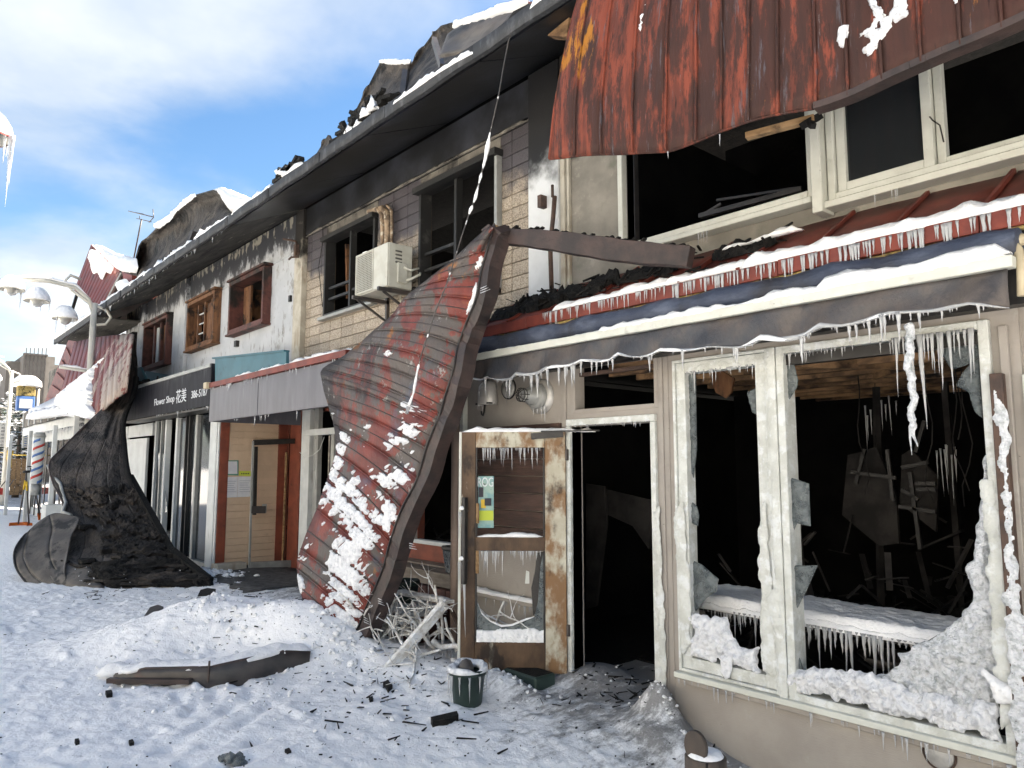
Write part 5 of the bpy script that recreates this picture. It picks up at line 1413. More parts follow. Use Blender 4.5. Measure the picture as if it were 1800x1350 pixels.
def polyat(P, t):
    s_ = max(0, min(1, t))*(len(P)-1); i = min(int(s_), len(P)-2); f = s_-i
    return tuple(P[i][k]*(1-f)+P[i+1][k]*f for k in range(len(P[0])))
def ribbed(p, topl, botl, n, m, name='roof_sheet', rib='roof_rib', rib_r=.018, sag=.08, th=.02, ribm=None, rows=6):
    """red sheets side by side between an upper and a lower line (px, py, Y)"""
    def S(u, v):
        a = polyat(topl, u); b = polyat(botl, u)
        q = [a[k]*(1-v)+b[k]*v for k in range(3)]
        return pl(q[0], q[1], q[2] - sag*math.sin(math.pi*v))
    for i in range(n):
        g = [[S((i+a)/n, v/rows) + Vector((0, -.012*math.sin(a*math.pi), 0)) for a in (.02,.35,.65,.98)] for v in range(rows+1)]
        part(name, MB().sheet(g, th), m, p)
        part(rib, MB().tube([S(i/n, v/rows)+Vector((0,-.012,0)) for v in range(rows+1)], rib_r, 5), ribm or m, p)
    return S
part('red_gable_board', MB().prism([pl(a,b,-.5) for a,b in [(120,598),(134,600),(108,708),(76,712)]], (0,.06,0)), M['red_roof3'], D)
for k in range(5):
    t = k/5+.1
    q0 = lerp2((121,600),(78,710),t); q1 = lerp2((133,604),(108,704),min(1,t+.18))
    part('gable_rib', MB().beam(pl(q0[0],q0[1],-.53), pl(q1[0],q1[1],-.53), .03, .03), M['red_metal'], D)
S1 = ribbed(D, [(133,602,-.5),(165,594,-.5),(200,590,-.5),(236,588,-.5)], [(104,708,-.9),(125,728,-.95),(165,740,-1.0),(205,702,-.9),(224,690,-.75)], 14, M['red_roof3'])
# snow slide on it
H = np.full((60, 90), -1.0)
for j in range(60):
    for i in range(90):
        u = i/89; v = j/59; p_ = S1(u, v)
        a = polyat([(133,602,-.5),(165,594,-.5),(200,590,-.5),(236,588,-.5)], u); b = polyat([(104,708,-.9),(125,728,-.95),(165,740,-1.0),(205,702,-.9),(224,690,-.75)], u)
        x = a[0]*(1-v)+b[0]*v; y = a[1]*(1-v)+b[1]*v
        d = (x-104)*.62 + (y-708)*.78 + 14       # below the diagonal snow line
        edge_r = 166 + max(0, 655-y)*.8 + 9*noise.noise(Vector((y*.06, 3, 1))) + 5*noise.noise(Vector((y*.25, 1, 4)))
        if d > 0 and x < edge_r and y > 600:
            H[j,i] = min(d*.012, .12)*(1+.5*noise.noise(Vector((u*30, v*12, 1)))) - (.05 if noise.noise(Vector((u*26+v*9, v*4, 7))) > .25 and y < 690 else 0)
part('snow_slide', crust(lambda u, v: (S1(u, v), (0,-1,.3)), 90, 60, H, .02), M['snow'], D)
part('snow_roof', MB().sheet([[pl(56,724,-.55), pl(80,714,-.5), pl(104,702,-.45), pl(150,660,-.2), pl(185,640,.1)], [pl(55,738,-.85), pl(80,735,-.85), pl(110,731,-.9), pl(150,735,-.95), pl(185,742,-.95)]], .12), M['snow'], D)
part('snow_strip', snow_bar([pl(55,737,-.8), pl(90,732,-.85), pl(130,728,-.9)], .35, .22, 13, 9, .15, .5), M['snow'], D)
# torn gable sheet above (ribbed) with snow on top
S2 = ribbed(D, [(162,431,.1),(187,455,.1),(214,480,.1)], [(132,512,-.2),(152,530,-.2),(176,545,-.2)], 12, M['red_roof3'], 'gable_sheet', 'gable_rib', .02, -.05)
part('gable_rim', MB().beam(pl(134,516,-.25), pl(176,548,-.25), .06, .05).beam(pl(214,480,.05), pl(178,547,-.25), .06, .05), M['alu'], D)
part('gable_post', MB().beam(pl(137,512,0), pl(126,548,0), .08, .08), M['blackframe'], D)
part('gable_back', MB().prism([pl(a,b,.35) for a,b in [(168,440),(240,470),(243,505),(195,560),(160,545),(190,520),(212,482)]], (0,.2,0)), M['black'], D)
sky_snow([(162,429),(180,432),(205,445),(240,454),(243,470),(240,480),(216,478),(200,466),(185,450)], .0, 0, 'snow blanket lying on the torn red gable sheet', th=.2, res=.05)
sky_snow([(160,438),(170,440),(185,456),(200,470),(195,482),(186,478),(180,492),(172,478),(165,482),(160,462),(156,455)], -.02, 0, 'ragged snow patch on the upper corner of the torn red gable sheet', th=.05, res=.03)
sky_snow([(214,492),(222,490),(230,500),(222,512),(216,520),(212,508)], -.1, 0, 'snow clump hanging behind the red gable sheet', th=.12, res=.04)
part('gable_stub', MB().prism([pl(a,b,.0) for a,b in [(214,478),(232,484),(232,494),(218,496)]], (0,.1,0)), M['red_metal'], D)
# low shopfront of D
part('shop_wall', wall_holes(-31.5, -20.2, -.1, 3.3, -.02, .08, [(-30.8,-27.0,.3,2.5), (-26.8,-22.6,.02,2.5), (-22.3,-20.5,.02,2.5)]), M['white_paint'], D)
part('fascia_board', MB().box(-30.6, -20.2, -.42, -.36, 2.75, 3.0), M['white_paint'], D, bevel=.005)
part('fascia_board', MB().box(-30.6, -20.2, -.44, -.36, 3.05, 3.55), M['render_soot'], D, bevel=.005)
part('canopy', MB().box(-30.6, -20.2, -.35, -.03, 3.01, 3.04), M['white_paint'], D)
for i in range(9):
    x = -30.4+1.2*i
    part('fascia_mullion', MB().box(x, x+.08, -.47, -.445, 3.05, 3.5), M['white_paint'], D)
for i in range(12):
    x = -30.7+.86*i
    if x > -20.6: break
    part('door_mullion', MB().box(x, x+.09, -.05, -.022, .02, 2.5), M['blackframe'], D)
part('glass_pane', MB().box(-30.8, -20.5, .03, .036, .05, 2.5), M['glass_dark'], D)
for i, (x, z, mm) in enumerate([(-23.7,1.9,'paper'),(-23.7,1.5,'paper'),(-22.0,1.9,'yellow'),(-21.8,1.4,'paper'),(-25.8,1.6,'lime'),(-24.6,1.5,'paper')]):
    part('window_poster', MB().box(x, x+.4, .0, .01, z, z+.35), M[mm], D)
for x in (-29.6, -25.6, -21.8):
    part('canopy_post', MB().box(x, x+.10, -.92, -.82, -.1, 2.74), M['white_paint'], D, bevel=.01)
icicle_row((-30,-.44,2.75), (-21,-.44,2.75), 26, D, .05, .3, 81, .012)
part('planter_box', MB().box(-22.1,-21.5,-1.0,-.5,-.05,.75), M['white_paint'], D, bevel=.01)

# barber pole leaning at the shopfront
bp = thing('barber_pole', 'striped red white and blue barber pole by the low shopfront', 'barber pole', pl(66,830,-.95))
b0, b1 = pl(63,850,-1.0), pl(70,768,-1.0); ax = (b1-b0)
part('pole_body', MB().tube([b0, b1], .13, 20), M['white_paint'], bp)
for nm, cm, ph in (('red_stripe','red',0), ('blue_stripe','blue',math.pi)):
    g = []
    ad = ax.normalized(); ux = ad.cross(Vector((0,1,0))).normalized(); uy = ad.cross(ux)
    rows = [[], []]
    for k in range(61):
        t = k/60; an_ = ph + t*2*math.pi*3
        for e, dt in ((0, 0), (1, .055)):
            tt = min(1, t*.93+dt)
            rows[e].append(b0 + ax*tt + (ux*math.cos(an_)+uy*math.sin(an_))*.134)
    part(nm, MB().sheet(rows, .004), M[cm], bp)
part('cap', MB().tube([b1, b1+ad*.12], [.15,.11], 20), M['alu'], bp)
part('base', MB().tube([b0-ad*.02, b0-ad*.3], .11, 12), M['alu'], bp)

# ============================================================ street lamps
def street_lamp(name, base, arm, label, banner=True, nh=3, H_=5.35, red=False):
    bx, by, bz = base
    L_ = thing(name, label, 'street lamp', base, 'street lamps along the street')
    ax_, ay_ = arm
    top = Vector((bx, by, bz+H_)); dv = Vector((ax_, ay_, 0))
    part('pole', MB().tube([(bx,by,bz-.2), (bx,by,bz+1.2), top], [.10,.085,.065], 12), M['lamp_white'], L_)
    a = [top+Vector((0,0,-.25)), top+dv*.12+Vector((0,0,.08)), top+dv*.4+Vector((0,0,.30)), top+dv*.9+Vector((0,0,.36)), top+dv*1.57+Vector((0,0,.30))]
    part('arm', MB().tube(a, .045, 8), M['lamp_white'], L_)
    a2 = [top+Vector((0,0,-.5)), top-dv*.25+Vector((0,0,-.45)), top-dv*.35+Vector((0,0,-.28)), top-dv*.25+Vector((0,0,-.12)), top+dv*.1+Vector((0,0,.0)), top+dv*.45+Vector((0,0,.22)), top+dv*.6+Vector((0,0,.42)), top+dv*.5+Vector((0,0,.56)), top+dv*.3+Vector((0,0,.5))]
    part('scroll', MB().tube(a2, .032, 7), M['lamp_white'], L_)
    for k in range(nh):
        t = (1.57, 1.10, .56)[k]; zz_ = (.12, -.06, -.38)[k]
        c = top+dv*t+Vector((0,0,zz_))
        r_ = .25
        hd = part('lamp_shade', MB().lathe(c, [(.0,.15),(.06,.14),(.12,.09),(.20,.03),(r_,-.04),(r_,-.07),(r_-.03,-.06),(.12,.0)], 20), M['lamp_white'], L_)
        if red: part('lamp_rim', MB().lathe(c, [(r_+.004,-.045),(r_+.008,-.06),(r_+.004,-.075)], 20), M['lamp_red'], hd)
        part('lamp_globe', MB().lathe(c+Vector((0,0,-.03)), [(.13,0),(.125,-.07),(.08,-.13),(.0,-.16)], 16), M['lamp_glass'], hd)
        part('snow_cap', MB().lathe(c, [(.0,.25),(.10,.235),(.18,.16),(.24,.06),(r_+.012,-.03),(r_,-.05),(.16,.0)], 18), M['snow'], hd)
        for q in range(3):
            an_ = random.uniform(0, 6.28); icicle(c+Vector((r_*.95*math.cos(an_), r_*.95*math.sin(an_), -.07)), random.uniform(.1,.35), .012, L_)
    part('cross_arm', MB().tube([top+Vector((0,0,-1.55)), top+dv*.6+Vector((0,0,-1.5))], .035, 6), M['lamp_white'], L_)
    part('snow_strip', snow_bar([top+dv*.05+Vector((0,0,-1.5)), top+dv*.6+Vector((0,0,-1.46))], .08, .05, 2, 7, .1, .5), M['snow'], L_)
    part('snow_strip', snow_bar([a[1]+Vector((0,0,.04)), a[2]+Vector((0,0,.04)), a[3]+Vector((0,0,.04)), a[4]+Vector((0,0,.04))], .09, .06, 4, 7, .1, .4), M['snow'], L_)
    return L_, top
lp1, tp1 = street_lamp('street_lamp', (-18.5, -.80, 0), (0, -1.0), 'tall cream street lamp with three snow capped lamps, nearest in front of the red roof')
lp2, tp2 = street_lamp('street_lamp', (-36, -.24, .25), (0, -1.0), 'farther cream street lamp with yellow tape on its pole, at the left edge')
lp3, tp3 = street_lamp('street_lamp', (-9.0, -5.30, 0), (0, 1.0), 'near street lamp of which one lamp with long icicles shows at the upper left edge', H_=5.0, red=True)
for dx, L_ in ((0,.62),(.03,.35),(-.06,.25),(.07,.45)):
    q = tp3+Vector((0,1.0,0))*1.57+Vector((0,0,.12))
    an_ = -.5+dx*5; icicle(q+Vector((.18*math.cos(an_)+.02, .235*math.cos(an_), -.06)), L_, .015, lp3)
# banner boards on the lamps
def banner(px0, px1, py0, py1, X, lab):
    a, b = xp(px0, py0, X), xp(px1, py1, X)
    t = thing('lamp_banner', lab, 'banner', ((X), (a.y+b.y)/2, b.z))
    part('board', MB().box(X-.06, X, a.y, b.y, b.z, a.z), M['bannerw'], t, bevel=.01)
    part('snow_cap', snow_bar([(X-.03,a.y,a.z),(X-.03,b.y,a.z)], .14, .14, 3, 8, .08, .3), M['snow'], t)
    n_ = 7; h = (a.z-b.z)/n_; w_ = (b.y-a.y)
    for i, ch in enumerate('大麻銀座商店街'):
        zc = a.z - h*(i+.5)
        text_part(ch, a.y+w_*.30, b.y-w_*.30, zc-h*.34, zc+h*.34, 0, M['ink'], t, X=X+.003)
    return t
banner(133, 157, 700, 772, -18.45, 'white banner board with vertical black lettering on the nearest street lamp')
banner(-2, 11, 743, 785, -36.0, 'white banner board with vertical lettering on the farther street lamp')
# snow-capped box sign farther up the street
X_ = -42
bs = thing('box_sign', 'yellow and blue box sign under a cap of snow farther up the street', 'sign', tuple(xp(45,722,X_)))
a, b, c_ = xp(32,677,X_), xp(62,697,X_), xp(62,722,X_)
part('upper_box', MB().box(X_-.5, X_, a.y, b.y, b.z+.01, a.z), M['yellow_foam'], bs, bevel=.02)
part('lower_box', MB().box(X_-.5, X_, a.y, b.y, c_.z, b.z-.01), M['blue'], bs, bevel=.02)
part('sign_face', MB().box(X_+.003, X_+.02, a.y+.1, b.y-.1, c_.z+.1, b.z-.15), M['bannerw'], bs)
part('snow_cap', MB().lathe(((X_-.25),(a.y+b.y)/2,a.z-.02), [(0,.55),(.35,.5),(.62,.25),(.66,.0),(.3,.0)], 18), M['snow'], bs)
part('sign_pole', MB().tube([(X_-.25,b.y+.15,-.1),(X_-.25,b.y+.15,a.z-.1)], .06, 8), M['lamp_white'], bs)
# small white hanging sign with blue print
X_ = -30.5
q0, q1 = xp(40,762,X_), xp(50,787,X_)
hs_ = thing('white_sign', 'small white upright sign with faint blue lines near the canopy post', 'sign', tuple(q1))
part('sign_board', MB().box(X_-.06, X_, q0.y, q1.y, q1.z, q0.z), M['bannerw'], hs_, bevel=.02)
mb = MB()
for i in range(6): mb.box(X_+.002, X_+.006, q0.y+.06, q1.y-.06, q1.z+.05+.08*i, q1.z+.08+.08*i)
part('print', mb, M['blue'], hs_)
part('sign_post', MB().tube([(X_-.03,q1.y+.05,-.1),(X_-.03,q1.y+.05,q0.z+.3)], .035, 7), M['white_paint'], hs_)

# tape and clutter beyond
tpz = MB().tube([xp(19,798,-36.0), xp(30,800,-33), xp(48,800,-29.7)], .02, 5).tube([xp(0,795,-40), xp(19,798,-36.0)], .02, 5)
single('barrier_tape', tpz, M['yellow'], 'yellow barrier tape strung from the farther lamp to the shopfront', 'tape')
single('tape_bundle', MB().tube([xp(19,792,-35.9), xp(16,806,-35.9), xp(18,822,-35.9)], [.12,.09,.04], 7), M['yellow'], 'yellow tape wound in a bundle round the farther street lamp pole', 'tape')

# snow shovels stuck in the snow
def shovel(px_top, px_bot, X, blade, lab, m=None):
    a, b = xp(*px_top, X), xp(*px_bot, X)
    t = thing('snow_shovel', lab, 'shovel', tuple(b), 'snow shovels standing together')
    part('shaft', MB().tube([a, b], .022, 7), M['gutter_grey'], t)
    part('grip', MB().tube([a+Vector((0,-.09,.03)), a+Vector((0,.09,.03))], .022, 6), M['blackframe'], t)
    part('collar', MB().tube([a.lerp(b,.16), a.lerp(b,.34)], .03, 7), M['pole_green'] if m is None else m, t)
    w_, h_ = blade
    d = (b-a).normalized(); g = []
    for j in range(4):
        row = []
        for i in range(7):
            u = -1+2*i/6
            row.append(b + Vector((0, u*w_/2, 0)) + d*(h_*j/3-.05) + Vector((.10*abs(u)**2-.02*j, 0, 0)))
        g.append(row)
    part('blade', MB().sheet(g, .015), M['orange'], t)
    return t
shovel((47,830), (32,921), -25.2, (.46,.34), 'leftmost snow shovel with a wide orange blade lying toward the street', M['yellow'])
shovel((46,832), (51,922), -25.0, (.14,.3), 'middle snow shovel with its orange blade seen edge on', M['yellow'])
shovel((54,822), (70,905), -24.6, (.14,.2), 'rightmost snow shovel with green collar, blade behind the curled sheet')

# far background
fb = thing('far_grey_building', 'brown grey flat topped building far up the street', 'building', (-80, 4, 0))
X_ = -80
def fbx(x0, x1, ytop, dx=0, m='greybuild', ybot=830, deep=8):
    a, b = xp(x0, ytop, X_+dx), xp(x1, ybot, X_+dx)
    return MB().box(X_+dx-deep, X_+dx, a.y, b.y, -.3, a.z)
part('wall', fbx(42, 83, 623), M['greybuild'], fb)
part('wing', fbx(83, 120, 640, -1), M['greybuild'], fb)
part('wing', fbx(12, 41.8, 634, -2), M['greybuild'], fb)
part('roof_edge', MB().box(-80.2,-79.8, xp(41,622,-80).y, xp(84,622,-80).y, xp(50,624,-80).z, xp(50,622,-80).z+.05), M['gutter_grey'], fb)
for k in range(6):
    a = xp(44+7*k, 640, -79.95); part('wall_panel_joint', MB().box(-79.99,-79.93,a.y,a.y+.06,0,a.z+1.5), M['gutter_grey'], fb)
# more buildings / hedge closing the street
fr = thing('far_red_building', 'low building with a red wall band at the far left edge', 'building', (-95, -3, 0))
part('wall', MB().box(-100, -92, -14, 1.2, -.3, 9.0), M['greybuild'], fr)
part('red_band', MB().box(-91.98, -91.9, -14, -.2, 9.0-2.2, 9.0-.4), M['red'], fr)
def snowy_tree(X, px, pytop, pybot, w, lab, seed):
    a, b = xp(px, pytop, X), xp(px, pybot, X)
    t = thing('snowy_tree', lab, 'tree', (X, a.y, 0)); rr = random.Random(seed)
    Hh = a.z
    part('trunk', MB().tube([(X,a.y,-.2),(X,a.y,Hh*.95)], [.18,.04], 8), M['bark'], t)
    lf = MB(); sn_ = MB()
    for i in range(900):
        v = rr.random(); z = .6+(Hh-.6)*v; r_ = w*(1-v)**.7*(.35+.65*rr.random()); an_ = rr.uniform(0,6.28)
        c = Vector((X+r_*math.cos(an_), a.y+r_*math.sin(an_), z)); s_ = rr.uniform(.10,.26)
        o1 = Vector((rr.uniform(-1,1), rr.uniform(-1,1), rr.uniform(-.5,.3)))*s_; o2 = Vector((rr.uniform(-1,1), rr.uniform(-1,1), rr.uniform(-.3,.3)))*s_
        (sn_ if rr.random() < .42 else lf).add([c, c+o1, c+o1+o2, c+o2], [(0,1,2,3)])
    part('foliage', lf, M['leaf'], t, kind='stuff'); part('snow_load', sn_, M['snow'], t, kind='stuff')
snowy_tree(-47, 38, 716, 800, 1.7, 'snow laden dark conifer behind the barrier tape, nearest the low shopfront', 1)
snowy_tree(-52, 20, 690, 800, 1.8, 'snow laden conifer between the farther lamp and the box sign', 2)
snowy_tree(-58, 62, 735, 800, 1.6, 'small snowy conifer just left of the white canopy post', 3)
snowy_tree(-60, 2, 715, 800, 2.4, 'snowy conifer at the far left edge of the street', 4)
snowy_tree(-56, 48, 742, 800, 2.4, 'bushy snowy conifer below the box sign', 5)
cw = thing('cardboard_stack', 'brown board fence low behind the yellow tape', 'fence', (-44, 0, 0))
a, b = xp(12,805,-44), xp(56,805,-44)
for k in range(5):
    y0 = a.y+(b.y-a.y)*k/5
    part('board', MB().box(-44.05,-44, y0+.01, y0+(b.y-a.y)/5-.01, .3, xp(12,806,-44).z), M['wood'], cw)
# red footed barrier near lamp 2
rb = thing('barrier_stand', 'thin dark wire stand with a red foot at the left edge by the farther lamp', 'stand', tuple(xp(8,868,-33)))
part('wire_frame', MB().tube([xp(-4,862,-33), xp(12,843,-33), xp(24,843,-33), xp(12,862,-33)], .02, 5, False), M['gutter_grey'], rb)
part('red_foot', MB().box(*(lambda q: (-33.3,-33,q.y-.3,q.y+.02,q.z-.12,q.z+.12))(xp(4,864,-33))), M['red'], rb)

fl_ = thing('far_shade_building', 'dark low building added behind the snowy conifers to shade the far street', 'building', (-48, 8, 0))  # building mass added to keep the sun off the far street snow
part('wall', MB().box(-62, -33.5, 6.0, 14, -.3, 6.4), M['greybuild'], fl_)
part('roof_snow', MB().box(-62.3, -33.2, 5.7, 14.3, 6.403, 6.7), M['snow'], fl_)
for k in range(6): part('window', MB().box(-60+4.4*k, -58+4.4*k, 5.95, 5.998, 3.4, 4.8), M['glass_dark'], fl_)
# added out of view: a sunlit pale row that lights the shaded fronts
OP = thing('opposite_bounce_row', 'pale shop row added across the street, out of view, to bounce sunlight', 'building', (-8, -15, 0))
rr = random.Random(90)
for k in range(7):
    x0 = -46+9.5*k; hh = rr.uniform(5.4, 6.8)
    part('wall', wall_holes(x0+.02, x0+9.4, -.2, hh, -15.25, -15, [(x0+1, x0+3.6, .4, 2.5), (x0+5, x0+8.4, .1, 2.5), (x0+1.4, x0+3.2, 3.5, 4.8), (x0+5.6, x0+7.6, 3.5, 4.8)]), M['white_paint' if k % 2 else 'pillar'], OP)
    part('back_wall', MB().box(x0+.02, x0+9.4, -23, -22.8, -.2, hh).box(x0+.02, x0+.2, -22.8, -15.26, -.2, hh), M['white_paint'], OP)
    part('roof', MB().box(x0, x0+9.42, -23.1, -14.7, hh+.003, hh+.15), M['gutter_grey'], OP)
    part('snow_load', MB().box(x0+.05, x0+9.35, -23, -14.8, hh+.154, hh+.5), M['snow'], OP)
    part('window_pane', MB().box(x0+.9, x0+8.5, -15.6, -15.55, .1, 4.9), M['glass_dark'], OP)
# ============================================================ roof sheet hanging over the beige shop (top right)
HR = thing('hanging_roof_sheet', 'large scorched red standing seam roof sheet hanging over the beige shop', 'roof sheet', (-1.5, -.7, 5.3))
bot = [(968,280,-.78),(1020,273,-.80),(1060,269,-.82),(1115,267,-.82),(1172,265,-.82),(1200,256,-.81),(1262,231,-.80),(1310,218,-.79),(1372,205,-.78),(1440,194,-.76),(1500,171,-.76),(1560,146,-.75),(1620,121,-.75),(1680,96,-.74),(1740,71,-.74),(1800,46,-.73),(1880,12,-.72)]
btm = [pl(*p) for p in bot]
XL_, XR_ = btm[0].x, btm[-1].x
def hang_bottom(x):
    for a, b in zip(btm, btm[1:]):
        if a.x <= x <= b.x:
            f = (x-a.x)/(b.x-a.x); return a.z*(1-f)+b.z*f
    return btm[0].z if x < btm[0].x else btm[-1].z
def HS(x, v):
    """v 0 at the eave line, 1 at the torn lower edge"""
    zb = hang_bottom(x); zt = 5.62
    z = zt*(1-v)+zb*v
    y = -.60 - .20*v + .10*(1-v)**2 - .05*math.sin(math.pi*v) + .018*noise.noise(Vector((x*2.2, z*1.6, 2)))*(.4+v) + .01*math.sin(x*9+z)
    xx = x
    if x < XL_+.3: xx = x + (.26-.26*v**.8)*(1-(x-XL_)/.3)
    return Vector((xx, y, z))
seams = [XL_] + [pl(px_, py_, -.8).x for px_, py_ in [(1012,272),(1058,270),(1112,267),(1172,265),(1222,245),(1268,230),(1320,216),(1372,205),(1435,195),(1490,176),(1552,148),(1622,120),(1690,92),(1762,62),(1835,30)]] + [XR_]
x = XR_
while x < 1.8: x += .26; seams.append(x)
for i in range(len(seams)-1):
    a, b = seams[i]+.002, seams[i+1]-.002
    g = []
    for j in range(25):
        v = j/24
        g.append([HS(a+(b-a)*k/5, v) + Vector((0, -.006*math.sin(math.pi*k/5)+.006*noise.noise(Vector((i*3+k, j*.6, 4))), 0)) for k in range(6)])
    part('roof_panel', MB().sheet(g, .006), M['red_roof'], HR)
    if i:
        mb = MB().tube([HS(seams[i], j/24)+Vector((0,-.008,0)) for j in range(25)], .009, 6)
        part('standing_seam', mb, M['red_roof'], HR)
lip = [HS(seams[0]+(1.75-seams[0])*t/80, 1) for t in range(81)]
part('folded_lip', MB().tube([p+Vector((0,.004,0)) for p in lip if p.x <= pl(1440,194,-.76).x], .010, 6), M['red_roof'], HR)
lp = [p for p in lip if p.x > pl(1420,194,-.76).x]
mb = MB()
for a, b in zip(lp, lp[1:]): mb.beam(a+Vector((0,.03,.008)), b+Vector((0,.03,.008)), .09, .035)
part('folded_lip', mb, M['dark_edge'], HR)
part('side_edge', MB().tube([HS(seams[0], j/24) for j in range(25)], .011, 6), M['red_roof'], HR)
def hpatch(pxs, h=.03, res=.009):
    P = []
    for a, b in pxs: q = pl(a, b, -.76); P.append((q.x, q.z))
    xs = [p[0] for p in P]; zs = [p[1] for p in P]; x0, x1, z0, z1 = min(xs)-.02, max(xs)+.02, min(zs)-.02, max(zs)+.02
    nu = max(5, int((x1-x0)/res)); nv = max(5, int((z1-z0)/res))
    gx_, gz_ = np.meshgrid(np.linspace(x0,x1,nu), np.linspace(z0,z1,nv))
    sd = poly_sd(gx_, gz_, P) + .022*fbm(gx_*34, gz_*34, 4, .6)
    H = np.where(sd > 0, np.sqrt(np.clip(sd/.025,0,1))*h*(1+1.3*fbm(gx_*34, gz_*34, 4, .6)), -1)
    def S(u, v):
        x = x0+(x1-x0)*u; z = z0+(z1-z0)*v; zb = hang_bottom(x)
        p = HS(x, (5.62-z)/(5.62-zb)); p.x = x; return p, (0,-1,0)
    part('snow_patch', crust(S, nu, nv, H, F=sd), M['rime'], HR)
hpatch([(1474,75),(1486,48),(1498,46),(1500,58),(1494,72),(1488,90)])
hpatch([(1520,68),(1530,50),(1546,48),(1536,15),(1536,5),(1552,8),(1560,20),(1566,38),(1580,10),(1596,0),(1606,8),(1606,32),(1590,48),(1572,60),(1568,72),(1556,78),(1548,92),(1532,106),(1524,96),(1540,80),(1528,72)], .035)
hpatch([(1508,48),(1516,46),(1517,56),(1508,54)], .02)
hpatch([(1122,20),(1128,0),(1130,-6),(1128,30),(1124,62),(1121,40)], .02, .006)
hpatch([(1684,8),(1690,0),(1692,16),(1686,20)], .02, .007)
hpatch([(1644,2),(1650,-6),(1654,4),(1646,8)], .02, .007)
icicle(pl(1174,266,-.82), .04, .004, HR); icicle(pl(1265,236,-.80), .06, .004, HR)
single('broken_batten', MB().beam(pl(1312,240,-.55), pl(1432,208,-.45), .05, .035), M['wood'], 'split raw timber batten poking out from under the hanging roof sheet', 'timber')
single('burnt_knot', MB().beam(pl(1412,220,-.5), pl(1440,205,-.4), .05, .04).beam(pl(1418,214,-.45), pl(1430,222,-.5), .03, .03), M['char'], 'charred timber end by the pale window post', 'timber')
# triangular timber under the eave left of the sheet
single('eave_bracket', MB().prism([pl(962,62,-.3), pl(1000,30,-.3), pl(996,62,-.3), pl(990,64,-.3)], (0,.1,0)), M['joist'], 'scorched wooden bracket under the eave beside the hanging sheet', 'bracket')

# ============================================================ fallen roof sheet leaning in the middle
FS = thing('leaning_roof_sheet', 'long twisted red roof sheet leaning from the awning down to the snow, crusted with frost', 'roof sheet', (-6.5, -.8, .2))
Lp = [(862,397,-.62),(793,460,-.62),(737,504,-.60),(711,526,-.60),(690,555,-.58),(660,580,-.56),(633,604,-.54),(600,630,-.52),(569,648,-.50),(567,668,-.50),(578,712,-.52),(588,747,-.55),(592,795,-.60),(577,842,-.68),(558,895,-.78),(530,965,-.86),(524,1000,-.92),(533,1054,-1.02)]
Rp = [(870,402,-.70),(859,441,-.72),(848,483,-.73),(840,526,-.74),(824,565,-.75),(809,607,-.76),(800,650,-.77),(787,693,-.78),(776,730,-.79),(768,748,-.79),(752,789,-.80),(736,843,-.81),(709,895,-.82),(688,955,-.83),(676,1000,-.84),(650,1060,-.86),(636,1095,-.88),(617,1135,-.90)]
NR = len(Lp)
def FSp(u, r_):
    """r_ = row coordinate 0..NR-1"""
    i = min(int(r_), NR-2); f = r_-i
    def cr(P, k):
        p0, p1, p2, p3 = P[max(i-1,0)][k], P[i][k], P[i+1][k], P[min(i+2,NR-1)][k]
        return .5*((2*p1)+(-p0+p2)*f+(2*p0-5*p1+4*p2-p3)*f*f+(-p0+3*p1-3*p2+p3)*f**3)
    a = [cr(Lp,k) for k in range(3)]; b = [cr(Rp,k) for k in range(3)]
    x = a[0]*(1-u)+b[0]*u; y = a[1]*(1-u)+b[1]*u
    y -= 16*math.sin(math.pi*u)*min(1, r_/5)*(1 if r_ < 8 else max(.0, 1-(r_-8)/9))*.6
    Y = a[2]*(1-u)+b[2]*u - .10*math.sin(math.pi*u**.8) + .05*noise.noise(Vector((u*3, r_*.55, 7))) - .055*abs(noise.noise(Vector((u*2.6+r_*.35, r_*.5, 2)))) + .02*abs(noise.noise(Vector((u*7-r_*.5, r_*1.3, 5))))
    return pl(x, y, Y)
for i in range(NR-1):
    g = [[FSp(k/14, i + j/5*.985+.007) + Vector((0, -.009*math.sin(math.pi*j/5), 0)) for k in range(15)] for j in range(6)]
    part('roof_panel', MB().sheet(g, .006), M['red_roof2'], FS)
    if i:
        mb = MB().tube([FSp(k/14, i)+Vector((0,-.010,.002)) for k in range(15)], .0075, 6)
        part('standing_seam', mb, M['red_roof2'], FS)
    g = [[FSp(k/14, i+.5)+Vector((0,-.012,0)) for k in range(15)], [FSp(k/14, i+.53)+Vector((0,-.014,-.003)) for k in range(15)]]
    part('fold_line', MB().sheet(g, .006), M['dark_edge'], FS)
# boxed edge (eave gutter board) along its right side
ed = [FSp(1, r_) for r_ in np.linspace(0, NR-1, 60)]
we = [.085+.085*k/59+.006*math.sin(k*.9) for k in range(60)]
mb = MB().sweep([ed[k]+Vector((we[k]/2,.05,0)) for k in range(60)], we, [.13]*60)
part('boxed_edge', mb, M['dark_edge'], FS)
part('edge_flange', MB().tube([p+Vector((0,-.02,0)) for p in ed], .010, 6), M['blackframe'], FS)
part('left_edge', MB().tube([FSp(0, r_) for r_ in np.linspace(1, NR-1, 40)], .010, 6), M['blackframe'], FS)
part('splintered_timber', MB().beam(pl(868,402,-.6), pl(882,408,-.55), .05, .06).beam(pl(872,398,-.62), pl(880,412,-.55), .02, .03), M['wood'], FS)
part('torn_tip', MB().prism([pl(a,b,-.66) for a,b in [(846,404),(858,394),(864,398),(868,392),(872,404),(852,410)]], (0,.01,0)), M['dark_edge'], FS)
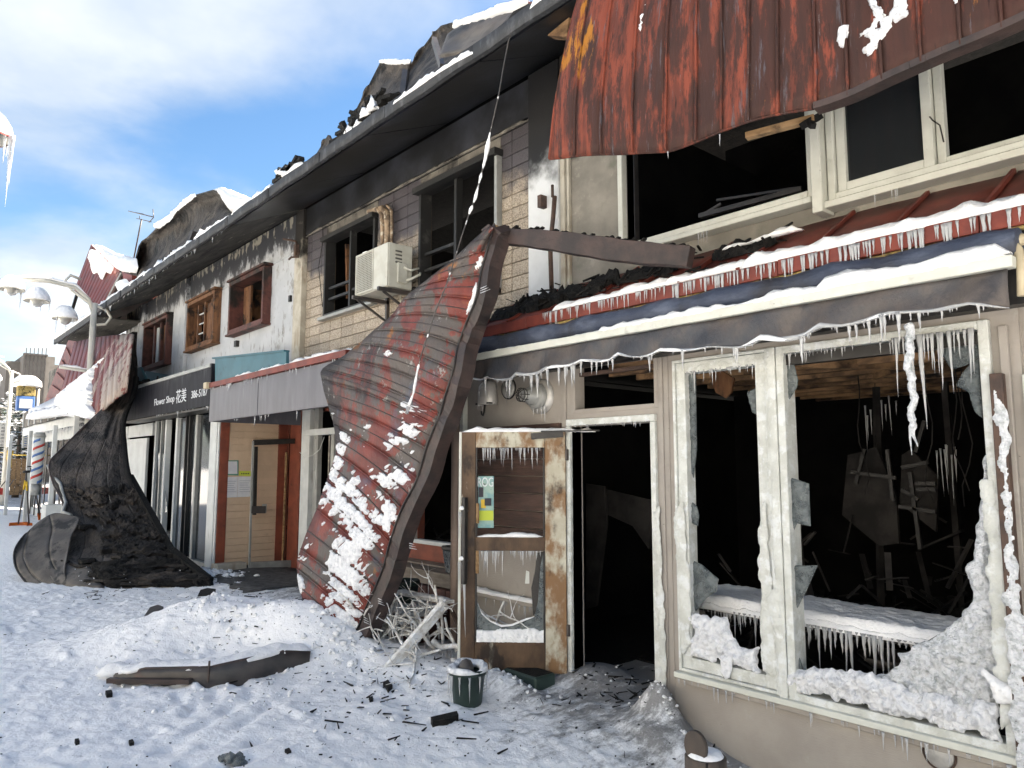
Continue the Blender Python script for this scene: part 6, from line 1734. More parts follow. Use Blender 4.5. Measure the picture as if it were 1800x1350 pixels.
# frost over its lower half
nu, nv = 170, 420
U, V = np.meshgrid(np.linspace(0,1,nu), np.linspace(8.2, NR-1, nv))
nz = 1.2*fbm(U*6.5+V*.9, V*1.15, 5, .64) + .45*fbm(U*30+V*5, V*3.0, 3, .6)
dens = -.42 + .05*(V-10)*.6
dens += .42*np.exp(-((U-.80)/.17)**2)*np.exp(-((V-12.2)/1.7)**2)            # right band
dens += .36*np.exp(-((U-.62)/.25)**2)*np.exp(-((V-13.6)/1.2)**2)
dens += .40*np.exp(-((U-.06)/.09)**2)*np.exp(-((V-13.3)/1.5)**2)
dens += .40*np.exp(-((U-.20)/.14)**2)*np.exp(-((V-13.0)/.8)**2)
dens += .62*np.exp(-((U-.72)/.28)**2)*np.exp(-((V-15.8)/1.5)**2)
dens -= .30*np.exp(-((U-.22)/.16)**2)*np.exp(-((V-15.2)/1.2)**2)
dens -= .9*np.clip((10.4-V)/1.6, 0, 1)*(U < .7)
dens -= .55*np.exp(-((np.minimum(V%1, 1-V%1))/.07)**2) + .35*np.exp(-((V%1-.5)/.04)**2)
Hs = np.clip((nz+dens)/.22, -1, 1)
Hs *= np.clip(U/.03, 0, 1)*np.clip((1-U)/.03, 0, 1)
H = np.where(Hs > 0.02, .005+.017*np.clip(Hs,0,1)*(1+.8*fbm(U*60, V*12, 3)), -1)
_fs = sampled(lambda u, v: FSp(u, 8.2+(NR-1-8.2)*v), 50, 120)
def FSn(u, v):
    return _fs(u, v) + Vector((0,-.016,0)), (-.05,-.93,.35)
part('frost_crust', crust(FSn, nu, nv, H, .004, True, Hs-.02), M['rime'], FS)
for (cu, cv, su, sv, sd_) in ((.80,9.7,.07,.28,1),(.36,6.3,.035,.16,2),(.97,3.0,.02,.8,3),(.93,1.5,.05,.3,4)):
    n_ = 50; U2, V2 = np.meshgrid(np.linspace(-1,1,n_), np.linspace(-1,1,n_))
    Hq = 1-np.hypot(U2,V2)*1.1+.9*fbm(U2*3+sd_*9, V2*3, 4, .6); H2 = np.where(Hq > .15, .008+.022*np.clip(Hq,0,1)*(1+.8*fbm(U2*9+sd_, V2*9, 3)), -1)
    part('snow_patch', crust(lambda u, v: (FSp(min(1,max(0,cu+su*(2*u-1))), cv+sv*(2*v-1))+Vector((0,-.016,0)), (0,-1,.2)), n_, n_, H2, .004), M['snow'], FS)
for px_, py_ in ((845,507),(720,955),(665,1052),(640,1085)):
    for k in range(3):
        q = pl(px_, py_+4*k, -.9); part('rime_needle', MB().tube([q, q+Vector((.10+.02*k,-.02,.0))], [.004,.001], 5), M['frost'], FS)

# box gutter reaching from its tip to the awning roof
gp_ = [Vector((-4.50,-.60,3.565)).lerp(Vector((-2.93,-.22,3.12)), t/16)+Vector((0,0,.010*math.sin(t*.4))) for t in range(17)]
single('torn_box_gutter', MB().sweep(gp_, [.10]*17, [.115+.045*math.sin(t/16*2.6)+.006*math.sin(t*2.1) for t in range(17)], side=(.2,-1,0)),
       M['dark_edge'], 'dark torn box gutter reaching from the leaning sheet tip to the awning roof', 'gutter', bevel=.004)
mb = MB(); rr = random.Random(5)
for i in range(45):
    t = rr.random(); p = Vector((-4.45,-.60,3.625)).lerp(Vector((-3.0,-.24,3.20)), t)
    mb.beam(p, p+Vector((rr.uniform(-.05,.08), rr.uniform(-.02,.02), rr.uniform(-.01,.02))), .03, .012)
single('gutter_char', mb, M['char'], 'charred flakes along the top of the torn box gutter', 'debris', kind='stuff')

# iced wire hanging across
wp = [(903,45,-.62),(893,75,-.64),(885,118,-.66),(877,165,-.68),(868,205,-.7),(861,235,-.7),(853,280,-.72),(845,310,-.74),(835,350,-.76),(826,372,-.78),(815,405,-.82),(797,462,-.88),(785,500,-.92),(765,548,-.96),(752,590,-.98),(740,625,-1.0),(733,655,-1.0),(727,690,-1.0),(718,715,-1.0)]
WP = [pl(*p) for p in wp]
wr = thing('hanging_wire', 'slack overhead wire with lumps of ice dangling from the eave across the leaning sheet', 'wire', tuple(WP[0]))
part('cable', MB().tube(WP, .006, 6), M['gutter_grey'], wr)
def along(P, n_):
    out = []
    for a, b in zip(P, P[1:]): out += [a.lerp(b, k/n_) for k in range(n_)]
    return out+[P[-1]]
dense = along(WP, 6)
rad = []
for i, p in enumerate(dense):
    t = i/len(dense); s_ = .0045+.004*noise.noise(Vector((i*.6,0,0)))
    if .27 < t < .36: s_ += .012*math.sin((t-.27)/.09*math.pi)**.6*(1+.4*math.sin(i))
    if .38 < t < .50: s_ += .005*(1+math.sin(i*1.1))
    if t > .86: s_ += .006*(1+.5*math.sin(i*.9))
    rad.append(max(.004, s_ if t > .12 else .003))
part('ice_sleeve', MB().tube(dense, rad, 8), M['snow'], wr)
part('hooked_end', MB().tube([WP[-1], WP[-1]+Vector((-.01,-.01,-.05)), WP[-1]+Vector((.02,-.02,.0))], [.018,.014,.005], 7), M['ice'], wr)

# ============================================================ charred roof curled down onto the street (left)
CS = thing('collapsed_roof_curtain', 'huge charred roof sheet draped down to the street, its burnt underside showing', 'roof sheet', (-13.5, -1.2, 0))
rows = [  # left .. right : (px, py, X)
 [(231,590,-16.6),(233,592,-16.5),(236,592,-16.4),(239,596,-16.3)],
 [(232,640,-16.5),(234,645,-16.4),(237,650,-16.3),(241,655,-16.2)],
 [(214,690,-16.5),(222,695,-16.3),(228,700,-16.1),(237,690,-16.0)],
 [(178,722,-16.3),(195,730,-16.0),(208,735,-15.8),(219,738,-15.7)],
 [(146,752,-16.0),(172,768,-15.6),(198,780,-15.3),(220,785,-15.2)],
 [(108,790,-15.7),(150,805,-15.2),(190,822,-14.8),(226,830,-14.6)],
 [(87,815,-15.5),(135,842,-14.9),(190,862,-14.3),(240,868,-14.1)],
 [(94,850,-15.1),(140,880,-14.5),(200,898,-13.9),(258,902,-13.6)],
 [(112,890,-14.6),(150,920,-14.0),(215,935,-13.3),(284,940,-13.0)],
 [(104,935,-14.1),(150,958,-13.5),(225,968,-12.8),(310,972,-12.4)],
 [(82,975,-13.6),(140,990,-12.9),(230,1000,-12.2),(340,1000,-11.75)],
 [(92,1015,-12.9),(150,1022,-12.3),(240,1024,-11.7),(368,1022,-11.2)],
 [(118,1046,-12.3),(170,1042,-11.9),(250,1036,-11.5),(372,1034,-11.05)],
]
def CSp(u, v):
    def cr(P, t):
        n_ = len(P)-1; s_ = max(0,min(1,t))*n_; i = min(int(s_), n_-1); f = s_-i
        g_ = lambda k: np.array(P[max(0,min(n_,k))], float)
        p0,p1,p2,p3 = g_(i-1),g_(i),g_(i+1),g_(i+2)
        return .5*((2*p1)+(-p0+p2)*f+(2*p0-5*p1+4*p2-p3)*f*f+(-p0+3*p1-3*p2+p3)*f**3)
    R_ = [cr(r_, u) for r_ in rows]
    q = cr(R_, v)
    d = .10*noise.noise(Vector((u*3.5, v*9, 3)))*min(1,v*4) + .045*noise.noise(Vector((u*9, v*26, 1))) + .05*math.sin(u*9+v*4)*v
    return xp(q[0], q[1], q[2]+d)
CSp = sampled(CSp, 90, 150)
NP = 6
for i in range(NP):
    g = [[CSp((i+k/10*.99)/NP, j/60) for k in range(11)] for j in range(61)]
    part('roof_panel', MB().sheet(g, .012), M['under'], CS)
part('outer_edge', MB().tube([CSp(0, j/60) for j in range(8,61)], .02, 6), M['dark_edge'], CS)
part('inner_edge', MB().tube([CSp(1, j/60)+Vector((.02,-.02,0)) for j in range(6,61)], .05, 6), M['char'], CS, label='charred timber edge along the shopfront side')
part('edge_timber', MB().beam(xp(228,838,-14.55), xp(300,968,-12.55), .10, .10).beam(xp(300,968,-12.5), xp(368,1022,-11.2), .12,.10), M['char'], CS)
# the curled lobe at the left, resting on the street
lob = [
 [(125,906,-14.0),(140,912,-13.8),(127,940,-13.5),(120,968,-13.2),(112,1000,-12.7)],
 [(96,902,-14.2),(105,925,-13.9),(98,955,-13.5),(100,985,-13.1),(115,1020,-12.5)],
 [(70,915,-14.3),(66,940,-14.0),(62,970,-13.6),(75,1003,-13.1),(120,1040,-12.35)],
 [(48,935,-14.2),(38,955,-14.0),(34,985,-13.6),(58,1022,-13.1),(110,1046,-12.3)],
 [(38,946,-14.0),(25,970,-13.8),(30,1002,-13.5),(60,1035,-13.0),(108,1049,-12.25)],
]
def LB(u, v):
    def cr(P, t):
        n_ = len(P)-1; s_ = max(0,min(1,t))*n_; i = min(int(s_), n_-1); f = s_-i
        g_ = lambda k: np.array(P[max(0,min(n_,k))], float)
        p0,p1,p2,p3 = g_(i-1),g_(i),g_(i+1),g_(i+2)
        return .5*((2*p1)+(-p0+p2)*f+(2*p0-5*p1+4*p2-p3)*f*f+(-p0+3*p1-3*p2+p3)*f**3)
    q = cr([cr(r_, v) for r_ in lob], u)
    return xp(q[0], q[1], q[2]+.03*noise.noise(Vector((u*5,v*7,8))))
for i in range(3):
    g = [[LB((i+k/8*.99)/3, j/20) for k in range(9)] for j in range(21)]
    part('curled_lobe', MB().sheet(g, .012), M['greysheet'], CS)
part('lobe_rim', MB().tube([LB(1, j/20) for j in range(21)], .015, 6), M['alu_dark'], CS)
part('lobe_fold', MB().tube([xp(84,818,-15.5), xp(96,840,-15.2), xp(106,850,-15.0), xp(112,872,-14.8), xp(116,884,-14.6), xp(110,900,-14.3), xp(125,906,-14.1)], .03, 6), M['alu'], CS)
part('bare_strip', MB().sheet([[CSp(u_/18, v_)+Vector((.03,-.03,.02)) for u_ in range(9)] for v_ in np.linspace(.84,.97,6)], .012), M['greysheet'], CS)
# charred boards and flakes stuck to it
def CSn(u, v):
    p = CSp(u, v); a = CSp(min(1,u+.02), v)-CSp(max(0,u-.02), v); b = CSp(u, min(1,v+.02))-CSp(u, max(0,v-.02))
    n = a.cross(b); n = n.normalized() if n.length > 1e-9 else Vector((.5,-.6,.3))
    if n.dot(CAM-p) < 0: n = -n
    return p, n
for seed, (u0,u1,v0,v1,lift,hole) in enumerate([(.45,1,.48,.80,.09,.10),(.42,1,.80,.99,.08,.02),(.62,1,.60,.97,.09,.03),(.2,.55,.52,.72,.05,.26)]):
    nu_, nv_ = 130, 150
    Ug, Vg = np.meshgrid(np.linspace(0,1,nu_), np.linspace(0,1,nv_))
    st_u, st_v = (u1-u0)*5.5, (v1-v0)*22
    f = fbm(Ug*st_u+seed*7+Vg*3, Vg*st_v, 4, .62); rdg = 1-np.abs(fbm(Ug*st_u*1.7+seed*3+Vg*5, Vg*st_v*1.3, 4, .6))*2
    edge = np.minimum(np.minimum(Ug+(.2 if u0>.5 else 0), 1-Ug+.1)*6, np.minimum(Vg, 1-Vg)*5)
    F_ = f + np.minimum(edge, .5)*.9 - hole - .30
    H_ = np.where(F_ > 0, .02+lift*np.clip(f+.5,0,1.4)*np.clip(rdg,0,1)+.02, -1)
    part('charred_layer', crust(lambda u, v: CSn(u0+(u1-u0)*u, v0+(v1-v0)*v), nu_, nv_, H_, .0, False, F_), M['char_mixed' if seed != 1 else 'char'], CS)
for k, (ua, ub, va, vb) in enumerate([(.30,.95,.855,.83),(.40,1,.89,.885),(.34,.98,.925,.93),(.5,1,.955,.965),(.55,.97,.80,.76),(.62,1,.72,.68),(.42,.70,.875,.87),(.1,.30,.86,.85)]):
    P_ = [CSn(ua+(ub-ua)*t/12, va+(vb-va)*t/12 + .004*math.sin(t*1.7+k)) for t in range(13)]
    part('charred_board', MB().sweep([p+n*.035 for p, n in P_], [.09+.03*math.sin(t*2.3+k) for t in range(13)], [.035]*13, side=(.3,-1,.4)), M['char_mixed'], CS)
rr = random.Random(17)
for k, (a, b, L_) in enumerate([(150,985,.5),(185,990,.5),(215,975,.45),(240,1012,.8),(285,1018,.9),(330,1016,.8),(230,1028,.7),(300,1028,.8),(148,925,.35)]):
    q = xp(a, b, -12.9+.012*(b-985)+.004*(a-150)*.6)
    g = [[q+Vector((L_*.6*i/7, -.10+.09*j+.05*noise.noise(Vector((i*.9,k,j))), .03*noise.noise(Vector((i*.8,k*3,j*1.3)))+.03)) for i in range(8)] for j in range(3)]
    part('charred_board', MB().sheet(g, .05, False), M['char'], CS)
mb = MB()
for i in range(60):
    p = CSp(rr.uniform(.3,.95), rr.uniform(.84,.95))+Vector((.03,-.04,.03)); s_ = rr.uniform(.003,.007)
    mb.box(p.x-s_, p.x+s_, p.y-s_, p.y+s_, p.z-s_, p.z+s_)
part('snow_crumbs', mb, M['snow'], CS, kind='stuff')
# red outer face beside its top, peeled paint
S3 = ribbed(CS, [(176,596,-.62),(205,591,-.60),(231,589,-.6)], [(166,742,-1.05),(196,712,-1.0),(222,690,-.9)], 7, M['red_roof3'], 'peeled_panel', 'peeled_rib', .015, .05) if False else None
single('wet_char_floor', MB().sheet([[Vector((-13.2+.25*i+.05*math.sin(j*2), -.35+.3*j+.05*math.sin(i*3), gh(-13.2+.25*i, -.35+.3*j)+.012)) for i in range(13)] for j in range(6)], .01), M['asphalt'], 'wet charred ground in the alcove before the tan siding', 'ground', kind='stuff')

# ============================================================ things lying in the snow
bpn = thing('buried_roof_panel', 'bent dark metal panel half buried under trodden snow in the foreground', 'panel', (-6.8,-2.0,0))
pA = [(205,1172,.02),(250,1162,.10),(300,1164,.08),(360,1156,.10),(430,1143,.14),(478,1138,.17),(548,1144,.15)]
T = [gr(a, b, 0.05) for a, b, c in [(203,1186,0),(255,1188,0),(310,1188,0),(370,1190,0),(430,1183,0),(485,1172,0),(545,1165,0)]]
tops = [.0,.055,.06,.075,.105,.125,.085]
g = [[T[i]+Vector((0,0,tops[i])) for i in range(7)], [T[i]+Vector((.012,-.012,tops[i]*.4)) for i in range(7)], [T[i]+Vector((.02,-.02,-.20)) for i in range(7)]]
part('panel_face', MB().sheet(g, .01), M['gutter_grey'], bpn)
part('panel_rim', MB().tube([T[i]+Vector((0,0,tops[i])) for i in range(7)], .012, 6), M['dark_edge'], bpn)
part('panel_joint', MB().beam(T[3]+Vector((.03,-.03,-.03)), T[3]+Vector((.02,-.02,.13)), .012, .012), M['dark_edge'], bpn)
part('snow_cover', snow_bar([T[i]+Vector((-.10,.06,tops[i]-.015)) for i in range(7)], .24, .05, 3, 11, .03, .35), M['snow'], bpn)
q0, q1 = gr(190,1196,.03), gr(335,1198,.03)
part('panel_fragment', MB().beam(q0, q1, .05, .035).beam(q1, gr(338,1186,.05), .03,.02), M['dark_edge'], bpn)
part('snow_cover', snow_bar([gr(172,1184,.03), gr(250,1184,.03), gr(330,1184,.03)], .16, .07, 13, 11, .03, .5), M['snow'], bpn)
def chunk(name, pxs, z, h, m, lab, cat='debris'):
    pts = [gr(a, b, z) for a, b in pxs]
    c = sum(pts, Vector())/len(pts); zc = gh(c.x, c.y)
    pts = [Vector((p.x, p.y, zc-.03)) for p in pts]
    return single(name, MB().prism(pts[::-1], (0,0,h+.03)), m, lab, cat)
chunk('metal_scrap', [(252,1112),(262,1095),(276,1090),(286,1094),(276,1100),(268,1108)], .08, .05, M['gutter_grey'], 'grey metal scrap poking out of the snow heap, left of the charred block')
chunk('charred_block', [(345,1103),(350,1090),(362,1086),(377,1088),(376,1100),(362,1104)], .1, .07, M['char'], 'black charred block on top of the snow heap')
chunk('charred_block', [(339,1078),(350,1076),(376,1075),(374,1079),(352,1081)], .1, .02, M['char'], 'thin black flake behind the charred block')
chunk('charred_block', [(673,1208),(681,1202),(690,1212),(682,1219)], .0, .03, M['char'], 'small dark square chip by the pale leaning plank')
chunk('charred_block', [(757,1272),(803,1261),(806,1268),(786,1276),(760,1279)], .0, .035, M['char'], 'long charred splinter on the trodden snow before the door')
chunk('charred_block', [(500,1325),(508,1322),(512,1328),(504,1331)], .0, .02, M['char'], 'tiny charred chip in the snow right of the icy lump')
chunk('charred_block', [(131,1303),(138,1302),(140,1307),(133,1308)], .0, .02, M['char'], 'tiny charred chip at the lower left of the street')
chunk('charred_block', [(226,1302),(233,1300),(236,1305),(228,1307)], .0, .02, M['char'], 'tiny charred chip left of centre in the street foreground')
chunk('charred_block', [(185,1216),(196,1214),(198,1220),(188,1222)], .0, .03, M['char'], 'small black chip just below the buried panel fragment')
chunk('charred_block', [(648,1232),(655,1230),(656,1236),(650,1237)], .0, .02, M['char'], 'tiny black chip below the pale leaning plank')
rr = random.Random(2); mb = MB()
q = gr(412,1334,.02)
for i in range(7):
    p = q+Vector((rr.uniform(-.07,.05), rr.uniform(-.04,.04), rr.uniform(-.02,.01))); b_ = len(mb.v); s_ = rr.uniform(.025,.04)
    mb.lathe(p, [(0,-s_),(s_*.9,-s_*.5),(s_*1.1,.1*s_),(s_*.6,s_*.6),(0,s_*.8)], 9, smooth=False)
    for k in range(b_, len(mb.v)):
        v = Vector(mb.v[k]); mb.v[k] = tuple(v + noise.noise_vector(v*40)*.018)
single('ice_lump', mb, M['shard'], 'grey icy lump at the bottom edge of the snowy street', 'ice')
mb = MB()
for i in range(1700):
    x = rr.uniform(-12,-2.2); y = rr.uniform(-3.9, .3)
    if rr.random() > .25+.75*(y > -2): continue
    s_ = rr.uniform(.002,.011)*(.6+.9*rr.random()**3); z = gh(x, y)+.002; a = rr.uniform(0,3.14)
    mb.beam((x-s_*math.cos(a), y-s_*math.sin(a), z), (x+s_*math.cos(a), y+s_*math.sin(a), z), s_, .006)
single('charcoal_crumbs', mb, M['char'], 'scattered charcoal crumbs over the trodden snow', 'debris', kind='stuff')
# snow clods
mb = MB()
def clod(mb, c, r_, rr):
    b = len(mb.v)
    mb.lathe(c, [(0,-r_*.6),(r_*.8*rr.uniform(.8,1.2),-r_*.3),(r_*rr.uniform(.9,1.1),.15*r_),(r_*.6*rr.uniform(.8,1.2),r_*.6),(0,r_*.8)], 7)
    for k in range(b, len(mb.v)):
        v = Vector(mb.v[k]); n_ = noise.noise_vector(v*30)*r_*.9; mb.v[k] = tuple(v+n_)
for (cx, cy, sx, sy, n_, s0, s1) in [(-7.0,-1.8,.8,.5,110,.008,.028),(-3.34,-.14,.16,.12,22,.005,.014),(-6.5,-2.5,.5,.4,60,.006,.02),(-12.1,-.1,.5,.35,120,.012,.05),(-4.6,-.45,.5,.25,70,.006,.025),(-5.6,-1.7,1.2,.7,160,.005,.016),(-6.1,-1.15,.35,.2,60,.01,.035),(-2.7,-.2,.5,.12,50,.006,.018),(-4.0,.25,.4,.3,14,.005,.012)]:
    for i in range(n_):
        x = rr.gauss(cx,sx*.6); y = rr.gauss(cy,sy*.6); r_ = rr.uniform(s0,s1)
        clod(mb, Vector((x,y,gh(x,y)+r_*.2)), r_, rr)
single('snow_clods', mb, M['snow'], 'loose clods of snow along the walls and over the heaps', 'snow', kind='stuff')

mb = MB(); rr = random.Random(71)          # splintered litter along the fronts
for (cx, cy, sx, sy, n_) in [(-11.6,-.05,1.0,.35,110),(-3.9,.05,.5,.5,70),(-9.6,-.7,.9,.4,50),(-5.4,-1.0,1.0,.5,45),(-11.2,-2.0,.5,.4,30),(-6.6,-1.7,.8,.4,40),(-4.4,-1.6,.9,.6,35)]:
    for i in range(n_):
        x = rr.gauss(cx,sx*.6); y = rr.gauss(cy,sy*.6); a = rr.uniform(0,3.14); L_ = rr.uniform(.015,.09)*(1+1.5*rr.random()**4)
        z = gh(x,y)+.004
        mb.beam((x,y,z), (x+L_*math.cos(a), y+L_*math.sin(a), z+rr.uniform(-.004,.015)), rr.uniform(.004,.022), rr.uniform(.003,.010), w2=.003)
single('splinter_litter', mb, M['char'], 'thin charred splinters littering the snow along the shop fronts', 'debris', kind='stuff')

# ---- open entrance door leaf
DL = thing('entrance_door', 'scorched glazed entrance door standing open left of the dark doorway, long bar handle', 'door', (-4.62,-.31,0))
hx, hy = -4.345, -.035; fx, fy = -4.93, -.66
dd = Vector((fx-hx, fy-hy, 0)); W_ = dd.length; dd.normalize(); nn = Vector((dd.y,-dd.x,0)); 
if nn.dot(Vector((.5,-1,0))) < 0: nn = -nn
def Dq(u, n_, z): return Vector((hx,hy,0)) + dd*u + nn*n_ + Vector((0,0,z))
def dbox(name, u0, u1, z0, z1, n0=-.02, n1=.02, m='door_wood', lab=None, bevel=.003, parent=None):
    vs = [Dq(u,n_,z) for z in (z0,z1) for u, n_ in ((u0,n0),(u1,n0),(u1,n1),(u0,n1))]
    mb = MB().add(vs, [(0,3,2,1),(4,5,6,7),(0,1,5,4),(1,2,6,5),(2,3,7,6),(3,0,4,7)])
    return part(name, mb, M[m], parent or DL, lab, bevel=bevel)
ZB, ZT = .06, 1.985
dbox('hinge_stile', .0, .17, ZB, ZT, m='door_cream', lab='cream stile with brown scorch marks')
dbox('lock_stile', W_-.115, W_, ZB, ZT)
dbox('lock_edge', W_, W_+.022, ZB, ZT, m='cream')
dbox('top_rail', .172, W_-.117, ZT-.13, ZT, m='door_cream')
dbox('lock_rail', .172, W_-.117, 1.02, 1.13, m='door_wood')
dbox('bottom_rail', .172, W_-.117, ZB, .30, m='door_wood')
for (z0, z1) in ((.30,1.02),(1.13,ZT-.13)):
    dbox('glazing_bead', .172, .186, z0+.001, z1-.001, .005, .024, 'blackframe'); dbox('glazing_bead', W_-.131, W_-.117, z0+.001, z1-.001, .005, .024, 'blackframe')
# iced top
part('snow_strip', snow_bar([Dq(-.25,.0,ZT+.002), Dq(.3,0,ZT+.002), Dq(W_,0,ZT+.002)], .07, .03, 6, 10, .03, .8), M['snow'], DL)
part('closer_arm', MB().beam(Dq(.28,.05,ZT-.04), Dq(.02,.06,ZT-.02), .05, .05).beam(Dq(.2,.06,ZT+.0), Dq(-.28,.02,ZT+.01), .02, .012), M['blackframe'], DL)
part('snow_strip', snow_bar([Dq(.19,.0,1.132), Dq(W_-.13,0,1.132)], .05, .022, 26, 9, .03, .9), M['snow'], DL)
icicle_row(Dq(.19,.022,ZT-.132), Dq(W_-.13,.022,ZT-.132), 44, DL, .02, .22, 91, .005)
icicle_row(Dq(.19,.022,1.02), Dq(W_-.13,.022,1.02), 48, DL, .03, .20, 92, .005)
icicle_row(Dq(.05,.0,ZB), Dq(W_-.05,0,ZB), 22, DL, .02, .10, 93, .005)
# remaining glass with ice, lower panel
def dpoly(name, uz, n_, th, m): return part(name, MB().prism([Dq(u,n_,z) for u,z in uz], nn*th), M[m], DL)
dpoly('glass_pane', [(.186,.302),(W_-.131,.302),(W_-.131,.62),(W_-.17,.52),(W_-.24,.46),(W_-.33,.42),(W_-.42,.43),(.26,.50),(.23,.62),(.21,.90),(.186,1.0)], .0, .006, 'shard')
n_u, n_v = 90, 50
Ug, Vg = np.meshgrid(np.linspace(0,1,n_u), np.linspace(0,1,n_v))
hl = .38+.15*fbm(Ug*6, Ug*0+3, 4); Hd = np.where(Vg < hl, .006+.02*np.sqrt(np.clip((hl-Vg)/.2,0,1))*(1+.6*fbm(Ug*30,Vg*12,3)), -1)
part('snow_heap', crust(lambda u, v: (Dq(.186+(W_-.131-.186)*u, .008, .302+.26*v), nn), n_u, n_v, Hd), M['snow'], DL)
part('ice_rim', snow_bar([Dq(W_-.14,.0,.60), Dq(W_-.17,.0,.52), Dq(W_-.24,0,.46), Dq(W_-.33,0,.42), Dq(W_-.42,0,.43), Dq(.26,0,.50)], .02, .014, 8, 8, .03, .6), M['snow'], DL)
dpoly('burnt_curtain', [(.186,.60),(.27,.50),(.285,.72),(.255,.85),(.24,1.0),(.186,1.01)], -.03, .01, 'blackframe')
dpoly('latch', [(.30,.76),(.335,.76),(.325,.86),(.30,.85)], .0, .02, 'cream')
# bar handle
hu = W_-.035
part('handle', MB().beam(Dq(hu,.075,.76), Dq(hu,.075,1.45), .040, .040), M['blackframe'], DL, bevel=.005)
part('handle_mount', MB().tube([Dq(hu,.02,.94), Dq(hu,.08,.94)], .025, 8).tube([Dq(hu,.02,1.34), Dq(hu,.08,1.34)], .025, 8), M['gutter_grey'], DL)
for z in (1.355, .955): part('snow_knob', MB().lathe(Dq(hu+.02,.08,z), [(0,-.008),(.022,-.003),(.026,.01),(.015,.024),(0,.028)], 9), M['snow'], DL)
for k in range(6): icicle(Dq(hu+.035+.012*(k%3)-.01,.06,.93+.40*(k%2)), random.uniform(.10,.24), .005, DL)
icicle(Dq(hu,.08,.76), .34, .010, DL)
part('yellow_grip', MB().beam(Dq(hu-.10,.03,.84), Dq(hu-.10,.03,1.02), .03, .012).beam(Dq(hu-.10,.03,1.24), Dq(hu-.10,.03,1.40), .03, .012), M['wood'], DL)
for z in (.35, 1.75): part('hinge', MB().beam(Dq(-.012,.015,z), Dq(-.012,.015,z+.09), .03, .03), M['gutter_grey'], DL)
# poster behind the glassless pane
pz0, pz1 = 1.20, 1.62
ps = thing('shop_poster', 'torn teal poster with white letters hanging inside the open door leaf', 'poster', tuple(Dq(W_-.24,-.01,pz0)))
def dpart(name, u0, u1, z0, z1, n0, th, m):
    return part(name, MB().prism([Dq(u,n0,z) for u,z in ((u0,z0),(u1,z0),(u1,z1),(u0,z1))], nn*th), M[m], ps)
dpart('paper', W_-.135, W_-.265, pz0, pz1, -.012, .004, 'poster')
dpart('band', W_-.14, W_-.262, 1.26, 1.34, -.006, .003, 'lime'); dpart('badge', W_-.16, W_-.20, 1.36, 1.43, -.006, .003, 'yellow')
dpart('spot', W_-.19, W_-.245, 1.38, 1.44, -.005, .003, 'ink'); dpart('cut_out', W_-.14, W_-.18, 1.45, 1.53, -.005, .003, 'ink')
me_o = text_part('ROG', 0, .15, 0, .075, 0, M['letter'], ps, 'lettering')
me_ = me_o.data; n_ = len(me_.vertices); co = np.empty(n_*3); me_.vertices.foreach_get('co', co); co = co.reshape(-1,3)
new = [Dq(W_-.132-min(c[0],.149)*.86, -.006-float(c[1]), 1.535+c[2]) for c in co]
me_.vertices.foreach_set('co', np.array([tuple(v) for v in new]).ravel()); me_.update()

# ---- brown bollard in the right foreground
q = gr(1240,1330,.46); bx, by = q.x, q.y
BO = thing('bollard', 'dark brown split top bollard with snow on its shoulder, bottom right', 'bollard', (bx,by,0))
zt = .46
r0 = .088
part('post', MB().lathe((bx,by,0), [(r0,-.1),(r0,zt),(r0-.006,zt+.006),(0,zt+.006)], 26), M['bollard'], BO)
part('snow_cap', MB().lathe((bx,by,zt+.004), [(r0-.01,0),(r0-.02,.016),(.03,.022),(0,.022)], 20), M['snow'], BO)
mb = MB(); r1 = .056
pts = [(bx-.012+r1*math.cos(t), zt+.05+1.18*r1*math.sin(t)) for t in np.linspace(-1.2, math.pi+1.2, 22)]
part('rounded_tab', MB().prism([(x, by-.06, z) for x, z in pts], (0,.022,0)), M['bollard'], BO, bevel=.003)
part('split', MB().beam((bx+.055,by-.068,-.05), (bx+.055,by-.068,zt+.004), .006, .012), M['black'], BO)

# ---- planters, iced shrub, leaning plank, clutter by the door
def pot(c, r0, r1, h, lab, name='plant_pot', n=18):
    t = thing(name, lab, 'planter', tuple(c))
    part('pot', MB().lathe(c, [(r0,0),(r1,h-.04),(r1+.012,h-.04),(r1+.012,h),(r1-.01,h),(r1-.02,h-.05),(0,h-.05)], n), M['planter'], t)
    return t
c1_ = Vector((gr(822,1235).x, gr(822,1235).y, -.03)); p1 = pot(c1_, .10, .125, .27, 'round dark green pot with an iced rim in front of the open door')
mb = snow_bar([c1_+Vector((.118*math.cos(t*math.pi/12), .118*math.sin(t*math.pi/12), .262)) for t in range(25)], .065, .035, 5, 9, .02, .9)
part('ice_rim', mb, M['rime'], p1)
for k in range(12): a = k*.52; icicle(c1_+Vector((.14*math.cos(a), .14*math.sin(a), .24)), rr.uniform(.05,.18), .008, p1)
part('stump', MB().lathe(c1_+Vector((-.02,0,.2)), [(.06,0),(.055,.08),(.035,.12),(0,.135)], 12), M['gutter_grey'], p1)
cs = gr(960,1215,.0)
tr = thing('planter_trough', 'long dark green trough planter under the open door leaf', 'planter', tuple(cs))
part('trough', MB().box(-4.85, -4.30, -.42, -.20, -.06, .10), M['planter'], tr, bevel=.015)
part('soil', MB().box(-4.83, -4.32, -.40, -.22, .09, .105), M['char'], tr)
c2_ = Vector((-6.62, -.10, .28)); 
cr_ = thing('low_masonry_pier', 'low brown masonry pier with ice, carrying the upper green pot', 'pier', (-6.6,-.1,0))
part('pier_body', MB().box(-6.95, -6.15, -.32, .22, -.05, .27), M['brick'], cr_, bevel=.015)
part('ice_cover', snow_bar([(-6.97,-.1,.265),(-6.13,-.1,.265)], .5, .07, 5, 13, .03, .5), M['snow'], cr_)
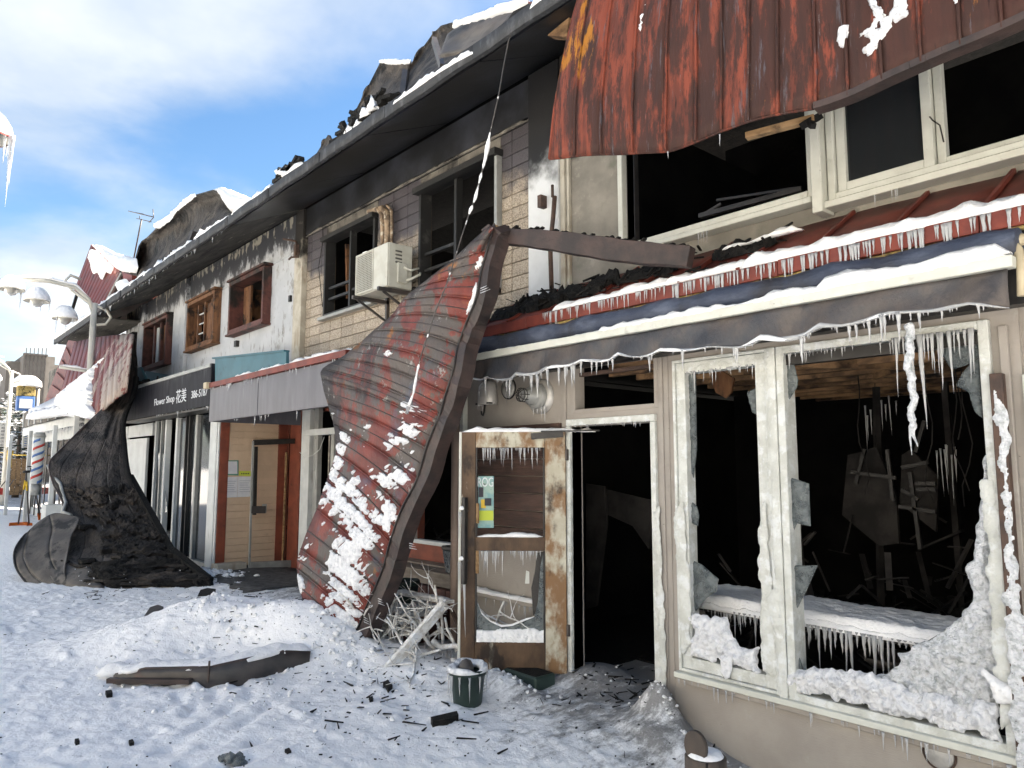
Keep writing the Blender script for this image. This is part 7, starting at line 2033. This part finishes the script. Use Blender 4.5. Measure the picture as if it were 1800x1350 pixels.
icicle_row((-6.95,-.34,.28), (-6.15,-.34,.28), 26, cr_, .05, .25, 95, .012)
c2_ = pl(709,1100,-.12); p2 = pot(Vector((c2_.x, -.12, .30)), .12, .155, .24, 'upper dark green square shouldered pot under iced branches', n=8)
# iced tangle of branches
br = thing('iced_shrub', 'tangled bare shrub branches thickly coated in ice beside the door', 'shrub', (-6.0,-.45,0))
rr = random.Random(44)
def branch(mb, p, d, L_, r_, depth):
    pts = [p]; rad = [r_]; n_ = 6; q = p.copy(); dv = d.copy()
    for i in range(n_):
        dv = (dv + Vector((rr.uniform(-.4,.4), rr.uniform(-.4,.4), rr.uniform(-.4,.3)))*.55).normalized()
        q = q + dv*L_/n_
        if q.z < .03: q.z = .03; dv.z = abs(dv.z)*.3
        pts.append(q.copy()); rad.append(r_*(1-.6*(i+1)/n_)*(1+.25*rr.uniform(-1,1)))
    mb.tube(pts, rad, 6)
    if depth:
        for k in range(3):
            i = rr.randint(1, n_-1); nd = (dv*.3+Vector((rr.uniform(-1,1), rr.uniform(-.8,.5), rr.uniform(-.5,.8)))).normalized()
            branch(mb, pts[i], nd, L_*.6, rad[i]*.75, depth-1)
for k in range(20):
    base = Vector((rr.uniform(-6.6,-5.2), rr.uniform(-.75,-.15), rr.uniform(.02,.12)))
    d = Vector((rr.uniform(-.9,.9), rr.uniform(-.5,.2), rr.uniform(.3,1))).normalized()
    mb = MB(); branch(mb, base, d, rr.uniform(.40,.72), rr.uniform(.013,.026), 2)
    part('branch', mb, M['branch'], br)
mb = MB()
for a, b in (((648,0),(0,0)),):
    pass
def ppath(pts, Y, r_): mb_ = MB(); mb_.tube([pl(a,b,Y) for a,b in pts], r_, 7); return mb_
part('branch', ppath([(762,1127),(775,1138),(800,1135),(815,1140),(825,1150)], -.55, [.028,.024,.022,.018,.012]), M['branch'], br)
part('branch', ppath([(782,1085),(786,1105),(796,1125),(803,1145)], -.5, [.010,.012,.012,.014]), M['branch'], br)
part('branch', ppath([(818,1095),(812,1120),(808,1150),(800,1180)], -.55, [.006,.008,.010,.010]), M['branch'], br)
part('branch', ppath([(700,1190),(720,1165),(745,1150),(775,1142)], -.7, [.014,.012,.012,.010]), M['branch'], br)
for (x0,y0,x1,y1,Y,k0) in [(640,1050,720,1130,-.35,1),(680,1060,740,1095,-.25,2)]:
    mb = MB()
    for i in range(14):
        q = pl(rr.uniform(x0,x1), rr.uniform(y0,y1), Y)
        branch(mb, q, Vector((rr.uniform(-1,1), rr.uniform(-.3,.3), rr.uniform(-1,.2))).normalized(), rr.uniform(.12,.3), .011, 0)
    part('twigs', mb, M['branch'], br)
for k in range(26):
    q = pl(rr.uniform(650,800), rr.uniform(1070,1180), -.6+rr.uniform(0,.3)); icicle(q, rr.uniform(.05,.18), .008, br)
pk = thing('leaning_plank', 'pale iced plank leaning from the snow up against the clutter by the door', 'plank', tuple(gr(675,1190)))
a, b = pl(672,1188,-1.02), pl(783,1060,-.55)
part('plank', MB().beam(a, b, .035, .10, up=(0,-1,.3)), M['branch'], pk, bevel=.004)
part('snow_strip', snow_bar([a+Vector((0,0,.05)), b+Vector((0,0,.03))], .07, .02, 6, 9, .04, .7), M['snow'], pk)
pk2 = thing('iced_board', 'iced cross board lying over the pots under the leaning sheet', 'plank', tuple(pl(740,1045,-.2)))
a, b = pl(694,1040,-.2), pl(790,1058,-.45)
part('board', MB().beam(a, b, .10, .03), M['branch'], pk2, bevel=.004)
part('snow_strip', snow_bar([a+Vector((0,0,.015)), b+Vector((0,0,.015))], .10, .02, 16, 9, .04, .7), M['snow'], pk2)
single('dark_stick', MB().beam(pl(795,1075,-.3), pl(828,1150,-.5), .03, .03), M['rust'], 'dark thin stick slanting down beside the pinkish pipe', 'stick')

# snow covered counter inside the display window
ct = thing('display_counter', 'long counter inside the display window under a slab of snow with icicles', 'counter', (-2.5,.5,0))
ctx = [(-3.35,.28,.73),(-1.45,.30,.78)]
part('counter_top', MB().box(-3.6, -1.30, .28, .85, .66, .715), M['blackframe'], ct, bevel=.005)
for xx in (-3.5,-1.5): part('counter_leg', MB().box(xx,xx+.1,.5,.6,.02,.66), M['blackframe'], ct)
g = []; 
H = np.zeros((44,140))
Ug, Vg = np.meshgrid(np.linspace(0,1,140), np.linspace(0,1,44))
H = .055*(1-np.clip((.06-Vg)/.06,0,1)**2)*np.clip(Ug/.03,.1,1)*(1+.5*fbm(Ug*9,Vg*3,4))+.004 + .008*fbm(Ug*60,Vg*20,2)
part('snow_slab', crust(lambda u, v: ((-3.55+2.22*u, .255+.56*v, .716), (0,-.35*(1-v)**6,1)), 140, 44, H, 0), M['snow'], ct)
part('snow_lip', snow_bar([(-3.5,.262,.69),(-2.4,.262,.685),(-1.35,.262,.69)], .05, .045, 66, 9, .02, .5), M['snow'], ct)
icicle_row((-3.45,.25,.70), (-1.5,.25,.70), 70, ct, .03, .14, 97, .006)
rr = random.Random(6)
for k in range(22):
    x = -2.45+.035*k+rr.uniform(-.01,.01); icicle((x,.245,.70), rr.uniform(.06,.30)*(1 if .1<(x+2.45)/.6<.9 else .5), rr.uniform(.008,.016), ct)
for k in range(9): icicle((-2.98+.04*k,.245,.70), rr.uniform(.05,.26), rr.uniform(.008,.013), ct)
part('steel_bowl', MB().lathe((-2.1,.62,.42), [(.0,0),(.12,.02),(.2,.09),(.19,.09),(.11,.03),(0,.015)], 20), M['gutter_grey'], ct)
for k in range(16):
    q = pl(rr.uniform(1500,1580), rr.uniform(690,740), 2.2) if k%2 else pl(rr.uniform(1640,1690), rr.uniform(780,800), 2.2)
    icicle(q, rr.uniform(.1,.35), .007, A)
